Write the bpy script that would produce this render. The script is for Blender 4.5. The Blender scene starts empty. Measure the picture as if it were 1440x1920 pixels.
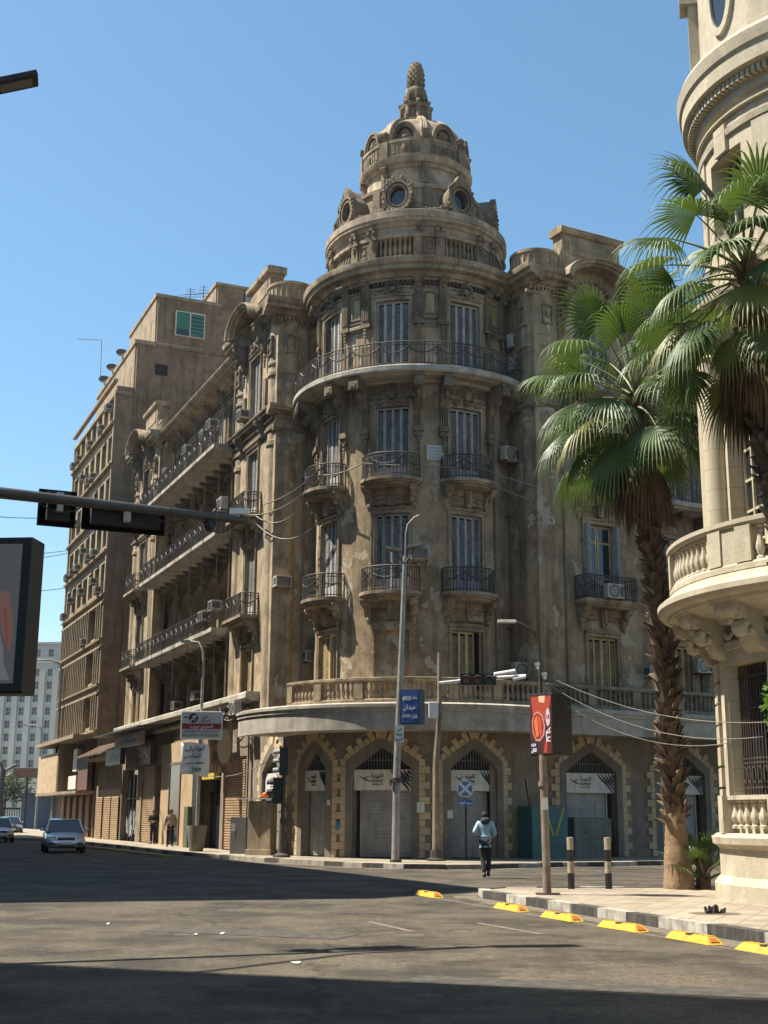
import bpy, bmesh, math, random
from math import sin, cos, pi, radians, sqrt, atan2, hypot
from mathutils import Vector, Matrix

RN = random.Random(11)
sc = bpy.context.scene
COL = sc.collection

# ------------------------------------------------------------------ camera, sky, sun, exposure
cam_d = bpy.data.cameras.new("camera")
cam = bpy.data.objects.new("camera", cam_d)
COL.objects.link(cam)
cam_d.sensor_fit = 'VERTICAL'
cam_d.sensor_height = 32.0
cam_d.lens = 32.0 * 2400 / 1920
cam_d.clip_start = 0.1
cam_d.clip_end = 3000
cam.location = (0, 0, 1.6)
cam.rotation_euler = (Matrix.Rotation(radians(90) + math.atan(571 / 2400), 3, 'X') @ Matrix.Rotation(.006, 3, 'Z')).to_euler()
sc.camera = cam

SUN_EL = radians(57.9)
SDIR = Vector((-0.996 * cos(SUN_EL), 0.087 * cos(SUN_EL), sin(SUN_EL)))
w = bpy.data.worlds.new("World")
sc.world = w
w.use_nodes = True
nt = w.node_tree
nt.nodes.clear()
sky = nt.nodes.new('ShaderNodeTexSky')
sky.sky_type = 'NISHITA'
sky.sun_disc = False
sky.sun_elevation = SUN_EL
sky.sun_rotation = atan2(-0.996, 0.087)
sky.air_density = 1.0
sky.dust_density = .6
sky.ozone_density = 2.2
bg = nt.nodes.new('ShaderNodeBackground')
bg.inputs[1].default_value = 0.084
wo = nt.nodes.new('ShaderNodeOutputWorld')
hs = nt.nodes.new('ShaderNodeHueSaturation')
hs.inputs['Hue'].default_value = .486
hs.inputs['Saturation'].default_value = 1.10
nt.links.new(sky.outputs[0], hs.inputs['Color'])
nt.links.new(hs.outputs[0], bg.inputs[0])
nt.links.new(bg.outputs[0], wo.inputs[0])
sun_d = bpy.data.lights.new("sun", 'SUN')
sun_d.energy = 5.0
sun_d.angle = radians(0.5)
sun_d.color = (1.0, 0.93, 0.80)
sun = bpy.data.objects.new("sun", sun_d)
COL.objects.link(sun)
sun.rotation_euler = SDIR.to_track_quat('Z', 'Y').to_euler()
sc.view_settings.view_transform = 'Standard'
sc.view_settings.look = 'None'
sc.view_settings.gamma = 1
sc.view_settings.exposure = 1.22


# ------------------------------------------------------------------ mesh helpers
def line_frame(ox, oy, ux, uy, nx, ny):
    return lambda s, d, z: (ox + ux * s + nx * d, oy + uy * s + ny * d, z)


def arc_frame(cx, cy, r):
    return lambda s, d, z: (cx + (r + d) * sin(s / r), cy - (r + d) * cos(s / r), z)


def root_of(o):
    while o.parent:
        o = o.parent
    return o


class MB:
    def __init__(self, fr=None):
        self.v = []
        self.f = []
        self.m = []
        self.fr = fr
        self.mi = 0
        self.want = {}
        self.isl = []

    def oquad(self, a, b, c, d, n):
        """quad whose normal must point along the local direction n"""
        self.add([a, b, c, d], [(0, 1, 2, 3)])
        m = tuple(sum(q[i] for q in (a, b, c, d)) / 4 for i in range(3))
        e = tuple(m[i] + n[i] * .01 for i in range(3))
        p, q = (self.fr(*m), self.fr(*e)) if self.fr else (m, e)
        self.want[len(self.f) - 1] = (q[0] - p[0], q[1] - p[1], q[2] - p[2])

    def add(self, vs, fs):
        n = len(self.v)
        fr = self.fr
        self.isl.append((fr, [min(p[i] for p in vs) for i in range(3)], [max(p[i] for p in vs) for i in range(3)], n, n + len(vs), len(self.f), len(self.f) + len(fs)))
        self.v += [fr(*p) for p in vs] if fr else [tuple(p) for p in vs]
        for f in fs:
            self.f.append(tuple(i + n for i in f))
            self.m.append(self.mi)

    def box(self, x0, x1, y0, y1, z0, z1, n=1):
        self.prism([(y0, z0), (y1, z0), (y1, z1), (y0, z1)], x0, x1, n)

    def prism(self, prof, x0, x1, n=1, cap=True):
        k = len(prof)
        vs = []
        for i in range(n + 1):
            x = x0 + (x1 - x0) * i / n
            vs += [(x, p[0], p[1]) for p in prof]
        fs = []
        for i in range(n):
            for j in range(k):
                a = i * k + j
                b = i * k + (j + 1) % k
                fs.append((a, b, b + k, a + k))
        if cap:
            fs.append(tuple(range(k)))
            fs.append(tuple(n * k + j for j in range(k)))
        self.add(vs, fs)

    def quad(self, a, b, c, d):
        self.add([a, b, c, d], [(0, 1, 2, 3)])

    def poly(self, pts, z0, z1):
        """vertical prism from plan polygon"""
        k = len(pts)
        vs = [(x, y, z0) for x, y in pts] + [(x, y, z1) for x, y in pts]
        fs = [(j, (j + 1) % k, (j + 1) % k + k, j + k) for j in range(k)]
        fs += [tuple(range(k)), tuple(range(k, 2 * k))]
        self.add(vs, fs)

    def face_poly(self, pts, y0, y1):
        """prism of an (x,z) outline between depths y0..y1"""
        k = len(pts)
        vs = [(x, y0, z) for x, z in pts] + [(x, y1, z) for x, z in pts]
        fs = [(j, (j + 1) % k, (j + 1) % k + k, j + k) for j in range(k)]
        fs += [tuple(range(k)), tuple(range(k, 2 * k))]
        self.add(vs, fs)

    def lathe(self, x, y, z, prof, k=10, a0=0.0, a1=2 * pi, sx=1, sy=1):
        full = abs(a1 - a0 - 2 * pi) < 1e-6
        m = k if full else k + 1
        vs = []
        for i in range(m):
            a = a0 + (a1 - a0) * i / k
            for r, h in prof:
                vs.append((x + r * sin(a) * sx, y - r * cos(a) * sy, z + h))
        n = len(prof)
        fs = []
        for i in range(k):
            for j in range(n - 1):
                p = i * n + j
                q = ((i + 1) % m) * n + j
                fs.append((p, q, q + 1, p + 1))
        self.add(vs, fs)

    def tube(self, pts, r, k=6, cap=True):
        pts = [Vector(p) for p in pts]
        rr = r if isinstance(r, (list, tuple)) else [r] * len(pts)
        vs = []
        prev = None
        for i, p in enumerate(pts):
            t = (pts[min(i + 1, len(pts) - 1)] - pts[max(i - 1, 0)])
            if t.length < 1e-9:
                t = Vector((0, 0, 1))
            t.normalize()
            if prev is None:
                up = Vector((0, 0, 1)) if abs(t.z) < .9 else Vector((1, 0, 0))
                a = t.cross(up).normalized()
            else:
                a = (prev - t * prev.dot(t))
                a = a.normalized() if a.length > 1e-6 else t.orthogonal().normalized()
            prev = a
            b = t.cross(a)
            for j in range(k):
                g = 2 * pi * j / k
                vs.append(tuple(p + (a * cos(g) + b * sin(g)) * rr[i]))
        fs = []
        for i in range(len(pts) - 1):
            for j in range(k):
                q = i * k + j
                s = i * k + (j + 1) % k
                fs.append((q, s, s + k, q + k))
        if cap:
            fs.append(tuple(range(k)))
            fs.append(tuple((len(pts) - 1) * k + j for j in range(k)))
        self.add(vs, fs)

    def ball(self, x, y, z, rx, ry=None, rz=None, k=6, m=4):
        ry = rx if ry is None else ry
        rz = rx if rz is None else rz
        vs = []
        for i in range(m + 1):
            t = pi * i / m
            for j in range(k):
                a = 2 * pi * j / k
                vs.append((x + rx * sin(t) * cos(a), y + ry * sin(t) * sin(a), z - rz * cos(t)))
        fs = []
        for i in range(m):
            for j in range(k):
                a = i * k + j
                b = i * k + (j + 1) % k
                fs.append((a, b, b + k, a + k))
        self.add(vs, fs)

    def clusters(self, gap):
        """groups of pieces that do not touch each other"""
        L = self.isl
        par = list(range(len(L)))

        def find(i):
            while par[i] != i:
                par[i] = par[par[i]]
                i = par[i]
            return i
        for i in range(len(L)):
            a = L[i]
            for j in range(i):
                b = L[j]
                if a[0] is b[0] and all(a[1][k] - gap <= b[2][k] and b[1][k] - gap <= a[2][k] for k in range(3)):
                    par[find(i)] = find(j)
        out = {}
        for i in range(len(L)):
            out.setdefault(find(i), []).append(L[i])
        return list(out.values())

    def build(self, name, mat, parent=None, smooth=False, bevel=0, weld=True, split=None):
        if split is not None:
            cl_ = self.clusters(split)
            if 1 < len(cl_) <= 98:
                res = []
                for c in cl_:
                    q = MB()
                    for (_, _, _, v0, v1, f0, f1) in c:
                        n = len(q.v) - v0
                        for k in range(f0, f1):
                            if k in self.want:
                                q.want[len(q.f) + k - f0] = self.want[k]
                        q.v += self.v[v0:v1]
                        q.f += [tuple(i + n for i in f) for f in self.f[f0:f1]]
                        q.m += self.m[f0:f1]
                    res.append(q.build(name, mat, parent, smooth, bevel, weld))
                return res[0]
        me = bpy.data.meshes.new(name)
        off = root_of(parent).location if parent else Vector((0, 0, 0))
        ox, oy, oz = off
        me.from_pydata([(a - ox, b - oy, c - oz) for a, b, c in self.v], [], self.f)
        mats = mat if isinstance(mat, (list, tuple)) else [mat]
        for m_ in mats:
            me.materials.append(m_)
        if len(mats) > 1:
            me.polygons.foreach_set('material_index', self.m)
        bm = bmesh.new()
        bm.from_mesh(me)
        bmesh.ops.recalc_face_normals(bm, faces=bm.faces)
        if self.want:
            bm.faces.ensure_lookup_table()
            bm.normal_update()
            for i, wv in self.want.items():
                f = bm.faces[i]
                if f.normal.dot(Vector(wv)) < 0:
                    f.normal_flip()
        if weld:
            bmesh.ops.remove_doubles(bm, verts=bm.verts, dist=0.0004)
        bm.to_mesh(me)
        bm.free()
        if smooth:
            me.polygons.foreach_set('use_smooth', [True] * len(me.polygons))
            if smooth is not True:
                me.set_sharp_from_angle(angle=radians(smooth))
        o = bpy.data.objects.new(name, me)
        COL.objects.link(o)
        if parent:
            o.parent = parent
        if bevel:
            b = o.modifiers.new('b', 'BEVEL')
            b.width = bevel
            b.segments = 2
            b.limit_method = 'ANGLE'
        return o


def tag(o, label=None, cat=None, group=None, kind=None):
    if label:
        o['label'] = label
    if cat:
        o['category'] = cat
    if group:
        o['group'] = group
    if kind:
        o['kind'] = kind
    return o


def thing(name, label, cat, loc=(0, 0, 0), group=None):
    o = bpy.data.objects.new(name, None)
    COL.objects.link(o)
    o.location = loc
    o.empty_display_size = .3
    return tag(o, label, cat, group)


def dup(root, loc, rz=0, label=None, scale=None):
    def cp(o, par):
        c = o.copy()
        COL.objects.link(c)
        if par:
            c.parent = par
        for ch in o.children:
            cp(ch, c)
        return c
    r = cp(root, None)
    r.location = loc
    r.rotation_euler = (0, 0, rz)
    if scale:
        r.scale = scale
    if label:
        r['label'] = label
    return r


# ------------------------------------------------------------------ materials
def new_mat(name):
    m = bpy.data.materials.new(name)
    m.use_nodes = True
    n = m.node_tree
    b = n.nodes['Principled BSDF']
    return m, n, b


def nd(n, t, **kw):
    x = n.nodes.new(t)
    for k, v in kw.items():
        if k.startswith('i_'):
            x.inputs[k[2:].replace('_', ' ')].default_value = v
        else:
            setattr(x, k, v)
    return x


def coords(n, scale=(1, 1, 1), kind='Object'):
    tc = nd(n, 'ShaderNodeTexCoord')
    mp = nd(n, 'ShaderNodeMapping')
    mp.inputs['Scale'].default_value = scale
    n.links.new(tc.outputs[kind], mp.inputs[0])
    return mp.outputs[0]


def noise(n, vec, scale, detail=6, rough=.6):
    x = nd(n, 'ShaderNodeTexNoise')
    x.inputs['Scale'].default_value = scale
    x.inputs['Detail'].default_value = detail
    x.inputs['Roughness'].default_value = rough
    n.links.new(vec, x.inputs['Vector'])
    return x.outputs[0]


def ramp(n, fac, a, b, c0=(0, 0, 0, 1), c1=(1, 1, 1, 1)):
    r = nd(n, 'ShaderNodeValToRGB')
    r.color_ramp.elements[0].position = a
    r.color_ramp.elements[1].position = b
    r.color_ramp.elements[0].color = c0
    r.color_ramp.elements[1].color = c1
    n.links.new(fac, r.inputs[0])
    return r.outputs[0]


def mix(n, fac, a, b, mode='MIX'):
    x = nd(n, 'ShaderNodeMix', data_type='RGBA', blend_type=mode)
    if isinstance(fac, (int, float)):
        x.inputs[0].default_value = fac
    else:
        n.links.new(fac, x.inputs[0])
    for i, c in ((6, a), (7, b)):
        if isinstance(c, (tuple, list)):
            x.inputs[i].default_value = (*c[:3], 1)
        else:
            n.links.new(c, x.inputs[i])
    return x.outputs[2]


def mult(n, a, b):
    x = nd(n, 'ShaderNodeMath', operation='MULTIPLY')
    for i, c in ((0, a), (1, b)):
        if isinstance(c, (int, float)):
            x.inputs[i].default_value = c
        else:
            n.links.new(c, x.inputs[i])
    return x.outputs[0]


def bump(n, b, h, strength=.4, dist=.02):
    x = nd(n, 'ShaderNodeBump')
    x.inputs['Strength'].default_value = strength
    x.inputs['Distance'].default_value = dist
    n.links.new(h, x.inputs['Height'])
    n.links.new(x.outputs[0], b.inputs['Normal'])


def simple(name, col, rough=.6, metal=0, var=.25, scale=6, bmp=0, dirt=None, dirt_amt=.5, spec=.5):
    m, n, b = new_mat(name)
    v = coords(n)
    c = (*col, 1)
    dk = tuple(x * (1 - var) for x in col)
    f = noise(n, v, scale, 5)
    out = mix(n, ramp(n, f, .35, .65), dk, col)
    if dirt:
        g = noise(n, coords(n, (2.2, 2.2, .5)), 2.3, 7, .7)
        out = mix(n, mult(n, ramp(n, g, .45, .68), dirt_amt), out, dirt)
    n.links.new(out, b.inputs['Base Color'])
    b.inputs['Roughness'].default_value = rough
    b.inputs['Metallic'].default_value = metal
    b.inputs['Specular IOR Level'].default_value = spec
    if bmp:
        bump(n, b, noise(n, v, scale * 6, 5), bmp, .01)
    return m


def stucco(name, base, dark, peel=None, peel_at=.62, streak=.75, rib=0, rough=.9, grime=(.055, .045, .035)):
    """old render: large stains, vertical run-off streaks, flaked patches of paler undercoat"""
    m, n, b = new_mat(name)
    v = coords(n)
    big = noise(n, v, .32, 6, .62)
    med = noise(n, v, 2.1, 8, .65)
    fine = noise(n, v, 17, 6, .7)
    st = noise(n, coords(n, (1.7, 1.7, .10)), 1.5, 8, .68)
    c = mix(n, ramp(n, big, .36, .64), tuple(.45 * x + .55 * y for x, y in zip(base, dark)), base)
    c = mix(n, mult(n, ramp(n, med, .46, .66), .65), c, tuple(min(1, x * 1.32) for x in base))
    md2 = noise(n, coords(n, (1, 1, .7)), 1.25, 9, .72)
    c = mix(n, mult(n, ramp(n, md2, .46, .60), .8), c, dark)
    c = mix(n, mult(n, ramp(n, st, .49, .68), streak * .8), c, grime)
    st2 = noise(n, coords(n, (4.5, 4.5, .16)), 2.0, 6, .6)
    c = mix(n, mult(n, ramp(n, st2, .58, .75), .22), c, tuple(min(1, x * 1.7) for x in base))
    h = fine
    if peel:
        pn = noise(n, coords(n, (1, 1, .8)), .9, 9, .62)
        pf = ramp(n, pn, peel_at, peel_at + .012)
        pc = mix(n, med, peel, tuple(x * .72 for x in peel))
        c = mix(n, pf, c, pc)
        a = nd(n, 'ShaderNodeMath', operation='ADD')
        n.links.new(fine, a.inputs[0])
        n.links.new(mult(n, pf, -1.2), a.inputs[1])
        h = a.outputs[0]
    c = mix(n, mult(n, ramp(n, fine, .3, .7), .3), c, tuple(x * .6 for x in base))
    n.links.new(c, b.inputs['Base Color'])
    b.inputs['Roughness'].default_value = rough
    b.inputs['Specular IOR Level'].default_value = .2
    bump(n, b, h, .55, .018)
    return m


M = {}
M['stucco'] = stucco('aged_stucco', (.375, .280, .175), (.155, .112, .070), (.48, .42, .31), .575, streak=.7)
M['trim'] = stucco('stone_trim', (.37, .288, .19), (.115, .088, .060), None, streak=.65)
M['dome'] = stucco('dome_stone', (.40, .32, .225), (.14, .11, .08), None, streak=.6)
M['carve'] = stucco('sooty_carving', (.24, .19, .13), (.065, .051, .036), None, streak=.85)
M['carve2'] = stucco('dark_dome_carving', (.26, .205, .14), (.075, .058, .042), None, streak=.85)
M['fascia'] = stucco('grey_fascia', (.42, .385, .32), (.23, .205, .165), None, streak=.6, grime=(.15, .13, .105))
M['ground'] = stucco('ground_render', (.25, .205, .155), (.165, .135, .10), None, streak=.35)
M['gframe'] = stucco('grey_architrave', (.20, .175, .14), (.15, .13, .105), None, streak=.3)
M['block'] = simple('yellow_stone_block', (.56, .43, .27), .85, var=.25, scale=2.2, bmp=.3, dirt=(.22, .17, .11), dirt_amt=.5)
M['left'] = stucco('left_wing_stucco', (.40, .32, .215), (.17, .13, .085), (.50, .44, .34), .64, streak=.72)
M['leftdark'] = stucco('shaded_stained_wall', (.25, .19, .12), (.085, .062, .040), (.40, .35, .26), .66, streak=.9)  # left wing stucco darkened: loggia shade put into the colour, with stains
M['iron'] = simple('iron_rail', (.062, .057, .05), .6, .3, .4, 9, dirt=(.12, .075, .04), dirt_amt=.5)
M['ironw'] = simple('iron_rail_grey', (.10, .10, .105), .6, .2, .4, 9, dirt=(.05, .04, .03), dirt_amt=.6)
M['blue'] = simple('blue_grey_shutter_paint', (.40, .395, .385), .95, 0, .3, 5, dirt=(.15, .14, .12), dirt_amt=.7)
M['bluedk'] = simple('blue_grey_louvre', (.235, .225, .21), .95, 0, .35, 5, dirt=(.035, .03, .028), dirt_amt=.7)  # slats darker than the stiles: gap shade put into the colour, plus dirt
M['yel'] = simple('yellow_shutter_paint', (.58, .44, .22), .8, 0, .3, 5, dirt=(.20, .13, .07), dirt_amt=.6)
M['yeldk'] = simple('yellow_louvre', (.33, .235, .115), .8, 0, .35, 5, dirt=(.05, .035, .02), dirt_amt=.7)  # same darkening here: shade between slats is in the colour, plus dirt
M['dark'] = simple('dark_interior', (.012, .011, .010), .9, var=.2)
M['glass'] = simple('dark_glass', (.02, .025, .03), .08, 0, .3, 2, spec=.8)
M['ac'] = simple('off_white_ac_case', (.42, .40, .34), .55, 0, .2, 5, dirt=(.14, .11, .07), dirt_amt=.75)
M['acdk'] = simple('ac_grille', (.07, .068, .062), .6, 0, .3, 10)
M['shut'] = simple('roller_shutter_steel', (.38, .38, .37), .5, .35, .2, 3, dirt=(.12, .10, .08), dirt_amt=.45)
M['board'] = simple('shop_board_grey', (.62, .60, .54), .5, 0, .1, 2, dirt=(.2, .18, .15), dirt_amt=.4)
M['black'] = simple('black_paint', (.012, .012, .013), .5, 0, .3, 5)
M['white'] = simple('white_paint', (.72, .72, .70), .5, 0, .1, 5)
M['pole'] = simple('galvanised_pole', (.36, .345, .31), .5, .35, .3, 4, dirt=(.13, .095, .06), dirt_amt=.6)
M['rust'] = simple('rusty_pole', (.27, .22, .165), .7, .2, .4, 3, dirt=(.15, .075, .035), dirt_amt=.8)
M['darkpole'] = simple('dark_pole', (.07, .062, .055), .6, .3, .35, 5, dirt=(.13, .07, .04), dirt_amt=.5)
M['cable'] = simple('cable', (.20, .185, .155), .7, 0, .3, 3)
M['cabledk'] = simple('dark_cable', (.03, .028, .026), .7, 0, .3, 3)
M['armgrey'] = simple('weathered_dark_steel', (.075, .072, .067), .5, .3, .3, 3, dirt=(.05, .045, .04), dirt_amt=.5)
M['asphalt_y'] = simple('yellow_plastic', (.66, .39, .03), .6, 0, .3, 6, dirt=(.16, .11, .05), dirt_amt=.75)
M['red'] = simple('red_reflector', (.42, .12, .03), .6, dirt=(.2, .1, .04), dirt_amt=.6)


# ------------------------------------------------------------------ ground
def mat_asphalt():
    m, n, b = new_mat('asphalt')
    v = coords(n)
    big = noise(n, v, .10, 6, .6)
    lane = noise(n, coords(n, (1.0, .12, 1)), .9, 6, .6)
    agg = noise(n, v, 22, 3, .9)
    grit = noise(n, v, 9, 6, .9)
    c = mix(n, ramp(n, big, .35, .65), (.084, .069, .049), (.122, .100, .070))
    c = mix(n, mult(n, ramp(n, lane, .40, .62), .3), c, (.094, .081, .060))
    mm = noise(n, v, .55, 10, .74)
    c = mix(n, mult(n, ramp(n, mm, .48, .64), .28), c, (.055, .047, .036))
    c = mix(n, mult(n, ramp(n, grit, .50, .66), .7), c, (.215, .172, .116))
    c = mix(n, mult(n, ramp(n, grit, .50, .36), .65), c, (.030, .025, .020))
    c = mix(n, mult(n, ramp(n, agg, .52, .70), .7), c, (.26, .205, .135))
    # dusty, wind-blown patches and oil drips
    du = noise(n, v, .33, 9, .7)
    c = mix(n, mult(n, ramp(n, du, .50, .75), .2), c, (.16, .13, .09))
    oil = nd(n, 'ShaderNodeTexVoronoi')
    oil.inputs['Scale'].default_value = .8
    n.links.new(v, oil.inputs['Vector'])
    c = mix(n, mult(n, ramp(n, oil.outputs['Distance'], .16, .05), mult(n, ramp(n, mm, .42, .6), .8)), c, (.022, .019, .016))
    crv = nd(n, 'ShaderNodeTexVoronoi', feature='DISTANCE_TO_EDGE')
    crv.inputs['Scale'].default_value = .16
    dv = nd(n, 'ShaderNodeVectorMath', operation='ADD')
    nn = nd(n, 'ShaderNodeTexNoise')
    nn.inputs['Scale'].default_value = .9
    nn.inputs['Detail'].default_value = 8
    n.links.new(v, nn.inputs['Vector'])
    n.links.new(v, dv.inputs[0])
    sc_ = nd(n, 'ShaderNodeVectorMath', operation='SCALE')
    sc_.inputs['Scale'].default_value = 1.6
    n.links.new(nn.outputs['Color'], sc_.inputs[0])
    n.links.new(sc_.outputs[0], dv.inputs[1])
    n.links.new(dv.outputs[0], crv.inputs['Vector'])
    cr = ramp(n, crv.outputs['Distance'], .0, .009, (1, 1, 1, 1), (0, 0, 0, 1))
    c = mix(n, mult(n, cr, mult(n, ramp(n, mm, .38, .52), .9)), c, (.018, .016, .014))
    n.links.new(c, b.inputs['Base Color'])
    b.inputs['Roughness'].default_value = .85
    b.inputs['Specular IOR Level'].default_value = .3
    bump(n, b, grit, .7, .02)
    return m


def mat_pave(name, base, tile=.4, dirt=(.16, .13, .10)):
    m, n, b = new_mat(name)
    tc = nd(n, 'ShaderNodeTexCoord')
    mp = nd(n, 'ShaderNodeMapping')
    mp.inputs['Rotation'].default_value = (0, 0, radians(23))
    n.links.new(tc.outputs['Object'], mp.inputs[0])
    br = nd(n, 'ShaderNodeTexBrick', offset=0)
    br.inputs['Scale'].default_value = 1
    br.inputs['Brick Width'].default_value = tile
    br.inputs['Row Height'].default_value = tile
    br.inputs['Mortar Size'].default_value = .011
    br.inputs['Color1'].default_value = (*base, 1)
    br.inputs['Color2'].default_value = (*[x * .80 for x in base], 1)
    br.inputs['Mortar'].default_value = (*[x * .42 for x in base], 1)
    n.links.new(mp.outputs[0], br.inputs['Vector'])
    v = coords(n)
    c = mix(n, mult(n, ramp(n, noise(n, v, .7, 9, .72), .42, .62), .7), br.outputs[0], dirt)
    c = mix(n, mult(n, ramp(n, noise(n, v, 11, 5, .7), .4, .7), .3), c, tuple(x * .6 for x in base))
    n.links.new(c, b.inputs['Base Color'])
    b.inputs['Roughness'].default_value = .85
    b.inputs['Specular IOR Level'].default_value = .25
    bump(n, b, br.outputs['Fac'], -.4, .01)
    return m


M['asphalt'] = mat_asphalt()
M['pave'] = mat_pave('pale_paving', (.36, .305, .23))
M['curbw'] = simple('worn_white_curb', (.46, .43, .37), .85, var=.45, scale=5, bmp=.4, dirt=(.12, .10, .08), dirt_amt=.85)
M['curbb'] = simple('worn_black_curb', (.045, .043, .04), .85, var=.4, scale=5, bmp=.4, dirt=(.16, .135, .10), dirt_amt=.5)
M['curbg'] = simple('grey_curb', (.33, .29, .23), .85, var=.4, scale=4, bmp=.4, dirt=(.10, .085, .07), dirt_amt=.7)
M['curby'] = simple('worn_yellow_curb', (.50, .33, .08), .8, var=.4, scale=5, dirt=(.10, .085, .07), dirt_amt=.7)
M['line'] = simple('worn_road_paint', (.22, .195, .15), .8, var=.5, scale=9, dirt=(.12, .10, .08), dirt_amt=1.0)

g = MB()
g.quad((-1500, -300, -.03), (1500, -300, -.03), (1500, 2200, -.03), (-1500, 2200, -.03))
tag(g.build('ground', simple('dusty_ground', (.22, .19, .14), .95, scale=.05)), kind='structure')
g = MB()
nx = 12
g.quad((-150, -30, 0), (60, -30, 0), (60, 260, 0), (-150, 260, 0))
tag(g.build('road', M['asphalt']), kind='structure')

DLX, DLY = -.397, .918          # direction of the left facade, away from the corner
NLX, NLY = -.918, -.397         # its outward normal
DRX, DRY = .880, .474           # direction of the right facade
NRX, NRY = .474, -.880
AX, AY = -4.7, 53.0             # corner of the left wing
MX, MY = 6.1, 49.4              # corner of the right wing
TX, TY = 1.35, 53.0             # axis of the round corner tower
FL = line_frame(AX, AY, DLX, DLY, NLX, NLY)
FR = line_frame(MX, MY, DRX, DRY, NRX, NRY)
FLR = line_frame(AX, AY, -NLX, -NLY, -DLX, -DLY)   # return wall of left wing
FRR = line_frame(MX, MY, -NRX, -NRY, -DRX, -DRY)   # return wall of right wing


def lw(s, d, z=0):
    return FL(s, d, z)


def curb_run(mb, pts, w, z, mats, L=1.0):
    """stones along a polyline; alternating material indices"""
    k = 0
    carry = 0
    for (x0, y0), (x1, y1) in zip(pts[:-1], pts[1:]):
        l = hypot(x1 - x0, y1 - y0)
        n = max(1, round(l / L))
        ux, uy = (x1 - x0) / l, (y1 - y0) / l
        nx_, ny_ = -uy * w, ux * w
        for i in range(n):
            a, b_ = l * i / n + .006, l * (i + 1) / n - .006
            dz = RN.uniform(-.008, .008)
            dn = RN.uniform(-.012, .012) - .16
            mb.mi = mats[k % len(mats)]
            k += 1
            p = [(x0 + ux * a + dn * nx_, y0 + uy * a + dn * ny_), (x0 + ux * b_ + dn * nx_, y0 + uy * b_ + dn * ny_)]
            mb.poly([p[0], p[1], (p[1][0] + nx_, p[1][1] + ny_), (p[0][0] + nx_, p[0][1] + ny_)], -.02, z + dz)


# pavement round the corner building: curb line from far left, round the corner, to far right
cl = [lw(95, 3.4)[:2], lw(60, 3.2)[:2], lw(30, 2.9)[:2], lw(14, 2.7)[:2], lw(4, 2.9)[:2], (-5.2, 48.6), (-3.6, 46.2), (-1.9, 44.1), (-.6, 42.6),
      (.7, 41.7), (2.0, 41.5), (3.3, 42.0), (4.4, 43.0), (6.0, 44.1), (11.5, 47.1), (24, 53.8), (45, 65.1)]
inner = [(45, 82), (24, 66), (6, 60), (-3, 62), lw(40, -4)[:2], lw(95, -4)[:2]]
p = MB()
p.poly(cl + inner, -.02, .14)
tag(p.build('pavement', M['pave']), kind='structure')
cb = MB()
curb_run(cb, cl[:5], .22, .15, [0, 1, 2], 1.1)
curb_run(cb, cl[4:9], .22, .15, [2, 2, 1, 2], 1.0)
curb_run(cb, cl[8:], .22, .15, [1, 0, 1, 2], 1.0)
tag(cb.build('kerb', [M['curbw'], M['curbb'], M['curbg']]), kind='structure')
# yellow painted strip of kerb in the road on the left
cy = MB()
curb_run(cy, [lw(17, 4.4)[:2], lw(7.5, 4.2)[:2], lw(-.5, 4.2)[:2]], .24, .11, [0, 1, 0, 0], 1.3)
tag(cy.build('divider_kerb', [M['curby'], M['curbg']]), kind='structure')

# pavement of the cream building
cr = [(5.9, 14.0), (5.02, 17.5), (4.2, 20.2), (3.3, 23.1), (2.45, 25.9), (2.08, 27.0), (2.05, 27.8), (2.5, 28.4), (3.3, 28.6), (5.2, 28.7), (8, 29.4), (14, 32.6), (30, 41.3)]
p = MB()
p.poly([(7.2, 9.5)] + cr + [(34, 30), (30, 5)], -.02, .14)
tag(p.build('pavement', M['pave']), kind='structure')
cb = MB()
cr2 = [(7.2, 9.5)] + cr
curb_run(cb, cr2[::-1], .22, .155, [1, 0], 1.15)
tag(cb.build('kerb', [M['curbw'], M['curbb']]), kind='structure')

# faded lane lines
def strip(mb, x0, y0, x1, y1, w_, z=.004):
    l = hypot(x1 - x0, y1 - y0)
    nx_, ny_ = -(y1 - y0) / l * w_ / 2, (x1 - x0) / l * w_ / 2
    mb.quad((x0 + nx_, y0 + ny_, z), (x1 + nx_, y1 + ny_, z), (x1 - nx_, y1 - ny_, z), (x0 - nx_, y0 - ny_, z))


lm = MB()
strip(lm, .75, 28.0, 4.85, 15.6, .07)
strip(lm, 1.49, 20.8, 2.25, 18.9, .09)
strip(lm, -.2, 20.9, .45, 19.2, .10)
strip(lm, -9.6, 46.0, -10.9, 49.6, .12)
strip(lm, -12.5, 53.6, -13.8, 57.2, .12)
tag(lm.build('road_marking', M['line']), kind='structure')

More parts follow.
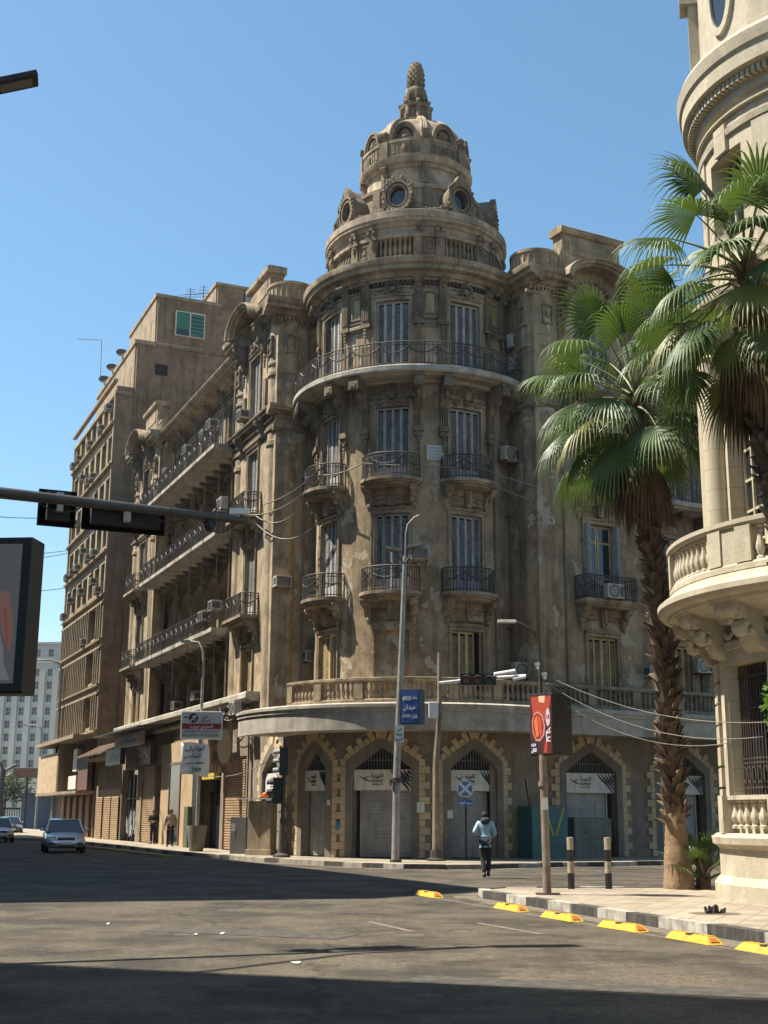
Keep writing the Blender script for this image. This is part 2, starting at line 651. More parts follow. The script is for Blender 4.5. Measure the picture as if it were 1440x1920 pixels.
# patched trenches and covers
pt = MB()
pt.poly([(-3.4, 19.0), (-.6, 17.9), (-.3, 18.7), (-3.1, 19.9)], .001, .005)
pt.poly([(-9.5, 34.0), (-4.0, 36.2), (-4.4, 37.1), (-9.9, 34.9)], .001, .005)
pt.poly([(.2, 13.4), (3.8, 12.3), (4.0, 12.9), (.4, 14.0)], .001, .005)
tag(pt.build('road_patch', simple('asphalt_patch', (.050, .044, .036), .9, 0, .4, 9, bmp=.5, dirt=(.13, .11, .08), dirt_amt=.6)), kind='structure')
gt = MB()
for pl_ in (cl[1:], cr[::-1]):
    for (x0, y0), (x1, y1) in zip(pl_[:-1], pl_[1:]):
        l = hypot(x1 - x0, y1 - y0)
        n_ = max(1, int(l / .5))
        for i in range(n_):
            q0, q1 = i / n_, (i + 1) / n_
            wd_ = .18 + .3 * RN.random()
            ax_, ay_ = (y1 - y0) / l, -(x1 - x0) / l
            gt.quad((x0 + (x1 - x0) * q0 + ax_ * .10, y0 + (y1 - y0) * q0 + ay_ * .10, .004), (x0 + (x1 - x0) * q1 + ax_ * .10, y0 + (y1 - y0) * q1 + ay_ * .10, .004),
                    (x0 + (x1 - x0) * q1 + ax_ * (.2 + wd_), y0 + (y1 - y0) * q1 + ay_ * (.2 + wd_), .004), (x0 + (x1 - x0) * q0 + ax_ * (.2 + wd_), y0 + (y1 - y0) * q0 + ay_ * (.2 + wd_), .004))
tag(gt.build('gutter_dust', simple('gutter_dust', (.19, .155, .11), .95, 0, .5, 5, dirt=(.07, .06, .045), dirt_amt=.9)), kind='stuff')

# ------------------------------------------------------------------ facade vocabulary
def wall(mb, s0, s1, z0, z1, holes=(), d=0, rev=.32, seg=50, hseg=8):
    """holes: (sa, sb, za, zb, topfn or None)"""
    cuts = {s0, s1}
    n = max(1, int((s1 - s0) / seg))
    for i in range(1, n):
        cuts.add(s0 + (s1 - s0) * i / n)
    for h in holes:
        cuts.add(h[0])
        cuts.add(h[1])
        k = hseg if (len(h) > 4 and h[4]) or seg < 1 else 1
        for i in range(1, k):
            cuts.add(h[0] + (h[1] - h[0]) * i / k)
    cs = sorted(cuts)
    cs = [c for i, c in enumerate(cs) if i == 0 or c - cs[i - 1] > 1e-4]
    zc = sorted({z0, z1} | {h[2] for h in holes} | {h[3] for h in holes})
    for a, b in zip(cs[:-1], cs[1:]):
        mid = (a + b) / 2
        hs = sorted([h for h in holes if h[0] < mid < h[1]], key=lambda h: h[2])
        lo_a = lo_b = z0
        for h in hs:
            if h[2] > min(lo_a, lo_b) + 1e-4:
                mb.oquad((a, d, lo_a), (b, d, lo_b), (b, d, h[2]), (a, d, h[2]), (0, 1, 0))
            fn = h[4] if len(h) > 4 and h[4] else (lambda s, zt=h[3]: zt)
            lo_a, lo_b = fn(a), fn(b)
            dr = h[5] if len(h) > 5 else rev
            mb.oquad((a, d, lo_a), (b, d, lo_b), (b, d - dr, lo_b), (a, d - dr, lo_a), (0, 0, -1))
            mb.oquad((a, d, h[2]), (b, d, h[2]), (b, d - dr, h[2]), (a, d - dr, h[2]), (0, 0, 1))
        mb.oquad((a, d, lo_a), (b, d, lo_b), (b, d, z1), (a, d, z1), (0, 1, 0))
    for h in holes:
        dr = h[5] if len(h) > 5 else rev
        fn = h[4] if len(h) > 4 and h[4] else (lambda s, zt=h[3]: zt)
        for s, sg in ((h[0], 1), (h[1], -1)):
            if fn(s) > h[2] + 1e-3:
                mb.oquad((s, d, h[2]), (s, d - dr, h[2]), (s, d - dr, fn(s)), (s, d, fn(s)), (sg, 0, 0))


def mould(mb, s0, s1, prof, n=1):
    """sweep a closed (d,z) profile along s"""
    mb.prism(prof, s0, s1, n)


def cornice_prof(z, h, p, d0=-.05):
    return [(d0, z), (p * .18, z), (p * .22, z + h * .12), (p * .34, z + h * .14), (p * .5, z + h * .34), (p * .80, z + h * .42), (p * .82, z + h * .62),
            (p * .94, z + h * .70), (p, z + h * .92), (p, z + h), (d0, z + h)]


def belt_prof(z, h, p, d0=-.05):
    return [(d0, z), (p * .4, z), (p * .5, z + h * .3), (p, z + h * .45), (p, z + h * .9), (p * .8, z + h), (d0, z + h)]


def dentils(mb, s0, s1, z0, z1, d0, d1, pitch=.22, fill=.55):
    n = max(1, int((s1 - s0) / pitch))
    for i in range(n):
        a = s0 + (s1 - s0) * (i + .5 - fill / 2) / n
        mb.box(a, a + (s1 - s0) / n * fill, d0, d1, z0, z1)


def bracket(mb, s, w_, ztop, h, p, d=0):
    """scroll console"""
    pr = [(d - .03, ztop), (d + p, ztop), (d + p, ztop - h * .12), (d + p * .93, ztop - h * .22), (d + p * .70, ztop - h * .30), (d + p * .5, ztop - h * .42),
          (d + p * .38, ztop - h * .60), (d + p * .36, ztop - h * .78), (d + p * .25, ztop - h * .92), (d + p * .08, ztop - h), (d - .03, ztop - h)]
    mb.prism(pr, s - w_ / 2, s + w_ / 2)
    # scroll eyes and leaf
    for sg in (-1, 1):
        mb.ball(s + sg * w_ * .5, d + p * .80, ztop - h * .14, .03, p * .13, p * .13, 6, 4)
        mb.ball(s + sg * w_ * .5, d + p * .22, ztop - h * .82, .03, p * .13, p * .13, 6, 4)
    mb.ball(s, d + p * .55, ztop - h * .50, w_ * .34, p * .22, h * .2, 6, 4)
    mb.box(s - w_ * .62, s + w_ * .62, d - .02, d + p * 1.06, ztop, ztop + .07)


def guttae(mb, s, ztop, d, n=4, r=.085):
    z = ztop
    for i in range(n):
        q = r * (1 - i * .12)
        mb.ball(s, d + .03, z - q, q, q * .7, q * 1.15, 6, 4)
        z -= q * 1.75


def garland(mb, s0, s1, z, sag, r, d=.05, n=9):
    for i in range(n + 1):
        t = i / n
        zz = z - sag * 4 * t * (1 - t)
        q = r * (.65 + .5 * sin(pi * t)) * RN.uniform(.85, 1.15)
        mb.ball(s0 + (s1 - s0) * t, d, zz, q, q * .8, q, 5, 3)


def cartouche(mb, s, z, a, b, d=.05, leaf=1):
    """oval shield with a beaded ring, crest and leaf swags"""
    mb.ball(s, d, z, a * .62, .07, b * .62, 10, 5)
    n = 14
    for i in range(n):
        t = 2 * pi * i / n
        q = RN.uniform(.8, 1.2) * a * .24
        mb.ball(s + a * cos(t), d + .03, z + b * sin(t), q, q * .9, q * 1.1, 5, 3)
    mb.ball(s, d + .05, z + b * 1.3, a * .4, .1, b * .35, 6, 4)
    if leaf:
        for sg in (-1, 1):
            for i in range(7):
                t = i / 6
                q = a * .30 * (1 - t * .6)
                mb.ball(s + sg * (a * 1.15 + t * a * 1.8), d, z - b * (.5 + .6 * sin(t * pi)) + t * b * .2, q * 1.2, q * .7, q * RN.uniform(.6, 1.1), 5, 3)


def baluster_prof(h):
    return [(.055, 0), (.085, .0), (.085, h * .10), (.045, h * .14), (.060, h * .20), (.090, h * .34), (.082, h * .44), (.048, h * .62), (.040, h * .74),
            (.062, h * .80), (.045, h * .86), (.085, h * .90), (.085, h)]


def balustrade(mb, s0, s1, z0, h, d, piers, pitch=.235, thick=.24, n=1, k=6):
    """plinth, rail and balusters between piers (list of s)"""
    mould(mb, s0, s1, [(d - thick / 2 - .03, z0), (d + thick / 2 + .03, z0), (d + thick / 2 + .03, z0 + .10), (d + thick / 2, z0 + .14), (d - thick / 2, z0 + .14)], n)
    zt = z0 + h
    mould(mb, s0, s1, [(d - thick / 2 - .02, zt - .15), (d + thick / 2 + .02, zt - .15), (d + thick / 2 + .06, zt - .10), (d + thick / 2 + .06, zt - .02), (d + thick / 2, zt), (d - thick / 2 - .04, zt)], n)
    pw = .17
    ps = sorted(piers)
    for q in ps:
        mb.box(q - pw, q + pw, d - thick / 2 - .01, d + thick / 2 + .035, z0 + .137, zt - .147)
    for a, b in zip(ps[:-1], ps[1:]):
        a += pw
        b -= pw
        m_ = max(1, round((b - a) / pitch))
        for i in range(m_):
            mb.lathe(a + (b - a) * (i + .5) / m_, d, z0 + .12, baluster_prof(h - .25), k)


def iron_rail(mb, path, z0, h, pitch=.115, orn=True, r=.0145, seg=None):
    """path: list of (s,d); bars, rails and garland ironwork following it"""
    # resample path
    L = [0]
    for a, b in zip(path[:-1], path[1:]):
        L.append(L[-1] + hypot(b[0] - a[0], b[1] - a[1]))
    tot = L[-1]

    def at(t):
        for i in range(len(L) - 1):
            if t <= L[i + 1] + 1e-9:
                f = (t - L[i]) / max(1e-9, L[i + 1] - L[i])
                return (path[i][0] + (path[i + 1][0] - path[i][0]) * f, path[i][1] + (path[i + 1][1] - path[i][1]) * f)
        return path[-1]
    n = max(2, round(tot / pitch))
    for zz, rr in ((z0 + h, r * 1.9), (z0 + h * .86, r), (z0 + .09, r * 1.3)):
        for i in range(n):
            a, b = at(tot * i / n), at(tot * (i + 1) / n)
            if i % 2 == 0 or seg:
                pass
        pts = [at(tot * i / max(2, round(tot / .3))) for i in range(max(2, round(tot / .3)) + 1)]
        mb.tube([(q[0], q[1], zz) for q in pts], rr, 4)
    for i in range(n + 1):
        q = at(tot * i / n)
        e = r * (1.7 if i % 10 == 0 else .8)
        mb.box(q[0] - e, q[0] + e, q[1] - e, q[1] + e, z0, z0 + h)
    if orn:
        m_ = max(1, round(tot / .95))
        for j in range(m_):
            t0, t1 = tot * j / m_, tot * (j + 1) / m_
            k = 8
            pts = []
            for i in range(k + 1):
                t = i / k
                q = at(t0 + (t1 - t0) * t)
                zz = z0 + h * .80 - h * .28 * 4 * t * (1 - t)
                pts.append((q[0], q[1], zz))
            mb.tube(pts, r * 1.7, 4)
            for i in range(2, k - 1):
                mb.ball(*pts[i], r * 2.8, None, None, 5, 3)
            q = at(t0)
            if j:
                for i in range(8):
                    a = 2 * pi * i / 8
                    qq = at(min(tot, max(0, t0 + .09 * cos(a))))
                    mb.ball(qq[0], qq[1], z0 + h * .62 + .13 * sin(a), r * 2.2, None, None, 4, 3)
                for i in range(4):
                    mb.ball(q[0], q[1], z0 + h * (.48 - .07 * i), r * (2.6 - i * .4), None, None, 4, 3)


def window_unit(fr, s, w_, z0, z1, par, style='blue', d=0, frame=True, leaves=4, back=.26, open_leaf=None, name='window'):
    """surround part with shutter, louvre and pane sub-parts"""
    a, b = s - w_ / 2, s + w_ / 2
    t = .15
    n = 1
    mb = MB(fr)
    if frame:
        for x0, x1 in ((a - t, a), (b, b + t)):
            mb.prism([(d - .02, z0), (d + .06, z0), (d + .06, z1 + t), (d - .02, z1 + t)], x0, x1, n)
            xm = x0 if x0 < a - .01 else x1 - .05
            mb.prism([(d + .05, z0), (d + .09, z0), (d + .09, z1 + t), (d + .05, z1 + t)], xm, xm + .05, n)
        mb.prism([(d - .02, z1), (d + .057, z1), (d + .057, z1 + t - .003), (d - .02, z1 + t - .003)], a, b, 3)
        mb.prism([(d - .02, z1 + t), (d + .12, z1 + t), (d + .15, z1 + t + .07), (d - .02, z1 + t + .07)], a - t - .03, b + t + .03, 3)
    else:
        mb.prism([(d - .30, z0), (d + .03, z0), (d + .03, z0 + .05), (d - .30, z0 + .05)], a, b, 2)
    win = mb.build(name, M['trim'], par)
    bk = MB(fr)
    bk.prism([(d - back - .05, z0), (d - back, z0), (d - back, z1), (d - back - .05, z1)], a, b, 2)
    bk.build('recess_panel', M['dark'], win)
    if style == 'open':
        f = MB(fr)
        lw_ = w_ / 2
        for i in range(2):
            x = a + i * lw_
            for x0, x1 in ((x + .02, x + .09), (x + lw_ - .09, x + lw_ - .02)):
                f.box(x0, x1, d - .22, d - .17, z0 + .02, z1 - .02)
            for zz in (z0 + .02, z0 + (z1 - z0) * .30, z1 - .75, z1 - .10):
                f.box(x + .09, x + lw_ - .09, d - .218, d - .172, zz, zz + .07)
        f.build('casement', M['yel'], win)
        gl = MB(fr)
        gl.box(a + .02, b - .02, d - .205, d - .19, z0 + .02, z1 - .02)
        gl.build('pane', M['glass'], win)
        sh = MB(fr)
        for x0, x1 in ((a - .03, a + .02), (b - .02, b + .03)):
            for k in range(2):
                sh.box(x0 + k * .07, x1 + k * .07 - .015, d - .10, d + .30, z0 + .03, z1 - .03)
        sh.build('shutter', M['blue'], win)
        return win
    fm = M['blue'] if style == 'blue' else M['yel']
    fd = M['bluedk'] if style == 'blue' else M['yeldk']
    f = MB(fr)
    lv = MB(fr)
    lwid = w_ / leaves
    ajar = RN.random()
    for i in range(leaves):
        dd = d - .13 + (.018 if i in (0, leaves - 1) else 0) + RN.uniform(-.008, .008)
        x = a + i * lwid
        ang = 0
        if ajar < .22 and i == 0:
            ang = RN.uniform(.25, 1.3)
        elif .78 < ajar and i == leaves - 1:
            ang = -RN.uniform(.25, 1.3)
        if .10 < ajar < .16 or ajar > .95:
            ang = .12 * (1 if i < leaves / 2 else -1)
        hx = x if ang >= 0 else x + lwid
        f.fr = lv.fr = (lambda s_, d_, z_, hx=hx, ca=cos(ang), sa=sin(abs(ang)), dd=dd: fr(hx + (s_ - hx) * ca, d_ + abs(s_ - hx) * sa, z_)) if ang else fr
        e = .055
        f.box(x + .004, x + e, dd - .035, dd, z0 + .02, z1 - .015)
        f.box(x + lwid - e, x + lwid - .004, dd - .035, dd, z0 + .02, z1 - .015)
        for zz, hh in ((z0 + .02, .55), (z1 - .10, .085)):
            f.box(x + e, x + lwid - e, dd - .033, dd - .006, zz, zz + hh)
        nsl = int((z1 - z0 - .75) / .055)
        for j in range(nsl):
            zz = z0 + .62 + j * .055
            lv.prism([(dd - .03, zz + .035), (dd - .006, zz), (dd + .0, zz + .008), (dd - .024, zz + .046)], x + e, x + lwid - e, 1)
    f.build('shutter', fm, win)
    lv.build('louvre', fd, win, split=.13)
    return win


def balcony_unit(fr, s, hw, z, par, p0=.30, p1=.95, d=0, iron='iron', under=True, h=.95, bow=True):
    """bowed slab on consoles with an iron railing; z = top of slab"""
    n = 10
    def dp(t):
        return d + (p0 + (p1 - p0) * (1 - abs(2 * t - 1) ** 2.6) if bow else p1)
    mb = MB(fr)
    for lay, (za, zb, ex) in enumerate(((z - .13, z, .05), (z - .21, z - .127, -.01), (z - .30, z - .207, -.12))):
        vs, fs = [], []
        for i in range(n + 1):
            t = i / n
            x = s - (hw + ex) + 2 * (hw + ex) * t
            q = dp(t) + ex
            vs += [(x, d - .03, za), (x, q, za), (x, q, zb), (x, d - .03, zb)]
        for i in range(n):
            for j in range(4):
                a = i * 4 + j
                b = i * 4 + (j + 1) % 4
                fs.append((a, b, b + 4, a + 4))
        fs += [(0, 1, 2, 3), tuple(n * 4 + j for j in range(4))]
        mb.add(vs, fs)
    if under:
        for sg in (-1, 1):
            x = s + sg * (hw - .24)
            bracket(mb, x, .26, z - .31, .62, min(p1, .55), d)
            mb.ball(x, d + .12, z - 1.0, .11, .10, .12, 6, 4)
            mb.ball(x, d + .10, z - 1.14, .06, .06, .08, 6, 4)
        # keystone and panel
        mb.face_poly([(s - .16, z - .32), (s + .16, z - .32), (s + .10, z - 1.02), (s - .10, z - 1.02)], d - .02, d + .22)
        mb.face_poly([(s - .06, z - .32), (s + .06, z - .32), (s + .04, z - .9), (s - .04, z - .9)], d + .21, d + .28)
        mb.box(s - hw + .05, s + hw - .05, d - .02, d + .10, z - .56, z - .31, 3)
        for sg in (-1, 1):
            garland(mb, s + sg * .14, s + sg * (hw - .42), z - .66, .08, .055, d + .08, 6)
    bal = mb.build('balcony', M['trim'], par, smooth=40)
    r = MB(fr)
    path = [(s - hw + .03, d + .02), (s - hw + .03, dp(0))] + [(s - hw + .03 + (2 * hw - .06) * i / n, dp(i / n) - .03) for i in range(1, n)] + [(s + hw - .03, dp(1)), (s + hw - .03, d + .02)]
    iron_rail(r, path, z, h)
    r.build('railing', M[iron], bal)
    return bal


# ================================================================== corner building
B = thing('corner_building', 'old brown four storey corner block with domed round tower, balconies and shuttered ground floor arches', 'building', (TX, TY, 0))
TR = 4.2
T = arc_frame(TX, TY, TR)


def ta(deg, r=TR):
    return radians(deg) * r


FLOORS = [(5.6, 8.6), (10.05, 13.2), (14.55, 17.6), (18.95, 22.15)]
WA = [-59, -14.5, 27.5]

# --- tower wall
mb = MB(T)
holes = []
for a in WA + [70, -101]:
    for i, (z0, z1) in enumerate(FLOORS):
        holes.append((ta(a) - .70, ta(a) + .70, z0, z1))
wall(mb, ta(-125), ta(112), 5.3, 23.2, holes, seg=.35)
mb.build('tower_wall', M['stucco'], B, smooth=30)
for a in WA + [70]:
    for i, (z0, z1) in enumerate(FLOORS):
        if i == 0 and a == -14.5:
            b_ = MB(T)
            b_.prism([(-.30, z0), (-.22, z0), (-.22, z1), (-.30, z1)], ta(a) - .7, ta(a) + .7, 4)
            wn = b_.build('blocked_window', M['stucco'], B, smooth=30)
            wn['label'] = 'walled up window filled with the same brown render'
            continue
        window_unit(T, ta(a), 1.4, z0, z1, B, 'yellow' if i == 0 else 'blue')
for a in WA:
    for z in (10.0, 14.5):
        balcony_unit(T, ta(a), 1.14, z, B)

# --- pilasters, consoles and ornament of the two top floors
tr = MB(T)
PA = [-82, -75, -44, -30, 0, 13.5, 43, 56]
for a in PA:
    s = ta(a)
    tr.box(s - .20, s + .20, -.02, .10, 19.0, 20.2, 1)
    tr.box(s - .17, s + .17, -.02, .14, 21.2, 22.95, 1)
    for k in range(4):
        tr.box(s - .15 + k * .08, s - .11 + k * .08, .12, .18, 21.35, 22.5, 1)
    bracket(tr, s, .30, 22.93, .5, .5)
    tr.box(s - .22, s + .22, -.02, .20, 21.05, 21.2, 1)
    guttae(tr, s, 21.05, .10, 5, .10)
    # third floor consoles carrying the big balcony
    bracket(tr, s, .30, 18.55, 1.15, .98)
    tr.box(s - .17, s + .17, .96, 1.06, 18.16, 18.50, 1)
    tr.box(s - .09, s + .09, 1.05, 1.09, 18.24, 18.42, 1)
    for k in range(3):
        tr.box(s - .12 + k * .09, s - .07 + k * .09, -.02, .15, 16.75, 17.45, 1)
    tr.box(s - .19, s + .19, -.02, .24, 16.5, 16.72, 1)
    tr.box(s - .15, s + .15, -.02, .17, 16.3, 16.5, 1)
    guttae(tr, s, 16.3, .08, 5, .10)
for a0, a1 in ((-44, -30), (0, 13.5), (43, 56), (-82, -75)):
    m_ = (ta(a0) + ta(a1)) / 2
    for x0, x1, z0, z1 in ((-.24, -.17, 21.5, 22.5), (.17, .24, 21.5, 22.5), (-.17, .17, 22.43, 22.5), (-.17, .17, 21.5, 21.57)):
        tr.box(m_ + x0, m_ + x1, -.01, .07, z0, z1, 1)
    tr.prism(belt_prof(20.95, .28, .12), ta(a0) + .2, ta(a1) - .2, 4)
    tr.prism(belt_prof(21.28, .10, .09), ta(a0) + .2, ta(a1) - .2, 4)
    tr.prism(belt_prof(22.62, .10, .09), ta(a0) + .2, ta(a1) - .2, 4)
for a in WA + [70]:
    cartouche(tr, ta(a), 22.62, .27, .26, .10)
    cartouche(tr, ta(a), 18.10, .26, .36, .12)
    garland(tr, ta(a) - .75, ta(a) - .2, 17.95, .18, .10, .10, 8)
    garland(tr, ta(a) + .2, ta(a) + .75, 17.95, .18, .10, .10, 8)
    # lintel course, reeded frieze
    tr.prism([(-.02, 17.86), (.05, 17.86), (.05, 18.0), (-.02, 18.0)], ta(a) - .95, ta(a) + .95, 6)
    for k in range(20):
        x = ta(a) - .93 + k * .093
        if abs(x - ta(a)) > .36:
            tr.box(x, x + .05, -.02, .06, 18.12, 18.42, 1)
    # curved lintel panels over 1st & 2nd floor windows
    for z1 in (8.6, 13.2):
        tr.prism(belt_prof(z1 + .3, .10, .10), ta(a) - .92, ta(a) + .92, 6)
tr.build('ornament', M['carve'], B, smooth=50, split=0.07)
pn = MB(T)
for a0, a1 in ((-44, -30), (0, 13.5), (43, 56)):
    m_ = (ta(a0) + ta(a1)) / 2
    pn.box(m_ - .165, m_ + .165, -.01, .025, 21.58, 22.42, 1)
pn.build('tile_panel', simple('ochre_tile', (.30, .25, .10), .5, var=.4, scale=3), B, split=0.01)

# --- main cornice of the tower
c = MB(T)
c.prism(cornice_prof(22.95, .78, .78), ta(-118), ta(104), 74)
c.prism(belt_prof(22.6, .12, .08), ta(-118), ta(104), 74)
c.build('cornice', M['trim'], B, smooth=25, split=0.01)
c = MB(T)
dentils(c, ta(-110), ta(100), 22.78, 22.94, -.02, .16, .17)
c.build('dentil_course', simple('black_dentils', (.06, .055, .045), .9), B, split=0.01)  # dentils in one near-black tone

# --- big curved balcony of the top floor
sl = MB(T)
sl.prism([(-.05, 18.62), (.80, 18.62), (.92, 18.68), (1.08, 18.70), (1.12, 18.76), (1.12, 18.93), (1.08, 18.97), (-.05, 18.97)], ta(-112), ta(98), 70)
sl.prism([(-.05, 18.50), (.30, 18.50), (.36, 18.56), (.36, 18.618), (-.05, 18.618)], ta(-112), ta(98), 70)
bal = sl.build('balcony', M['fascia'], B, smooth=25)
r = MB(T)
n = 60
iron_rail(r, [(ta(-108 + 206 * i / n), 1.02) for i in range(n + 1)], 18.97, .98, .135)
r.build('railing', M['iron'], bal)

# --- attic storey with open balustrades
A9 = arc_frame(TX, TY, 3.73)
at = MB()
at.lathe(TX, TY, 0, [(4.6, 23.70), (4.1, 23.80), (4.0, 23.95), (3.97, 24.05), (3.85, 24.08), (3.83, 24.28), (3.3, 24.30), (3.3, 25.12), (3.83, 25.14), (3.83, 25.28), (3.76, 25.30), (3.76, 25.58),
                      (3.83, 25.62), (3.88, 25.74), (4.0, 25.80), (4.0, 25.92), (4.04, 25.95), (4.04, 26.25), (3.92, 26.32), (3.5, 26.45), (3.2, 26.6), (2.5, 26.62)], 96)
attic = at.build('attic', M['dome'], B, smooth=28)
ab = MB(A9)
PR = [(-44, -30), (0, 14), (44, 58), (-88, -74), (88, 102), (132, 146), (176, 190), (220, 234)]
for a0, a1 in PR:
    for a in (a0, a1):
        s = ta(a, 3.73)
        ab.box(s - .18, s + .18, -.45, .13, 24.27, 25.20)
        ab.box(s - .22, s + .22, -.3, .20, 25.08, 25.30)
        ab.ball(s - .12, .20, 25.42, .10, .10, .11, 6, 4)
        ab.ball(s + .12, .20, 25.42, .10, .10, .11, 6, 4)
        ab.ball(s, .16, 25.60, .17, .10, .10, 6, 4)
        ab.box(s - .10, s + .10, .02, .17, 24.9, 25.35)
        guttae(ab, s, 25.05, .14, 3, .07)
    s0, s1 = ta(a0, 3.73) + .18, ta(a1, 3.73) - .18
    ab.prism([(-.45, 24.27), (.03, 24.27), (.03, 25.15), (-.45, 25.15)], s0, s1, 3)
    for x0, x1, z0, z1 in ((s0 + .05, s0 + .11, 24.4, 25.0), (s1 - .11, s1 - .05, 24.4, 25.0), (s0 + .11, s1 - .11, 24.94, 25.0), (s0 + .11, s1 - .11, 24.4, 24.46)):
        ab.box(x0, x1, .02, .075, z0, z1)
    ab.box((s0 + s1) / 2 - .09, (s0 + s1) / 2 + .09, .02, .06, 24.6, 24.8)
ab.build('attic_pier', M['carve2'], B, smooth=40, split=0.01)
bb = MB(A9)
for (a0, a1), (b0, b1) in zip(sorted(PR), sorted(PR)[1:] + [(sorted(PR)[0][0] + 360, 0)]):
    s0, s1 = ta(a1, 3.73) + .22, ta(b0, 3.73) - .22
    for i in range(7):
        bb.lathe(s0 + (s1 - s0) * (i + .5) / 7, -.08, 24.28, baluster_prof(.86), 8)
bb.build('baluster', M['carve2'], attic, smooth=50, split=0.12)

# --- dome
dm = MB()
dome_prof = [(3.2, 26.5), (3.1, 26.7), (2.98, 26.74), (2.95, 26.9), (2.86, 26.94), (2.86, 27.78), (2.96, 27.82), (2.98, 27.96), (2.80, 28.02), (2.5, 28.12), (2.33, 28.35), (2.26, 28.6),
             (2.24, 29.05), (2.24, 29.12), (2.32, 29.15), (2.34, 29.28), (2.46, 29.33), (2.52, 29.42), (2.56, 29.58), (2.42, 29.62), (2.40, 29.72), (2.40, 30.28), (2.46, 30.32), (2.46, 30.42), (2.22, 30.48)]
for i in range(1, 13):
    t = i / 12 * pi / 2 * .83
    dome_prof.append((.0 + 2.20 * cos(t), 30.48 + 1.90 * sin(t)))
dome_prof += [(.62, 32.34), (.62, 32.40)]
dm.lathe(TX, TY, 0, dome_prof, 96)
dome = dm.build('dome', M['dome'], B, smooth=28)
DA = [-14 + 45 * k for k in range(8)]
DF = arc_frame(TX, TY, 2.24)
rb = MB()
rb2 = MB(DF)
for a in DA:
    m_ = a + 22.5
    am = radians(m_)
    for off in (-.11, .11, 0):
        pts = []
        for i in range(10):
            t = i / 9 * pi / 2 * .80
            rr = 2.26 * cos(t)
            al = am + off / 2.2
            pts.append((TX + rr * sin(al) + .0, TY - rr * cos(al), 30.48 + 1.95 * sin(t)))
        rb.tube(pts, .095 if off else .08, 6)
    s = am * 2.24
    rb2.box(s - .16, s + .16, -.02, .17, 28.35, 29.15)
    bracket(rb2, s, .24, 29.15, .55, .30)
    guttae(rb2, s, 28.72, .14, 3, .075)
    rb2.box(s - .2, s + .2, .10, .27, 29.62, 30.42)
    bracket(rb2, s, .26, 30.80, .42, .30)
    rb2.ball(s, .14, 30.84, .17, .15, .13, 6, 4)
    # low wall panels
    rb2.box(s * 1 - .14, s + .14, .55, .73, 26.95, 27.95)
    for k in range(-2, 3):
        if k:
            x = s + k * .17 + (.06 if k > 0 else -.06)
            rb2.box(x - .05, x + .05, .14, .20, 29.78, 30.20)
    for k in range(-3, 4):
        x = radians(a) * 2.24 + k * .14
        if k:
            rb2.box(x - .04, x + .04, .14, .19, 29.78, 30.20)
    rb2.ball(radians(a) * 2.24, .20, 29.98, .09, .07, .2, 6, 4)
rb.build('rib', M['dome'], dome, smooth=50, split=0.01)
rb2.build('console', M['carve2'], dome, smooth=40, split=0.01)


def ring(mb, sc_, zc, outer, inner, d0, d1, n=28, a0=0, a1=2 * pi):
    vs, fs = [], []
    for i in range(n + 1):
        t = a0 + (a1 - a0) * i / n
        xo, zo = outer(t)
        xi, zi = inner(t)
        vs += [(sc_ + xi, d0, zc + zi), (sc_ + xo, d0, zc + zo), (sc_ + xo, d1, zc + zo), (sc_ + xi, d1, zc + zi)]
    for i in range(n):
        for j in range(4):
            p_, q_ = i * 4 + j, i * 4 + (j + 1) % 4
            fs.append((p_, q_, q_ + 4, p_ + 4))
    mb.add(vs, fs)


def ell(a, b, pk=0):
    def f(t):
        x, z = a * cos(t), b * sin(t)
        if pk:
            z += pk * max(0, (sin(t) - .80) / .20) ** 2.2
        return x, z
    return f


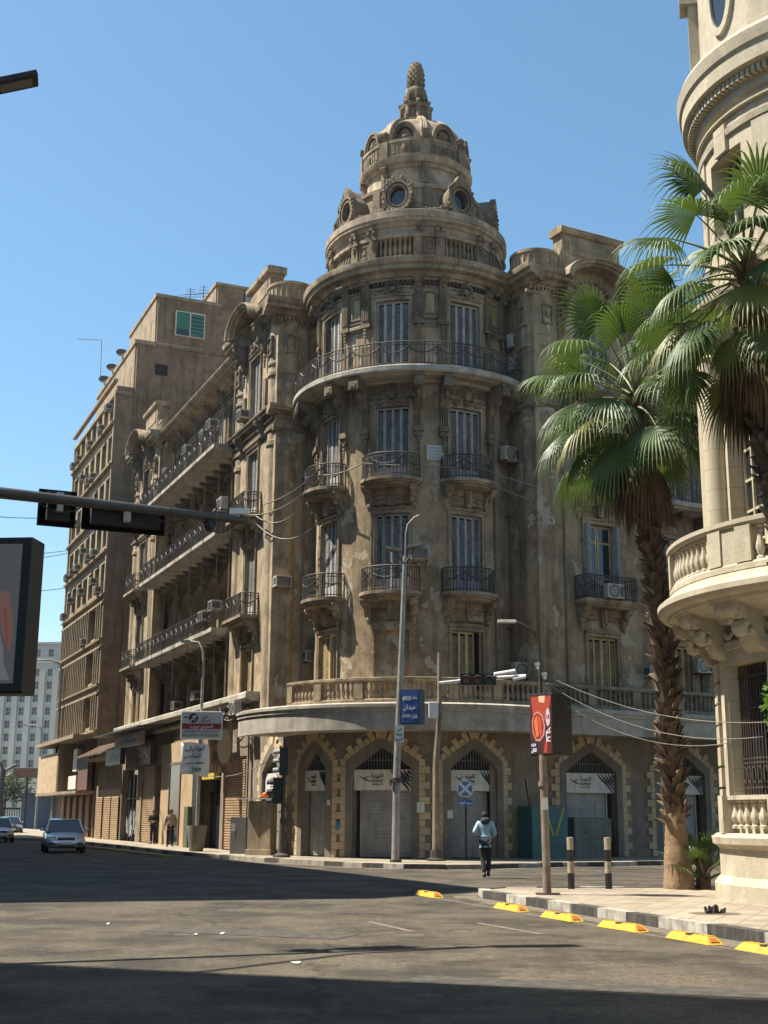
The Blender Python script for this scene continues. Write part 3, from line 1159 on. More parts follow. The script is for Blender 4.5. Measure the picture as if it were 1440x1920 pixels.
NF = line_frame  # alias
for a in DA:
    al = radians(a)
    ca, sa = cos(al), sin(al)
    # oculus dormer: a flat frame tangent to the ring
    fr = line_frame(TX + 2.9 * sa, TY - 2.9 * ca, ca, sa, sa, -ca)
    o = MB(fr)
    ring(o, 0, 27.15, ell(.60, .70, .38), ell(.36, .45), -.9, .62)
    ring(o, 0, 27.15, ell(.66, .76, .42), ell(.50, .60), .50, .74)
    ring(o, 0, 27.15, ell(.44, .53), ell(.36, .45), .62, .70)
    for i in range(22):
        t = -pi * .96 + 2 * pi * .92 * (i / 21) - pi * .0
        if sin(t) < .55:
            q = .085 * RN.uniform(.8, 1.25)
            o.ball(.63 * cos(t), .72, 27.15 + .74 * sin(t), q, q, q * 1.1, 5, 3)
    for i in range(5):
        o.ball(0, .66, 27.86 + i * .085, .13 - i * .02, .09, .08, 5, 3)
    for sg in (-1, 1):
        for i in range(4):
            o.ball(sg * (.20 + i * .13), .70, 27.98 - i * .13, .09, .08, .09, 5, 3)
        for i in range(6):
            q = .14 - i * .012
            o.ball(sg * (.66 + i * .17), .52 - i * .05, 26.62 - .02 * i + RN.uniform(-.05, .05), q * 1.2, q, q * RN.uniform(.8, 1.3), 5, 3)
    oc = o.build('oculus_window', M['carve2'], dome, smooth=45)
    # lunette with shell
    fr2 = line_frame(TX + 2.18 * sa, TY - 2.18 * ca, ca, sa, sa, -ca)
    o = MB(fr2)
    ring(o, 0, 30.46, ell(.56, .80), ell(.43, .64), -.75, .14, 16, 0, pi)
    ring(o, 0, 30.46, ell(.62, .87), ell(.53, .77), .02, .19, 16, 0, pi)
    o.box(-.72, .72, -.3, .20, 30.40, 30.50)
    for i in range(9):
        t = pi * (i + .5) / 9
        o.tube([(.05 * cos(t), .02, 30.55 + .05 * sin(t)), (.25 * cos(t), .08, 30.52 + .34 * sin(t)), (.41 * cos(t), -.02, 30.46 + .61 * sin(t))], [.03, .06, .05], 5)
    o.ball(0, .12, 30.60, .14, .1, .12, 6, 4)
    o.build('shell_niche', M['carve2'], dome, smooth=45)
og = MB()
for a in DA:
    al = radians(a)
    fr = line_frame(TX + 2.9 * sin(al), TY - 2.9 * cos(al), cos(al), sin(al), sin(al), -cos(al))
    og.fr = fr
    og.face_poly([ell(.37, .46)(2 * pi * i / 20) for i in range(20)] and [(ell(.37, .46)(2 * pi * i / 20)[0], 27.15 + ell(.37, .46)(2 * pi * i / 20)[1]) for i in range(20)], .40, .44)
og.build('oculus_pane', M['glass'], dome, split=0.01)
og = MB()
for a in DA:
    al = radians(a)
    og.fr = line_frame(TX + 2.18 * sin(al), TY - 2.18 * cos(al), cos(al), sin(al), sin(al), -cos(al))
    og.face_poly([(.44 * cos(pi * i / 12), 30.46 + .65 * sin(pi * i / 12)) for i in range(13)], -.10, -.06)
og.build('niche_back', simple('dark_niche_stone', (.06, .05, .04), .9), dome, split=0.01)  # dark plate closing the back of each recess

ln = MB()
ln.lathe(TX, TY, 0, [(.60, 32.3), (.78, 32.36), (.78, 32.46), (.64, 32.52), (.58, 32.7), (.58, 33.05), (.72, 33.10), (.74, 33.2), (.60, 33.26), (.42, 33.4), (.40, 33.52)], 24)
for k in range(8):
    a = radians(DA[0] + 45 * k + 22.5)
    ln.fr = line_frame(TX + .55 * sin(a), TY - .55 * cos(a), cos(a), sin(a), sin(a), -cos(a))
    ln.box(-.09, .09, -.05, .18, 32.4, 33.3)
    ln.ball(0, .20, 32.55, .11, .12, .18, 6, 4)
    ln.ball(0, .16, 33.32, .12, .12, .12, 6, 4)
ln.fr = None
ln.build('lantern', M['carve2'], dome, smooth=35)
fn = MB()
fn.lathe(TX, TY, 0, [(.42, 33.4), (.36, 33.6), (.42, 33.75), (.50, 33.95), (.47, 34.15), (.32, 34.30), (.34, 34.42), (.38, 34.8), (.36, 35.2), (.26, 35.5), (.06, 35.70), (0, 35.72)], 20)
for k in range(8):
    a = 2 * pi * k / 8
    for i in range(5):
        fn.ball(TX + (.50 - .03 * i) * sin(a), TY - (.50 - .03 * i) * cos(a), 33.60 + i * .14, .11, .11, .12, 5, 3)
for i in range(9):
    z = 34.42 + i * .135
    rr = .37 * (1 - (i / 10.5) ** 3)
    for k in range(9):
        a = 2 * pi * (k + .5 * (i % 2)) / 9
        fn.ball(TX + rr * sin(a), TY - rr * cos(a), z, .085, .085, .095, 5, 3)
fn.build('finial', M['carve2'], dome, smooth=50)

# --- ground floor: round shop front
G5 = arc_frame(TX, TY, 5.5)
GRF = line_frame(TX + 5.5 * NRX, TY + 5.5 * NRY, DRX, DRY, NRX, NRY)
GLF = line_frame(TX + 5.5 * NLX, TY + 5.5 * NLY, DLX, DLY, NLX, NLY)


def gothic(s, w_, zs=3.30, zp=4.06):
    return lambda x: zs + (zp - zs) * max(0, 1 - (abs(x - s) / (w_ / 2)) ** 1.18)


def shop_arch(fr, s, w_, left=False):
    """architrave, quoins, voussoirs, board, grille, shutter"""
    g_ = MB(fr)
    f0 = gothic(s, w_)
    wo = w_ + .56
    f1 = lambda x: f0(s + (x - s) * w_ / wo) + .26 + .10 * (1 - abs(x - s) / (wo / 2))
    # jambs
    for sg in (-1, 1):
        x0, x1 = sorted((s + sg * w_ / 2, s + sg * wo / 2))
        g_.prism([(-.02, .14), (.10, .14), (.10, 3.30), (-.02, 3.30)], x0, x1, 1)
    n = 14
    for i in range(n):
        t0, t1 = -1 + 2 * i / n, -1 + 2 * (i + 1) / n
        xi0, xi1 = s + t0 * w_ / 2, s + t1 * w_ / 2
        xo0, xo1 = s + t0 * wo / 2, s + t1 * wo / 2
        a, b_, c_, d_ = (xi0, f0(xi0)), (xi1, f0(xi1)), (xo1, f1(xo1)), (xo0, f1(xo0))
        if i in (0, n - 1):
            pass
        g_.face_poly([a, b_, c_, d_], -.02, .10)
    g_.face_poly([(s - wo / 2, 3.29), (s - w_ / 2, 3.29), (s - w_ / 2, 3.31), (s - wo / 2, f1(s - wo / 2))], -.02, .098)
    g_.face_poly([(s + wo / 2, 3.29), (s + w_ / 2, 3.29), (s + w_ / 2, 3.31), (s + wo / 2, f1(s + wo / 2))], -.02, .098)
    arch = g_.build('shop_arch', M['gframe'], B)
    q = MB(fr)
    z = .16
    k = 0
    while z < 3.42:
        h = .27
        wd = .40 if k % 2 else .22
        for sg in (-1, 1):
            x0, x1 = sorted((s + sg * (wo / 2 + .004), s + sg * (wo / 2 + wd)))
            q.box(x0, x1, -.02, .075 + RN.uniform(0, .012), z, z + h - .018)
        z += h
        k += 1
    # voussoirs
    nv = 6
    for sg in (-1, 1):
        for i in range(nv):
            t0 = .14 + .86 * i / nv
            t1 = .14 + .86 * (i + 1) / nv - .012
            xa, xb = s + sg * t0 * wo / 2, s + sg * t1 * wo / 2
            za, zb = f1(xa) + .006, f1(xb) + .006
            h = .40 if i % 2 == 0 else .22
            # outward normal of slope
            dx, dz = xb - xa, zb - za
            l = hypot(dx, dz)
            nx_, nz_ = (-dz / l, dx / l) if sg > 0 else (dz / l, -dx / l)
            q.face_poly([(xa, za), (xb, zb), (xb + nx_ * h, zb + nz_ * h), (xa + nx_ * h, za + nz_ * h)], -.02, .075 + RN.uniform(0, .012))
    q.face_poly([(s - .15, f1(s - .15)), (s, f1(s) + .004), (s + .15, f1(s + .15)), (s + .27, f1(s) + .42), (s - .27, f1(s) + .42)], -.02, .11)
    q.build('quoin_blocks', M['block'], arch)
    gl = MB(fr)
    x = s - w_ / 2 + .06
    while x < s + w_ / 2 - .03:
        gl.box(x, x + .025, -.20, -.17, 3.27, min(4.0, f0(x) + .02))
        x += .115
    gl.box(s - w_ / 2, s + w_ / 2, -.21, -.165, 3.60, 3.63, 3)
    gl.build('fan_grille', simple('grille_paint', (.16, .16, .16), .6), arch)
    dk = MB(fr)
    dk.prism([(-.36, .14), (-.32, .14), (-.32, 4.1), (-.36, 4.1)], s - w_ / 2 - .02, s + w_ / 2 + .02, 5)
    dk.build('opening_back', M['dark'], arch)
    sh = MB(fr)
    pr = []
    z = .16
    xr = .86
    while z < 2.55:
        pr += [(-.26, z), (-.235, z + .022), (-.235, z + .058), (-.26, z + .074)]
        z += .085
    pr += [(-.30, 2.55), (-.30, .16)]
    x0, x1 = s - w_ / 2 + (.22 if left else .0), s + w_ / 2 - (0 if left else .30)
    sh.prism(pr, x0 + .03, x1 - .02, 4, cap=False)
    sh.box(x0 - .02, x0 + .04, -.27, -.2, .14, 2.55)
    sh.box(x1 - .03, x1 + .03, -.27, -.2, .14, 2.55)
    sh.build('roller_shutter', M['shut'], arch, split=0.01)
    return arch


arches_arc = [(-14.6, 2.2), (21.4, 1.85), (-45, 1.3)]
holes = [(ta(a, 5.5) - w_ / 2, ta(a, 5.5) + w_ / 2, .14, 4.06, gothic(ta(a, 5.5), w_)) for a, w_ in arches_arc]
gw = MB(G5)
wall(gw, ta(-66.6, 5.5), ta(28.3, 5.5), 0, 5.0, holes, seg=.35, rev=.34, hseg=12)
gw.fr = GRF
rs = [(4.6, 2.4), (9.15, 2.3), (13.7, 2.3), (18.2, 2.3)]
wall(gw, 0, 30, 0, 5.0, [(s - w_ / 2, s + w_ / 2, .06, 4.06, gothic(s, w_)) for s, w_ in rs], rev=.34, hseg=12)
gw.fr = GLF
wall(gw, 0, 5.0, 0, 5.0, [(1.75 - 1.1, 1.75 + 1.1, .14, 4.06, gothic(1.75, 2.2))], rev=.34, hseg=12)
gw.build('ground_floor_wall', M['ground'], B)
for a, w_ in arches_arc:
    shop_arch(G5, ta(a, 5.5), w_, a == -45 or a == -14.6)
for s, w_ in rs[:3]:
    shop_arch(GRF, s, w_)
shop_arch(GLF, 1.75, 2.2)
pl = MB(G5)
pl.box(ta(-55.5, 5.5), ta(-54, 5.5), -.02, .03, .14, .9)
# --- canopy band
FB = arc_frame(TX, TY, 7.35)
FBR = line_frame(TX + 7.35 * NRX, TY + 7.35 * NRY, DRX, DRY, NRX, NRY)
bp = [(-2.0, 4.64), (-.12, 4.64), (-.10, 4.60), (0, 4.60), (0, 5.24), (.05, 5.26), (.05, 5.36), (.10, 5.40), (.10, 5.50), (-.05, 5.56), (-.5, 5.60), (-2.0, 5.62)]
cn = MB(FB)
cn.prism(bp, ta(-73, 7.35), ta(28.3, 7.35), 60)
cn.fr = FBR
cn.prism(bp, 0, 30, 8)
canopy = cn.build('canopy_band', M['fascia'], B, smooth=25)
dk = MB(arc_frame(TX, TY, 6.0))
dk.prism([(-1.85, 5.3), (.10, 5.60), (.10, 5.70), (-1.85, 5.72)], ta(-56, 6), ta(28.3, 6), 40)
dk.fr = line_frame(TX + 6 * NRX, TY + 6 * NRY, DRX, DRY, NRX, NRY)
dk.prism([(-1.85, 5.3), (.10, 5.60), (.10, 5.70), (-1.85, 5.72)], 0, 30, 4)
dk.build('terrace_deck', M['trim'], B)
bs = MB(arc_frame(TX, TY, 6.0))
s0, s1 = ta(-55, 6), ta(28.3, 6)
balustrade(bs, s0, s1, 5.66, .92, 0, [s0 + .17] + [s0 + (s1 - s0) * k / 5 for k in range(1, 5)] + [s1], .215, n=50, k=8)
bs.fr = line_frame(TX + 6 * NRX, TY + 6 * NRY, DRX, DRY, NRX, NRY)
balustrade(bs, 0, 26, 5.66, .92, 0, [0 + 2.17 * k for k in range(13)], .22, n=6, k=8)
fe = arc_frame(TX, TY, 6.0)
bs.fr = lambda u, v, z: fe(s0 + v, -u, z)
balustrade(bs, 0.17, 1.6, 5.665, .915, 0.02, [.3, 1.5], .22, n=1, k=8)
bs.build('balustrade', M['trim'], B, smooth=35, split=0.01)


# --- wings
def arch_sweep(mb, s, zc, r, prof, a0=0, a1=pi, n=18, ry=1.0):
    """prof: closed list of (radial, d)"""
    k = len(prof)
    vs, fs = [], []
    for i in range(n + 1):
        t = a0 + (a1 - a0) * i / n
        for q, d in prof:
            vs.append((s + (r + q) * cos(t), d, zc + (r + q) * sin(t) * ry))
    for i in range(n):
        for j in range(k):
            p_, q_ = i * k + j, i * k + (j + 1) % k
            fs.append((p_, q_, q_ + k, p_ + k))
    fs += [tuple(range(k)), tuple(n * k + j for j in range(k))]
    mb.add(vs, fs)


def pavilion(fr, s0, mat, wd=6.0, opened=(), sty='blue', skip=(), zb=5.3, bow=False):
    c_ = s0 + wd / 2
    hw = .72
    mb = MB(fr)
    wall(mb, s0, s0 + wd, zb, 23.2, [(c_ - hw, c_ + hw, z0, z1) for z0, z1 in FLOORS])
    # engaged rounded piers at both ends
    for x in (s0 + .62, s0 + wd - .62):
        mb.lathe(x, -.36, 0, [(.50, zb), (.50, 17.2), (.56, 17.25), (.56, 17.45), (.50, 17.5), (.50, 17.8)], 20)
        mb.lathe(x, -.36, 0, [(.50, 18.9), (.50, 20.4), (.57, 20.45), (.57, 20.6), (.50, 20.65), (.50, 20.9), (.56, 20.95), (.56, 21.05), (.50, 21.1), (.50, 22.9)], 20)
    w_ = mb.build('pavilion_wall', mat, B, smooth=30)
    for i, (z0, z1) in enumerate(FLOORS):
        st = 'open' if i in opened else ('yellow' if i == 0 else 'blue')
        window_unit(fr, c_, 2 * hw, z0, z1, B, st)
    for z in (10.0, 14.5):
        balcony_unit(fr, c_, 1.30, z, B, p0=.72, p1=.78, bow=False)
    o = MB(fr)
    # entablature under the top floor with dentils and capitals
    o.prism(belt_prof(17.8, .30, .16), s0 - .05, s0 + wd + .05)
    o.prism([(-.05, 18.1), (.08, 18.1), (.08, 18.5), (-.05, 18.5)], s0, s0 + wd)
    dentils(o, s0, s0 + wd, 18.36, 18.5, .07, .18, .2)
    o.prism(cornice_prof(18.5, .42, .42), s0 - .25, s0 + wd + .25)
    for x in (s0 + .62, s0 + wd - .62):
        for zz in (21.4,):
            for a, b_, e, f in ((-.26, .26, 22.2, 22.27), (-.26, .26, 21.4, 21.47), (-.26, -.19, 21.47, 22.2), (.19, .26, 21.47, 22.2)):
                o.box(x + a, x + b_, .06, .20, e, f)
            o.box(x - .09, x + .09, .06, .20, 21.7, 21.95)
    # consoles & hood of the pediment
    for x in (c_ - 1.55, c_ + 1.55):
        bracket(o, x, .34, 23.05, 1.25, .72)
        guttae(o, x, 21.75, .10, 4, .11)
        o.box(x - .17, x + .17, -.02, .12, 19.2, 20.6)
        bracket(o, x, .28, 18.5, .7, .5)
    cartouche(o, c_, 22.75, .30, .30, .14)
    for k in range(12):
        q = RN.uniform(.06, .12)
        t = k / 11 * pi
        o.ball(c_ + .85 * cos(t), .08, 23.2 + .55 * sin(t), q, q, q, 5, 3)
    o.build('ornament', M['carve'], B, smooth=45, split=0.01)
    c = MB(fr)
    for a, b_ in ((s0 - .35, c_ - 1.45), (c_ + 1.45, s0 + wd + .35)):
        c.prism(cornice_prof(23.0, .72, .74), a, b_, 2)
        c.prism(belt_prof(22.7, .12, .08), a, b_)
        dentils(c, a + .1, b_ - .1, 22.85, 23.0, 0, .14, .18)
    arch_sweep(c, c_, 23.42, 1.45, [(-.02, -.3), (-.02, .74), (.10, .80), (.14, .92), (.26, .96), (.34, 1.06), (.44, 1.08), (.46, 1.0), (.46, -.3)], 0, pi, 20, .55)
    c.face_poly([(c_ + 1.5 * cos(pi * i / 12), 23.40 + .82 * sin(pi * i / 12)) for i in range(13)], -.25, .02)
    c.box(c_ - 1.5, c_ + 1.5, -.25, .015, 23.15, 23.45)
    c.build('cornice', M['trim'], B, smooth=30, split=0.01)
    p_ = MB(fr)
    c_ += .17
    p_.box(c_ - 1.52, c_ + 1.52, -.75, -.10, 23.6, 25.85)
    p_.box(c_ - 1.2, c_ + 1.2, -.11, -.06, 24.95, 25.6)
    p_.prism([(-.85, 25.82), (.0, 25.82), (.08, 25.90), (.10, 26.08), (.0, 26.15), (-.85, 26.15)], c_ - 1.66, c_ + 1.66)
    for sg in (-1, 1):
        # concave shoulders and reeded low parapet
        pts = [(c_ + sg * 1.52, 23.6), (c_ + sg * 1.52, 25.5)]
        for i in range(7):
            t = i / 6 * pi / 2
            pts.append((c_ + sg * (1.52 + .5 * (1 - cos(t))), 25.5 - .95 * sin(t)))
        pts += [(c_ + sg * 2.8, 24.55), (c_ + sg * 2.8, 23.6)]
        p_.face_poly(pts, -.6, -.14)
        xa, xb = sorted((c_ + sg * 1.9, c_ + sg * 2.82))
        p_.box(xa, xb, -.7, -.08, 24.50, 24.62)
        for k in range(6):
            x = xa + .1 + k * .14
            p_.box(x, x + .07, -.15, -.09, 23.95, 24.4)
    p_.build('parapet', M['trim'], B, smooth=30, split=0.01)


def mid_bay(fr, s0, s1, mat, nb, iron='iron', rec=.55, arches=True, longb=(18.75, 14.5, 10.0)):
    mb = MB(fr)
    pit = (s1 - s0) / nb
    cs = [s0 + pit * (i + .5) for i in range(nb)]
    aw = .98 if arches else .68

    def rnd(c_, z):
        return lambda x: z + sqrt(max(0, aw * aw - (x - c_) ** 2))
    holes = []
    for c_ in cs:
        for i, (z0, z1) in enumerate(FLOORS):
            z0 = z0 + (1.1 if i == 0 and arches else 0)
            z1 = z1 + (.5 if i == 0 and arches else 0)
            if i in (0, 1, 2) and arches:
                holes.append((c_ - aw, c_ + aw, z0, z1 - .1 + 0, rnd(c_, z1 - aw + (.3 if i else .1)), 1.0))
            else:
                holes.append((c_ - .68, c_ + .68, z0, z1))
    wall(mb, s0, s1, 5.3, 23.2, holes, d=-rec, hseg=10)
    for i in range(3 if arches else 0):
        mb.box(s0, s1, -rec - 1.1, -rec - 1.0, FLOORS[i][0] - .3, FLOORS[i][1] + 1.1)
    mb.build('middle_wall', mat, B)
    fr2 = (lambda s, d, z: fr(s, d - rec, z))
    fr3 = (lambda s, d, z: fr(s, d - rec - .78, z))
    for c_ in cs:
        for i, (z0, z1) in enumerate(FLOORS):
            z0 = z0 + (1.1 if i == 0 and arches else 0)
            if i < 3 and arches:
                window_unit(fr3, c_, 1.3, z0, z1 - .5, B, ['yellow', 'blue', 'blue'][i], frame=False, back=.18)
            else:
                window_unit(fr2, c_, 1.36, z0, z1, B, 'yellow' if i == 0 else 'blue')
    o = MB(fr2)
    for k in range(nb + 1):
        x = s0 + pit * k
        x = min(max(x, s0 + .2), s1 - .2)
        for i, (z0, z1) in enumerate(FLOORS):
            zt = [9.65, 14.15, 18.4, 22.95][i]
            o.box(x - .2, x + .2, -.02, .10, (5.6 + 1.1) if i == 0 else z0, zt - .6)
            bracket(o, x, .30, zt, .8, .95 if i < 3 else .55)
            guttae(o, x, zt - .85, .10, 3, .09)
    for c_ in cs:
        for zt in (9.65, 14.15, 18.4):
            bracket(o, c_, .24, zt, .42, .9)
        for i in range(3):
            if arches:
                z1 = FLOORS[i][1] + (.5 if i == 0 else 0) - aw + (.3 if i else .1)
                arch_sweep(o, c_, z1, aw, [(.0, -.02), (0, .07), (.16, .09), (.16, -.02)], 0, pi, 12)
        cartouche(o, c_, 22.6, .22, .24, .08, 0)
        garland(o, c_ - .7, c_ + .7, 22.6, .2, .07, .06, 8)
    o.prism(belt_prof(22.5, .14, .10), s0, s1)
    o.build('ornament', M['carve'], B, smooth=45, split=0.01)
    for z in longb:
        sl = MB(fr)
        d1 = 1.05 if z > 18 else .85
        sl.prism([(-rec - .05, z - .30), (d1 - .2, z - .30), (d1 - .1, z - .22), (d1, z - .2), (d1, z - .02), (d1 - .03, z), (-rec - .05, z)], s0 + .03, s1 - .03, 4)
        bl = sl.build('balcony', M['fascia'], B)
        r = MB(fr)
        iron_rail(r, [(s0 + .05, d1 - .06), (s1 - .05, d1 - .06)], z, .98, .16)
        r.build('railing', M[iron], bl)
    c = MB(fr2)
    c.prism(cornice_prof(23.0, .55, 1.15), s0, s1, 3)
    dentils(c, s0, s1, 22.8, 22.98, 0, .16, .25)
    c.prism([(-.3, 23.5), (.25, 23.5), (.25, 23.9), (-.3, 23.9)], s0, s1)
    k = s0 + .5
    while k < s1:
        c.box(k - .14, k + .14, -.32, .30, 23.8, 24.15)
        k += 1.3
    c.build('cornice', M['trim'], B, split=0.01)


pavilion(FL, 0, M['left'])
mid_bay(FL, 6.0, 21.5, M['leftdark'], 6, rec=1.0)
pavilion(FL, 21.5, M['left'])
pavilion(FR, 0, M['stucco'], opened=(1, 2))
mid_bay(FR, 6.0, 17.0, M['stucco'], 4, 'ironw', arches=False)
pavilion(FR, 17.0, M['stucco'])

# return walls between tower and pavilions
rt = MB()
for f_ in (FLR, FRR):
    rt.fr = f_
    wall(rt, 0, 4.2, 5.3, 23.2, [])
    rt.lathe(.62, -.36, 0, [(.50, 5.3), (.50, 17.2), (.56, 17.25), (.56, 17.45), (.50, 17.5), (.50, 17.8)], 20)
    rt.lathe(.62, -.36, 0, [(.50, 18.9), (.50, 20.4), (.57, 20.45), (.57, 20.6), (.50, 20.65), (.50, 22.9)], 20)
    # quarter-round swelling against the tower
    rt.lathe(2.6, -.55, 0, [(.8, 5.3), (.8, 17.8)], 20)
rt.build('return_wall', M['stucco'], B, smooth=30, split=0.01)
rt = MB()
for f_ in (FLR, FRR):
    rt.fr = f_
    rt.prism(belt_prof(17.8, .30, .16), -.16, 3.6)
    rt.prism([(-.05, 18.1), (.08, 18.1), (.08, 18.5), (-.05, 18.5)], -.08, 3.6)
    dentils(rt, 0, 3.4, 18.36, 18.5, .07, .18, .2)
    rt.prism(cornice_prof(18.5, .42, .42), -.42, 3.6)
    rt.prism(cornice_prof(23.0, .718, .74), -.74, 3.6)
    rt.prism(belt_prof(22.7, .12, .08), -.08, 3.6)
    dentils(rt, 0, 3.4, 22.85, 23.0, 0, .14, .18)
    for a, b_, e, f in ((.3, .85, 22.2, 22.27), (.3, .85, 21.4, 21.47), (.3, .37, 21.47, 22.2), (.78, .85, 21.47, 22.2)):
        rt.box(a, b_, .06, .20, e, f)
    # reeded corner drum on the roof edge
    rt.lathe(.75, -.65, 0, [(1.0, 23.65), (1.0, 24.55), (1.06, 24.57), (1.06, 24.70), (0, 24.75)], 24)
    for k in range(26):
        a = 2 * pi * k / 26
        rt.box(.75 + 1.0 * sin(a) - .035, .75 + 1.0 * sin(a) + .035, -.65 - 1.03 * cos(a) - .02, -.65 - 1.03 * cos(a) + .02, 23.9, 24.45)
    pts = []
    for i in range(9):
        t = i / 8
        pts.append((1.5 + 1.6 * t, 24.55 - .55 * sin(t * pi / 2)))
    rt.face_poly([(1.5, 23.6)] + pts + [(3.1, 23.6)], -.6, -.2)
    rt.face_poly([(p_[0], p_[1]) for p_ in pts] + [(p_[0], p_[1] + .13) for p_ in pts[::-1]], -.68, -.12)
rt.build('return_cornice', M['trim'], B, smooth=30, split=0.01)

# body behind and roof
PL_ = FL(27.5, 0, 0)[:2]
PR_ = FR(23.0, 0, 0)[:2]
PB_ = (PL_[0] + DRX * 24, PL_[1] + DRY * 24)
bd = MB()
bd.poly([FL(2, -2.3, 0)[:2], FL(27.5, -2.3, 0)[:2], PB_, FR(23, -2.3, 0)[:2], FR(2, -2.3, 0)[:2]], 0, 23.4)
bd.fr = FL
bd.box(27.3, 27.5, -3.0, 0, 0, 23.3)
bd.box(2.6, 27.5, -3.0, -.9, 4.0, 5.8)
bd.fr = FR
bd.box(22.8, 23, -3.0, 0, 0, 23.3)
bd.build('building_core', M['stucco'], B)
rf = MB(FLR)
rf.box(1.0, 2.6, -4.0, -1.2, 23.4, 25.2)
rf.fr = FL
rf.box(9, 13, -6, -3, 23.4, 25.6)
rf.build('roof_cabin', M['left'], B, split=0.01)
# drainpipes
pp = MB(FRR)
pp.tube([(2.0, .09, 5.6), (2.0, .09, 22.6)], .06, 6)
pp.fr = FR
pp.tube([(1.25, .06, 5.6), (1.25, .06, 22.6)], .045, 6)
pp.tube([(6.15, .06, 5.6), (6.15, .06, 22.6)], .05, 6)
pp.fr = FLR
pp.tube([(1.35, .08, 5.6), (1.35, .08, 22.6)], .05, 6)
pp.fr = T
pp.tube([(ta(47), .07, 6), (ta(47), .07, 18.4)], .04, 6)
pp.tube([(ta(-40), .07, 8), (ta(-40), .07, 10)], .03, 6)
pp.fr = FL
pp.tube([(6.02, .10, 5.6), (6.02, .10, 23.0)], .05, 6)
pp.build('drainpipe', simple('old_pipe', (.20, .16, .11), .8), B, split=0.01)
pq = MB(T)
pq.box(ta(4.5), ta(4.5) + .68, .0, .05, 15.35, 15.95)
wp = pq.build('wall_plaque', simple('white_marble', (.55, .54, .50), .6, var=.3, scale=20), B)
pq = MB(T)
for r_ in range(4):
    x = ta(4.5) + .08
    while x < ta(4.5) + .58:
        l = RN.uniform(.03, .09)
        pq.box(x, x + l, .05, .056, 15.43 + r_ * .13, 15.47 + r_ * .13)
        x += l + .03
pq.build('inscription', simple('incised_lines', (.25, .23, .2), .8), wp)

# ------------------------------------------------------------------ left wing ground floor shops
S = thing('shop_row', 'dim shops with roller shutters under the left wing of the ornate corner block', 'shop front', FL(10, 0, 0))
sh = MB(FL)
holes = [(2.75, 6.05, .14, 4.1), (6.5, 9.3, .14, 3.9), (17.3, 18.9, .14, 4.2), (19.3, 22.1, .14, 4.2), (23.2, 27.2, .14, 4.2), (13.4, 15.6, .14, 4.2)]
wall(sh, 2.6, 27.5, 0, 6.35, holes, rev=.5)
sh.build('shop_wall', M['ground'], S)
c = MB(FL)
c.prism([(-.1, 6.30), (.45, 6.30), (.50, 6.38), (.62, 6.42), (.62, 6.62), (.56, 6.68), (-.1, 6.68)], 1.2, 27.6, 4)
c.prism([(-.1, 5.9), (.12, 5.9), (.2, 6.0), (.2, 6.1), (-.1, 6.1)], 2.7, 27.5, 4)
c.build('cornice', M['fascia'], S, split=0.01)
tan = MB(FL)
tan.box(9.6, 17.0, .02, .16, .14, 5.2)
tan.holes = None
tan.build('tan_cladding', simple('tan_cladding', (.42, .30, .17), .7, var=.2, scale=1.2, dirt=(.2, .14, .09)), S)
gd = MB(FL)
gd.box(12.9, 13.05, .16, .22, .14, 4.1)
gd.box(15.0, 15.15, .16, .22, .14, 4.1)
gd.box(12.9, 15.15, .16, .22, 4.05, 4.2)
gd.build('door_frame', simple('bronze_frame', (.12, .08, .05), .4), S)
gd = MB(FL)
gd.box(13.05, 15.0, .165, .19, .14, 4.06)
gd.box(6.5, 9.3, -.42, -.36, .14, 3.9)
gd.box(23.2, 27.2, -.42, -.36, .14, 4.2)
gd.box(17.3, 18.9, -.42, -.36, .14, 4.2)
gd.build('shop_pane', M['glass'], S, split=.01)


def roller(fr, s0, s1, z1, mat, par, d=-.1):
    pr = []
    z = .16
    while z < z1:
        pr += [(d - .02, z), (d + .02, z + .02), (d + .02, z + .075), (d - .02, z + .095)]
        z += .11
    pr += [(d - .06, z), (d - .06, .16)]
    m_ = MB(fr)
    m_.prism(pr, s0, s1, 1, cap=False)
    return m_.build('roller_shutter', mat, par, split=0.01)


M['bshut'] = simple('tan_roller', (.40, .27, .15), .6, .1, .25, 3, dirt=(.15, .09, .05), dirt_amt=.6)
roller(FL, 2.75, 6.05, 4.1, M['bshut'], S)
roller(FL, 19.3, 22.1, 4.2, M['bshut'], S)
# mullions and goods behind the display glass
gm = MB(FL)
for x in (7.2, 8.4, 24.2, 25.2, 26.2):
    gm.box(x, x + .06, -.36, -.28, .14, 3.9)
for x0, x1 in ((6.5, 9.3), (23.2, 27.2)):
    gm.box(x0, x1, -.355, -.285, 2.5, 2.58)
gm.build('mullion', M['darkpole'], S, split=0.01)
gm = MB(FL)
for i in range(26):
    x = RN.uniform(23.3, 27.0)
    z = RN.uniform(.3, 1.4)
    gm.box(x, x + RN.uniform(.05, .16), -.34, -.31, z, z + RN.uniform(.3, 1.1))
gm.build('hung_goods', simple('pale_cloth', (.42, .44, .46), .8, var=.6, scale=7), S)

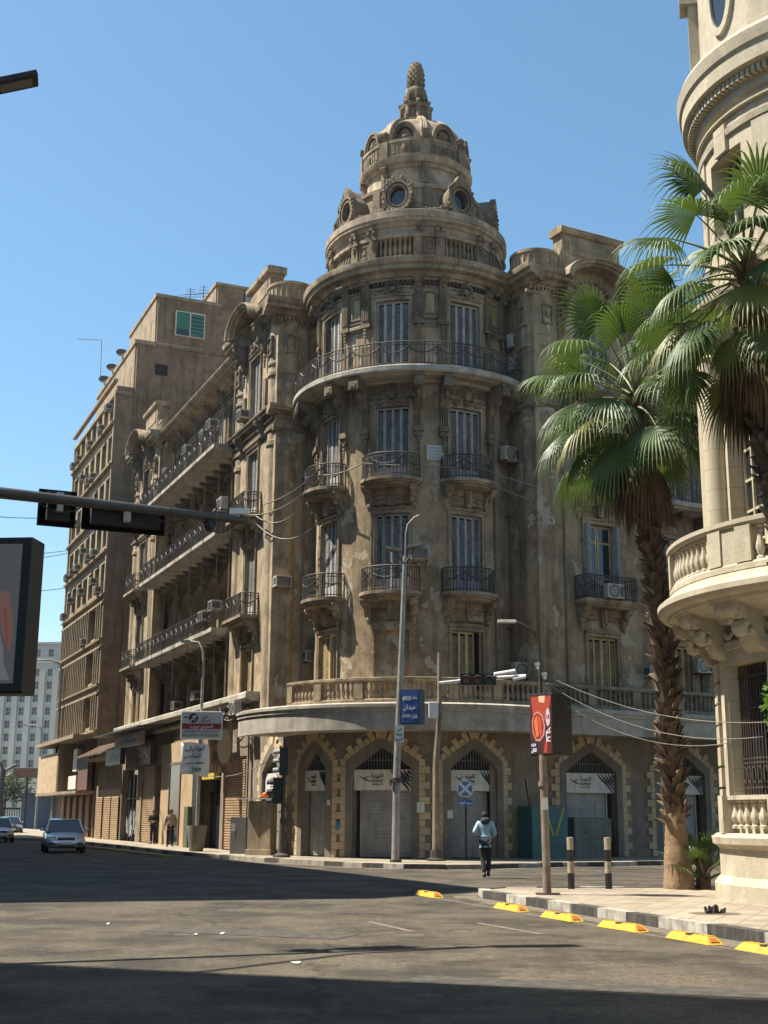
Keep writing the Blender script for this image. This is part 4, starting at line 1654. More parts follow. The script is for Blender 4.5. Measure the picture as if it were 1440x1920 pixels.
# rooftop and roof slabs over the alley beside it
P2 = thing('roadside_shops', 'low two storey shops with rusty awnings between the ornate block and the tall block', 'shop front', FL(31, 0, 0))
q = MB(FL)
q.box(27.7, 35.4, -6, -.1, 0, 5.0)
q.box(27.9, 35.2, -.12, .9, 4.95, 5.1)
q.build('shop_wall', M['ground'], P2)
q = MB(FL)
for x in (27.9, 30.2, 32.7):
    roller(FL, x + .1, x + 2.1, 2.6, M['bshut'], P2, .0)
q = MB(FL)
for i in range(14):
    x = 27.8 + i * .55
    q.prism([(-.1, 5.9 + (i % 2) * .05), (1.3, 5.15 + (i % 2) * .05), (1.3, 5.19 + (i % 2) * .05), (-.1, 5.94 + (i % 2) * .05)], x, x + .5)
q.build('awning', simple('rusty_sheet', (.22, .15, .10), .7, .3, .5, 2), P2)

# ------------------------------------------------------------------ tall neighbour
def neighbour():
    s0, s1 = 35.5, 51.5
    p0 = FL(s0, 0, 0)
    N = thing('office_block', 'tall drab office block with a blank stained side wall and rows of air conditioners', 'building', p0)
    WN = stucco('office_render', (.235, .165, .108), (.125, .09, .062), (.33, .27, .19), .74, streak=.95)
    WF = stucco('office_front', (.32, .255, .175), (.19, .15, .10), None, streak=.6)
    mb = MB(FL)
    zb = 6.5
    rows = [6.9 + 3.05 * i for i in range(8)]
    holes = []
    for i, z in enumerate(rows):
        for k in range(7):
            a = s0 + .6 + k * 2.2
            if i >= 3:
                holes.append((a, a + 1.6, z + .6, z + 2.45))
            else:
                holes.append((a, a + 1.9, z + .5, z + 2.5))
    wall(mb, s0, s1, zb, 30.6, holes, rev=.35)
    mb.build('front_wall', WF, N)
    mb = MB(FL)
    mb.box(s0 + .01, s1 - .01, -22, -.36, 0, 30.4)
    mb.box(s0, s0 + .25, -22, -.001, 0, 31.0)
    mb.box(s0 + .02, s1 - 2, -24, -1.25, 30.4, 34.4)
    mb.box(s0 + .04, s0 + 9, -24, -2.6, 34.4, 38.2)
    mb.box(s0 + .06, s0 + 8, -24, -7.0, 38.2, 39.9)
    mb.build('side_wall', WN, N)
    # sunlit faces of the set-back storeys
    mb = MB(FL)
    mb.box(s0 + .26, s1 - 2, -1.25, -1.15, 30.4, 34.35)
    mb.box(s0 + .26, s0 + 9, -2.6, -2.5, 34.4, 38.15)
    mb.box(s0 + .26, s0 + 8, -7.0, -6.9, 38.2, 39.8)
    for z0, z1, d0, x1 in ((34.35, 34.65, -1.05, s1 - 2), (38.15, 38.4, -2.4, s0 + 9), (39.85, 40.05, -6.8, s0 + 8), (30.4, 30.65, .12, s1)):
        mb.box(s0 - .04, x1, d0 - 5 if z0 > 31 else -1.0, d0, z0, z1)
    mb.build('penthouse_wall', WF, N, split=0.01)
    tr_ = MB(FL)
    for i, z in enumerate(rows + [rows[-1] + 3.05]):
        tr_.prism([(-.02, z + .02), (.28, z + .02), (.30, z + .16), (-.02, z + .22)], s0 + .02, s1)
        if i < 3:
            tr_.prism([(-.02, z + 2.55), (.22, z + 2.55), (.22, z + 2.7), (-.02, z + 2.7)], s0 + .02, s1)
            x = s0 + .3
            while x < s1 - .2:
                if not (s0 + 2.2 < x < s0 + 4.2):
                    tr_.box(x, x + .12, -.02, .24, z + .25, z + 2.56)
                x += .72
    for a in (s0 + .02, s1 - .3):
        tr_.box(a, a + .3, -.02, .12, zb, 30.5)
    tr_.build('ledge', WF, N)
    dk = MB(FL)
    dk.box(s0 + .4, s1 - .4, -.352, -.34, 6.9, 30.2)
    dk.build('window_pane', simple('office_glass', (.035, .033, .03), .4, 0, .6, 1.1, spec=.4), N, split=0.01)
    wf = MB(FL)
    for i, z in enumerate(rows):
        for k in range(7):
            a = s0 + .6 + k * 2.2
            wd, z0, z1 = (1.6, z + .6, z + 2.45) if i >= 3 else (1.9, z + .5, z + 2.5)
            wf.box(a + wd / 2 - .04, a + wd / 2 + .04, -.34, -.28, z0, z1)
            wf.box(a, a + wd, -.34, -.285, z0 + .02, z0 + .09)
            wf.box(a, a + wd, -.34, -.285, z1 - .09, z1 - .02)
            if RN.random() < .4:
                wf.box(a + .05, a + wd * .48, -.33, -.30, z0 + .1, z1 - RN.uniform(.1, .9))
    wf.build('window_frame', simple('cream_frame', (.42, .36, .26), .6, var=.4), N, split=0.01)
    # side wall windows
    fs = (lambda u, d, z: FL(s0 - d, -u, z))
    w1 = MB(fs)
    w1.box(3.9, 6.1, -.05, .06, 35.4, 37.3)
    g1 = w1.build('window_frame', M['board'], N, split=0.01)
    w1 = MB(fs)
    w1.box(3.98, 4.95, .05, .09, 35.9, 37.22)
    for k in range(6):
        w1.box(5.05, 6.02, .05, .09, 35.5 + k * .29, 35.68 + k * .29)
    w1.build('green_blind', simple('green_shutter', (.03, .16, .11), .6), g1)
    w1 = MB(fs)
    w1.box(5.05, 6.02, .04, .065, 35.45, 37.2)
    w1.box(3.98, 4.95, .055, .07, 35.45, 35.92)
    w1.build('pane', M['glass'], g1)
    w1 = MB(fs)
    w1.box(9.0, 10.0, -.04, .05, 38.5, 39.5)
    g2 = w1.build('window_frame', M['dark'], N, split=0.01)
    w1 = MB(fs)
    w1.box(9.08, 9.47, .05, .06, 38.56, 39.44)
    w1.box(9.53, 9.92, .05, .06, 38.56, 39.44)
    w1.build('pane', simple('hazy_glass', (.25, .27, .3), .3), g2)
    w1 = MB(fs)
    w1.box(2.6, 3.5, -.05, .015, 32.2, 33.0)
    w1.build('vent_opening', M['dark'], N)
    w1 = MB(FL)
    for a in (s0 + 1.2, s0 + 3.4, s0 + 6.0):
        w1.box(a, a + .8, -1.16, -1.13, 31.0, 33.0)
    for a in (s0 + 1.4,):
        w1.box(a, a + .6, -2.51, -2.48, 35.2, 36.8)
    w1.build('penthouse_window', simple('brown_blind', (.22, .15, .10), .8), N, split=0.01)
    pp_ = MB(fs)
    pp_.tube([(1.3, .08, 6), (1.3, .08, 31)], .07, 6)
    pp_.tube([(1.9, .08, 12), (1.9, .08, 30.6)], .05, 6)
    pp_.box(0, 22, -.02, .06, 30.3, 30.45)
    pp_.box(2.6, 22, -.02, .07, 34.3, 34.5)
    pp_.build('drainpipe', WN, N, split=0.01)
    # podium
    pd = MB(FL)
    pd.box(s0 + .5, s1, -3, -.5, 0, 6.9)
    pd.box(s0, s1, -1, 1.6, 6.5, 6.75)
    pd.box(s0 + .2, s1 + 1, -.6, 1.2, 2.95, 3.15)
    pd.box(s0 + 8, s0 + 8.2, -.5, 1.1, 3.1, 6.5)
    pd.build('podium', WF, N, split=0.01)
    pd = MB(FL)
    pd.box(s0 + 8.2, s1 + .8, .3, 1.15, 3.15, 5.9)
    pd.build('entrance_fascia', simple('tan_panel', (.45, .33, .20), .8, var=.3, scale=2), N)
    pd = MB(FL)
    pd.box(s0 + .2, s0 + 3.6, .2, .5, 3.2, 5.6)
    pd.build('maroon_panel', simple('maroon_cladding', (.12, .055, .04), .7), N)
    pd = MB(FL)
    pd.box(s0 + 3.7, s0 + 6.6, .35, .6, 3.3, 4.2)
    pd.box(s0 + 4.0, s0 + 5.4, .3, .55, 4.5, 6.0)
    pd.build('cream_panel', M['board'], N, split=0.01)
    for k in range(6):
        roller(FL, s0 + .6 + k * 2.4, s0 + 2.2 + k * 2.4, 2.7, M['bshut'], N, -.35)
        pd = MB(FL)
        pd.box(s0 + .2 + k * 2.4, s0 + .58 + k * 2.4, -.5, -.2, .14, 3.0)
        pd.build('pier', simple('maroon_pier', (.14, .07, .045), .7), N)
    return N, rows, s0


NB, nrows, ns0 = neighbour()

# ------------------------------------------------------------------ far pale block
def far_block():
    Y0 = 300
    F = thing('distant_block', 'pale grey slab block of many floors far down the street', 'building', (-62, Y0, 0))
    m, n, b = new_mat('pale_concrete')
    v = coords(n)
    c = mix(n, ramp(n, noise(n, v, .15, 5), .35, .65), (.34, .345, .31), (.42, .42, .375))
    n.links.new(c, b.inputs['Base Color'])
    b.inputs['Roughness'].default_value = .9
    fr = line_frame(-110, Y0 + 8, .985, -.17, -.17, -.985)
    mb = MB(fr)
    holes = []
    zs = [3.2 + 3.02 * i for i in range(11)] + [38.0]
    for k in range(27):
        a = 1.6 + k * 3.3
        for z in zs:
            holes.append((a, a + 1.25, z, z + 1.7))
    wall(mb, 0, 92, 0, 41, holes, rev=.4)
    mb.box(0, 92, -16, -.42, 0, 40.9)
    mb.box(-.2, 92.2, -1, .3, 36.4, 36.8)
    mb.box(-.2, 92.2, -16, .35, 40.9, 41.4)
    mb.build('wall', m, F)
    mb = MB(fr)
    for k in range(28):
        a = .0 + k * 3.3
        mb.box(a - .05, a + 1.2, -.02, .35, 6, 34.5)
    mb.build('pilaster', m, F, split=0.01)
    mb = MB(fr)
    mb.box(.5, 91.5, -.415, -.39, 2, 40.5)
    mb.build('window_pane', simple('far_glass', (.13, .14, .15), .4, var=.6, scale=.5), F, split=0.01)
    ff = simple('far_frame', (.4, .4, .38), .7)
    near, rest = MB(fr), MB(fr)
    for k in range(27):
        a = 1.6 + k * 3.3
        for z in zs:
            mb = near if 5 <= k < 13 else rest
            mb.box(a + .58, a + .67, -.39, -.3, z, z + 1.7)
            mb.box(a, a + 1.25, -.39, -.3, z + .8, z + .88)
    near.build('window_frame', ff, F, split=.01)
    rest.build('window_frame', ff, F)['kind'] = 'stuff'
    return F


far_block()


# ------------------------------------------------------------------ cream building on the right
CX, CY = 9.9, 24.8


def mat_ashlar():
    m, n, b = new_mat('cream_ashlar')
    tc = nd(n, 'ShaderNodeTexCoord')
    sp = nd(n, 'ShaderNodeSeparateXYZ')
    n.links.new(tc.outputs['Object'], sp.inputs[0])
    at_ = nd(n, 'ShaderNodeMath', operation='ARCTAN2')
    n.links.new(sp.outputs[1], at_.inputs[0])
    n.links.new(sp.outputs[0], at_.inputs[1])
    cb_ = nd(n, 'ShaderNodeCombineXYZ')
    n.links.new(mult(n, at_.outputs[0], 3.3), cb_.inputs[0])
    n.links.new(sp.outputs[2], cb_.inputs[1])
    br = nd(n, 'ShaderNodeTexBrick')
    br.inputs['Scale'].default_value = 1
    br.inputs['Brick Width'].default_value = 1.0
    br.inputs['Row Height'].default_value = .42
    br.inputs['Mortar Size'].default_value = .008
    br.inputs['Color1'].default_value = (.45, .40, .305, 1)
    br.inputs['Color2'].default_value = (.40, .355, .27, 1)
    br.inputs['Mortar'].default_value = (.30, .24, .16, 1)
    n.links.new(cb_.outputs[0], br.inputs['Vector'])
    v = coords(n)
    c = mix(n, mult(n, ramp(n, noise(n, coords(n, (1.5, 1.5, .3)), 1.4, 8, .72), .44, .66), .6), br.outputs[0], (.34, .27, .18))
    n.links.new(c, b.inputs['Base Color'])
    b.inputs['Roughness'].default_value = .85
    b.inputs['Specular IOR Level'].default_value = .2
    bump(n, b, br.outputs['Fac'], -.4, .01)
    return m


M['cream'] = mat_ashlar()
M['creamp'] = stucco('cream_plaster', (.45, .40, .305), (.35, .305, .225), None, streak=.25, grime=(.25, .20, .13))
CB = thing('cream_building', 'cream stone building with round corner, curved balustraded balcony and bold dentil cornice', 'building', (CX, CY, 0))
C3 = arc_frame(CX, CY, 3.3)


C3U = (lambda s, d, z: C3(s, d - .22, z))


def ca_(d, r=3.3):
    return radians(d) * r


mb = MB(C3)
wins = [(ca_(-92 + 0), 0)]
H = []
for a in (-74, -30, 14):
    H.append((ca_(a) - .72, ca_(a) + .72, 2.0, 4.45))
wall(mb, ca_(-150), ca_(120), .0, 5.2, H, seg=.3, rev=.45)
H = []
for a in (-74, -30, 14):
    H.append((ca_(a) - .62, ca_(a) + .62, 6.2, 9.6))
    H.append((ca_(a) - .62, ca_(a) + .62, 13.2, 14.9))
mb.fr = C3U
wall(mb, ca_(-150), ca_(120), 5.2, 15.6, H, seg=.3, rev=.5, d=0)
mb.build('round_wall', M['cream'], CB, smooth=30)
mb = MB()
mb.lathe(CX, CY, 0, [(3.58, -.02), (3.58, .42), (3.52, .5), (3.46, .56), (3.46, 1.05), (3.52, 1.10), (3.58, 1.14), (3.60, 1.26), (3.50, 1.33), (3.3, 1.34)], 72)
mb.build('plinth', M['creamp'], CB, smooth=25)
mb = MB()
mb.lathe(CX, CY, 0, [(3.05, 15.2), (3.14, 15.22), (3.16, 15.35), (3.09, 15.4), (3.09, 15.8), (3.17, 15.85), (3.18, 16.05), (3.22, 16.1), (3.24, 16.2), (3.44, 16.27), (3.45, 16.6), (3.50, 16.65), (3.54, 16.9), (3.5, 17.0), (3.1, 17.15), (2.98, 17.2), (2.98, 21.7), (3.2, 21.8), (3.2, 22.1), (0, 22.7)], 96)
mb.build('cornice', M['creamp'], CB, smooth=25, split=0.01)
mb = MB(C3U)
dentils(mb, ca_(-150), ca_(60), 16.06, 16.22, .05, .26, .13)
for z in (15.62,):
    mb.prism([(-.06, z), (.10, z), (.10, z + .04), (-.06, z + .04)], ca_(-150), ca_(60), 40)
# pilaster strips and window surrounds upstairs
for a in (-96, -52, -8):
    mb.box(ca_(a) - .28, ca_(a) + .28, -.03, .04, 12.4, 15.2, 2)
for a in (-74, -30):
    mb.box(ca_(a) - .85, ca_(a) - .66, -.03, .0, 12.9, 15.0, 1)
    mb.box(ca_(a) + .66, ca_(a) + .85, -.03, .0, 12.9, 15.0, 1)
    mb.box(ca_(a) - .22, ca_(a) + .22, -.03, .08, 14.9, 15.5, 1)
mb.prism(cornice_prof(11.3, .45, .5), ca_(-150), ca_(60), 50)
for a in (-74, -30):
    arch_sweep(mb, ca_(a), 10.4, .95, [(0, -.12), (0, .10), (.12, .16), (.26, .18), (.26, -.12)], 0, pi, 16)
mb.build('trim', M['creamp'], CB, smooth=30, split=0.01)
# engaged columns
mb = MB(C3U)
for a in (-103, -92, -55, -44, -10):
    mb.lathe(ca_(a), .10, 6.1, [(.34, 0), (.34, .12), (.30, .18), (.26, .22), (.26, 4.6), (.30, 4.65), (.26, 4.72), (.36, 5.0), (.38, 5.15), (0, 5.2)], 20)
    mb.box(ca_(a) - .36, ca_(a) + .36, -.15, .46, 5.8, 6.12, 1)
mb.build('column', M['cream'], CB, smooth=35, split=0.01)
# ground floor quoins
mb = MB(C3)
for a in (-99.5, -50, -6):
    for k in range(8):
        z = 1.4 + k * .40
        mb.box(ca_(a) - .30, ca_(a) + .30, -.02, .10, z, z + .35, 1)
for a in (-74, -30):
    for sg in (-1, 1):
        x0, x1 = sorted((ca_(a) + sg * .74, ca_(a) + sg * .95))
        mb.box(x0, x1, -.02, .08, 1.4, 4.7, 1)
        mb.box(x0 - .03, x1 + .03, -.02, .24, 1.34, 2.02, 1)
    mb.box(ca_(a) - .95, ca_(a) + .95, -.02, .08, 4.45, 4.7, 4)
    mb.box(ca_(a) - 1.0, ca_(a) + 1.0, -.02, .16, 4.7, 4.85, 4)
    mb.box(ca_(a) - .74, ca_(a) + .74, -.1, .14, 1.94, 2.02, 3)
    for i in range(6):
        mb.lathe(ca_(a) - .62 + i * .248, .02, 1.42, baluster_prof(.54), 8)
for a in (-130, -108, -86, -64, -42, -20):
    # scroll consoles below the balcony
    bracket(mb, ca_(a), .46, 5.40, .85, .85)
    for k in range(7):
        t = k / 6
        mb.ball(ca_(a) - .14 + .28 * (k % 2), .30 + .42 * t, 4.85 + .42 * t, .10, .09, .09, 6, 4)
    for sg in (-1, 1):
        garland(mb, ca_(a) + sg * .25, ca_(a) + sg * .62, 5.05, .12, .07, .12, 6)
mb.build('quoin', M['creamp'], CB, smooth=40, split=0.01)
mb = MB()
mb.lathe(CX, CY, 0, [(3.2, 5.15), (3.5, 5.2), (3.55, 5.3), (3.9, 5.36), (4.22, 5.44), (4.25, 5.5), (4.38, 5.53), (4.44, 5.6), (4.44, 5.70), (4.36, 5.76), (4.22, 5.82), (4.16, 5.95), (3.2, 5.96)], 96)
bl = mb.build('balcony', M['creamp'], CB, smooth=22)
mb = MB(arc_frame(CX, CY, 4.05))
balustrade(mb, ca_(-150, 4.05), ca_(60, 4.05), 5.94, .95, 0, [ca_(a, 4.05) for a in (-150, -128, -103, -98, -66, -56, -20, -8, 30, 60)], .215, .2, n=60, k=8)
for a0, a1 in ((-103, -98), (-66, -56)):
    mb.box(ca_(a0, 4.05), ca_(a1, 4.05), -.11, .10, 6.08, 6.75, 4)
mb.build('balustrade', M['creamp'], bl, smooth=35, split=0.01)
mb = MB(C3)
for a in (-74, -30, 14):
    mb.prism([(-.42, 2), (-.38, 2), (-.38, 4.45), (-.42, 4.45)], ca_(a) - .72, ca_(a) + .72, 3)
    mb.prism([(-.62, 6.2), (-.58, 6.2), (-.58, 9.6), (-.62, 9.6)], ca_(a) - .62, ca_(a) + .62, 3)
    mb.prism([(-.62, 13.2), (-.58, 13.2), (-.58, 14.9), (-.62, 14.9)], ca_(a) - .62, ca_(a) + .62, 3)
mb.build('window_pane', M['glass'], CB, split=0.01)
mb = MB(C3)
for a in (-74, -30, 14):
    for z0, z1 in ((6.2, 9.6), (13.2, 14.9)):
        for x in (-.6, -.2, .2, .56):
            mb.box(ca_(a) + x, ca_(a) + x + .05, -.58, -.52, z0, z1)
        k = z0
        while k < z1:
            mb.box(ca_(a) - .62, ca_(a) + .62, -.575, -.525, k, k + .05, 2)
            k += .62
mb.build('window_frame', simple('cream_sash', (.45, .40, .28), .6), CB, split=0.01)
mb = MB(C3)
for a in (-74, -30, 14):
    for i in range(14):
        x = ca_(a) - .68 + i * .104
        mb.box(x, x + .022, -.22, -.198, 2.0, 4.42)
    for z in (2.15, 2.6, 2.68, 3.6, 4.2):
        mb.box(ca_(a) - .72, ca_(a) + .72, -.225, -.19, z, z + .03, 2)
    for i in range(7):
        ring(mb, ca_(a) - .60 + i * .2, 2.4, ell(.085, .16), ell(.065, .135), -.215, -.195, 10)
mb.build('window_grille', M['darkpole'], CB, split=0.01)
# oval window above the cornice, chimney-like pier, plain wings
mb = MB(C3U)
ring(mb, ca_(-72), 18.6, ell(.48, .95), ell(.34, .78), -.3, -.02, 24)
mb.box(ca_(-104) - .2, ca_(-104) + .2, -.25, .12, 17.0, 19.6)
mb.box(ca_(-104) - .28, ca_(-104) + .28, -.25, .30, 19.4, 20.2)
mb.build('oval_window', M['creamp'], CB, smooth=40)
mb = MB(C3U)
mb.face_poly([(ca_(-72) + .35 * cos(2 * pi * i / 20), 18.6 + .8 * sin(2 * pi * i / 20)) for i in range(20)], -.20, -.07)
mb.build('oval_pane', M['glass'], CB)
mb = MB()
mb.box(CX + 1.0, CX + 22, CY - 2.2, CY + 9.5 - 7.0, 0, 16.2)
mb.box(CX + 1.2, CX + 14, CY - 16, CY - 1.0, 0, 16.1)
mb.build('building_body', M['creamp'], CB)

# ------------------------------------------------------------------ buildings across the street (they shade the road)
def plain_block(label, pts, h, mat_col, name='street_block'):
    x0 = sum(p_[0] for p_ in pts) / len(pts)
    y0 = sum(p_[1] for p_ in pts) / len(pts)
    o = thing(name, label, 'building', (x0, y0, 0))
    mt = stucco(name + '_render', mat_col, tuple(x * .65 for x in mat_col), None, streak=.4)
    k = len(pts)
    mb_ = MB()
    core = MB()
    gl_ = MB()
    area = sum(pts[i][0] * pts[(i + 1) % k][1] - pts[(i + 1) % k][0] * pts[i][1] for i in range(k))
    ps = pts if area < 0 else pts[::-1]      # clockwise seen from above: outward normal on the left
    inset = []
    for i in range(k):
        (ax, ay), (bx, by) = ps[i], ps[(i + 1) % k]
        l = hypot(bx - ax, by - ay)
        ux, uy = (bx - ax) / l, (by - ay) / l
        fr_ = line_frame(ax, ay, ux, uy, -uy, ux)
        mb_.fr = fr_
        hs_ = []
        m_ = int((l - 1.5) / 2.8)
        for a in range(m_):
            for f_ in range(int((h - 2) / 3.4)):
                x = (l - m_ * 2.8) / 2 + a * 2.8 + .7
                hs_.append((x, x + 1.4, 1.2 + f_ * 3.4, 3.2 + f_ * 3.4))
        wall(mb_, 0, l, 0, h, hs_, rev=.25)
        mb_.box(-.3, l + .3, -.3, .4, h - .4, h)
        gl_.fr = fr_
        gl_.box(.3, l - .3, -.27, -.25, .8, h - .6)
    mb_.fr = None
    mb_.poly(ps, h - .45, h - .40)
    mb_.build('wall', mt, o)
    gl_.fr = None
    gl_.build('window_pane', M['glass'], o, split=0.01)
    return o


# corner (-11.1, 36.0): its roof corner throws the wedge of shade that ends in the middle of the junction
k_ = 22
c0 = (-12.75, 31.3)
plain_block('plain block across the main street, out of frame on the left', [c0, (c0[0] + DLX * 70, c0[1] + DLY * 70), (c0[0] + DLX * 70 - 22, c0[1] + DLY * 70 - 9), (c0[0] - 24, c0[1] - 9.6), (c0[0] - 9.6, c0[1] - 4.9), (c0[0] - 2.6, c0[1] - 2.9)], 24.0, (.34, .27, .18))
plain_block('plain block beside the camera, out of frame on the left', [(-11.3, 13.2), (-30, 19.5), (-34, 0), (-11.3, -8)], 24.0, (.36, .29, .20), 'side_block')

# ------------------------------------------------------------------ Arabic text helper
AR = {'ا': (0xFE8D, 0xFE8E, 0, 0), 'ب': (0xFE8F, 0xFE90, 0xFE91, 0xFE92), 'ت': (0xFE95, 0xFE96, 0xFE97, 0xFE98), 'ة': (0xFE93, 0xFE94, 0, 0),
      'ج': (0xFE9D, 0xFE9E, 0xFE9F, 0xFEA0), 'ح': (0xFEA1, 0xFEA2, 0xFEA3, 0xFEA4), 'د': (0xFEA9, 0xFEAA, 0, 0), 'ر': (0xFEAD, 0xFEAE, 0, 0),
      'س': (0xFEB1, 0xFEB2, 0xFEB3, 0xFEB4), 'ش': (0xFEB5, 0xFEB6, 0xFEB7, 0xFEB8), 'ع': (0xFEC9, 0xFECA, 0xFECB, 0xFECC), 'ف': (0xFED1, 0xFED2, 0xFED3, 0xFED4),
      'ق': (0xFED5, 0xFED6, 0xFED7, 0xFED8), 'ك': (0xFED9, 0xFEDA, 0xFEDB, 0xFEDC), 'ل': (0xFEDD, 0xFEDE, 0xFEDF, 0xFEE0), 'م': (0xFEE1, 0xFEE2, 0xFEE3, 0xFEE4),
      'ن': (0xFEE5, 0xFEE6, 0xFEE7, 0xFEE8), 'ه': (0xFEE9, 0xFEEA, 0xFEEB, 0xFEEC), 'و': (0xFEED, 0xFEEE, 0, 0), 'ي': (0xFEF1, 0xFEF2, 0xFEF3, 0xFEF4),
      'ى': (0xFEEF, 0xFEF0, 0, 0), 'ط': (0xFEC1, 0xFEC2, 0xFEC3, 0xFEC4), 'ص': (0xFEB9, 0xFEBA, 0xFEBB, 0xFEBC)}


def arabic(t):
    out = []
    for i, c_ in enumerate(t):
        if c_ not in AR:
            out.append(c_)
            continue
        pv = i > 0 and t[i - 1] in AR and AR[t[i - 1]][2]
        nx_ = i + 1 < len(t) and t[i + 1] in AR and AR[c_][2]
        f_ = AR[c_]
        out.append(chr(f_[3] if pv and nx_ else f_[1] if pv else f_[2] if nx_ else f_[0]))
    return ''.join(out[::-1])


def text_mesh(body, size, width=None, ext=.004, shear=0):
    cu = bpy.data.curves.new('t', 'FONT')
    cu.body = body
    cu.size = size
    cu.extrude = ext
    cu.align_x = 'CENTER'
    cu.align_y = 'CENTER'
    cu.shear = shear
    cu.resolution_u = 2
    cu.offset = size * .012
    o = bpy.data.objects.new('t', cu)
    me = bpy.data.meshes.new_from_object(o)
    vs = [tuple(v_.co) for v_ in me.vertices]
    fs = [tuple(p_.vertices) for p_ in me.polygons]
    bpy.data.objects.remove(o)
    bpy.data.meshes.remove(me)
    bpy.data.curves.remove(cu)
    if width and vs:
        xs = [v_[0] for v_ in vs]
        k = width / max(1e-6, max(xs) - min(xs))
        vs = [(x * k, y, z) for x, y, z in vs]
    return vs, fs


def put_text(mb, body, s, d, z, size, width=None, flip=1, ar=False, shear=0):
    vs, fs = text_mesh(arabic(body) if ar else body, size, width, .006, shear)
    mb.add([(s + flip * x, d + h, z + y) for x, y, h in vs], fs)


def airline_board(fr, s, w_, lab, flip=1, part=0):
    o = thing('shop_sign', lab, 'sign', fr(s, .05, 2.9), 'grey airline office signs above the shutters')
    mb = MB(fr)
    mb.box(s - w_ / 2 + .01, s + w_ / 2 - .01, -.20, -.04, 2.53, 3.27, 5)
    mb.build('sign_board', M['board'], o)
    t = MB(fr)
    u = w_ / 2.2
    dd = -.036
    cx = s - .15 * w_ * flip
    put_text(t, 'الكويتية', cx + .16 * flip * u, dd, 3.05, .20, .46 * u, flip, True)
    put_text(t, 'KUWAIT', cx + .16 * flip * u, dd, 2.86, .15, .46 * u, flip)
    put_text(t, 'AIRWAYS', cx + .16 * flip * u, dd, 2.74, .065, .42 * u, flip)
    # bird emblem
    def P_(x, z):
        return (cx + (x - .56) * u * flip, dd, 2.95 + z)
    def ribbon(pts, ws):
        n_ = len(pts)
        vs = []
        for (x, z), q in zip(pts, ws):
            a_, b_ = P_(x, z + q), P_(x, z - q)
            vs += [a_, b_, (a_[0], dd - .008, a_[2]), (b_[0], dd - .008, b_[2])]
        fs = []
        for i in range(n_ - 1):
            j = i * 4
            fs += [(j, j + 1, j + 5, j + 4), (j, j + 2, j + 6, j + 4), (j + 1, j + 3, j + 7, j + 5)]
        t.add(vs, fs)
    ribbon([(0, .10), (.10, .05), (.20, 0), (.30, -.05), (.40, -.08), (.46, -.10)], [.004, .018, .03, .03, .02, .004])
    ribbon([(.20, .0), (.28, .045), (.36, .07), (.43, .06)], [.01, .02, .016, .003])
    # slanting strokes at the far end
    for k in range(6):
        x0 = s + (w_ * (.16 + .07 * k)) * flip
        x1 = x0 + .30 * w_ * flip
        lim = s + (w_ / 2 - .02) * flip
        z0, z1 = 3.25, 2.56 + max(0, .0)
        f_ = 1.0
        if (x1 - lim) * flip > 0:
            f_ = (lim - x0) / (x1 - x0)
        if f_ > .05:
            n_ = 6
            pts = []
            for i in range(n_ + 1):
                tt = i / n_ * f_
                pts.append((x0 + (x1 - x0) * tt, z0 + (z1 - z0) * tt - .03 * sin(tt * 7)))
            vs = []
            for i, (x, z) in enumerate(pts):
                q = .035 * (.35 + sin(pi * (i + .4) / (n_ + 1)))
                vs += [(x - q * flip, dd, z - q * .6), (x + q * flip, dd, z + q * .6)]
            t.add(vs, [(2 * i, 2 * i + 1, 2 * i + 3, 2 * i + 2) for i in range(n_)])
    t.build('lettering', M['black'], o)
    return o


airline_board(G5, ta(-14.6, 5.5), 2.2, 'grey airline board on the widest arch, directly behind the tall lamp pole')
airline_board(G5, ta(21.4, 5.5), 1.85, 'grey airline board on the arch behind the no-stopping sign')
airline_board(G5, ta(-45, 5.5), 1.3, 'narrow grey airline board on the arch left of the lamp pole')
airline_board(GLF, 1.75, 2.2, 'grey airline board hidden partly by the traffic light, leftmost of its row', -1)
airline_board(GRF, rs[0][0], rs[0][1], 'grey airline board behind the red advert screen and bollards')
airline_board(GRF, rs[1][0], rs[1][1], 'grey airline board behind the palm trunk')
airline_board(GRF, rs[2][0], rs[2][1], 'grey airline board beyond the palm by the cream building')


# ------------------------------------------------------------------ palms
def mat_leaf(name, c0, c1, tr=.22, rough=.55):
    m, n, b = new_mat(name)
    v = coords(n)
    oi = noise(n, v, 1.3, 3)
    c = mix(n, ramp(n, oi, .35, .65), c0, c1)
    n.links.new(c, b.inputs['Base Color'])
    b.inputs['Roughness'].default_value = rough
    b.inputs['Specular IOR Level'].default_value = .6
    t = nd(n, 'ShaderNodeBsdfTranslucent')
    n.links.new(mix(n, .5, c, (.20, .30, .04)), t.inputs[0])
    ms = nd(n, 'ShaderNodeMixShader')
    ms.inputs[0].default_value = tr
    n.links.new(b.outputs[0], ms.inputs[1])
    n.links.new(t.outputs[0], ms.inputs[2])
    n.links.new(ms.outputs[0], n.nodes['Material Output'].inputs[0])
    return m


M['leaf'] = mat_leaf('palm_leaf', (.028, .064, .014), (.064, .118, .022))
M['leafy'] = mat_leaf('palm_leaf_yellowing', (.11, .14, .025), (.22, .19, .04), .3)
M['dead'] = simple('dead_frond', (.17, .105, .055), .9, 0, .5, 5)
M['stalk'] = simple('green_stalk', (.15, .17, .06), .6, 0, .3, 5)
M['bark'] = simple('palm_boot', (.155, .105, .066), .95, 0, .6, 4, bmp=.5, dirt=(.05, .035, .025), dirt_amt=.7)
M['bark2'] = simple('palm_trunk_bare', (.27, .175, .10), .95, 0, .4, 7, bmp=.9, dirt=(.12, .08, .05), dirt_amt=.6)


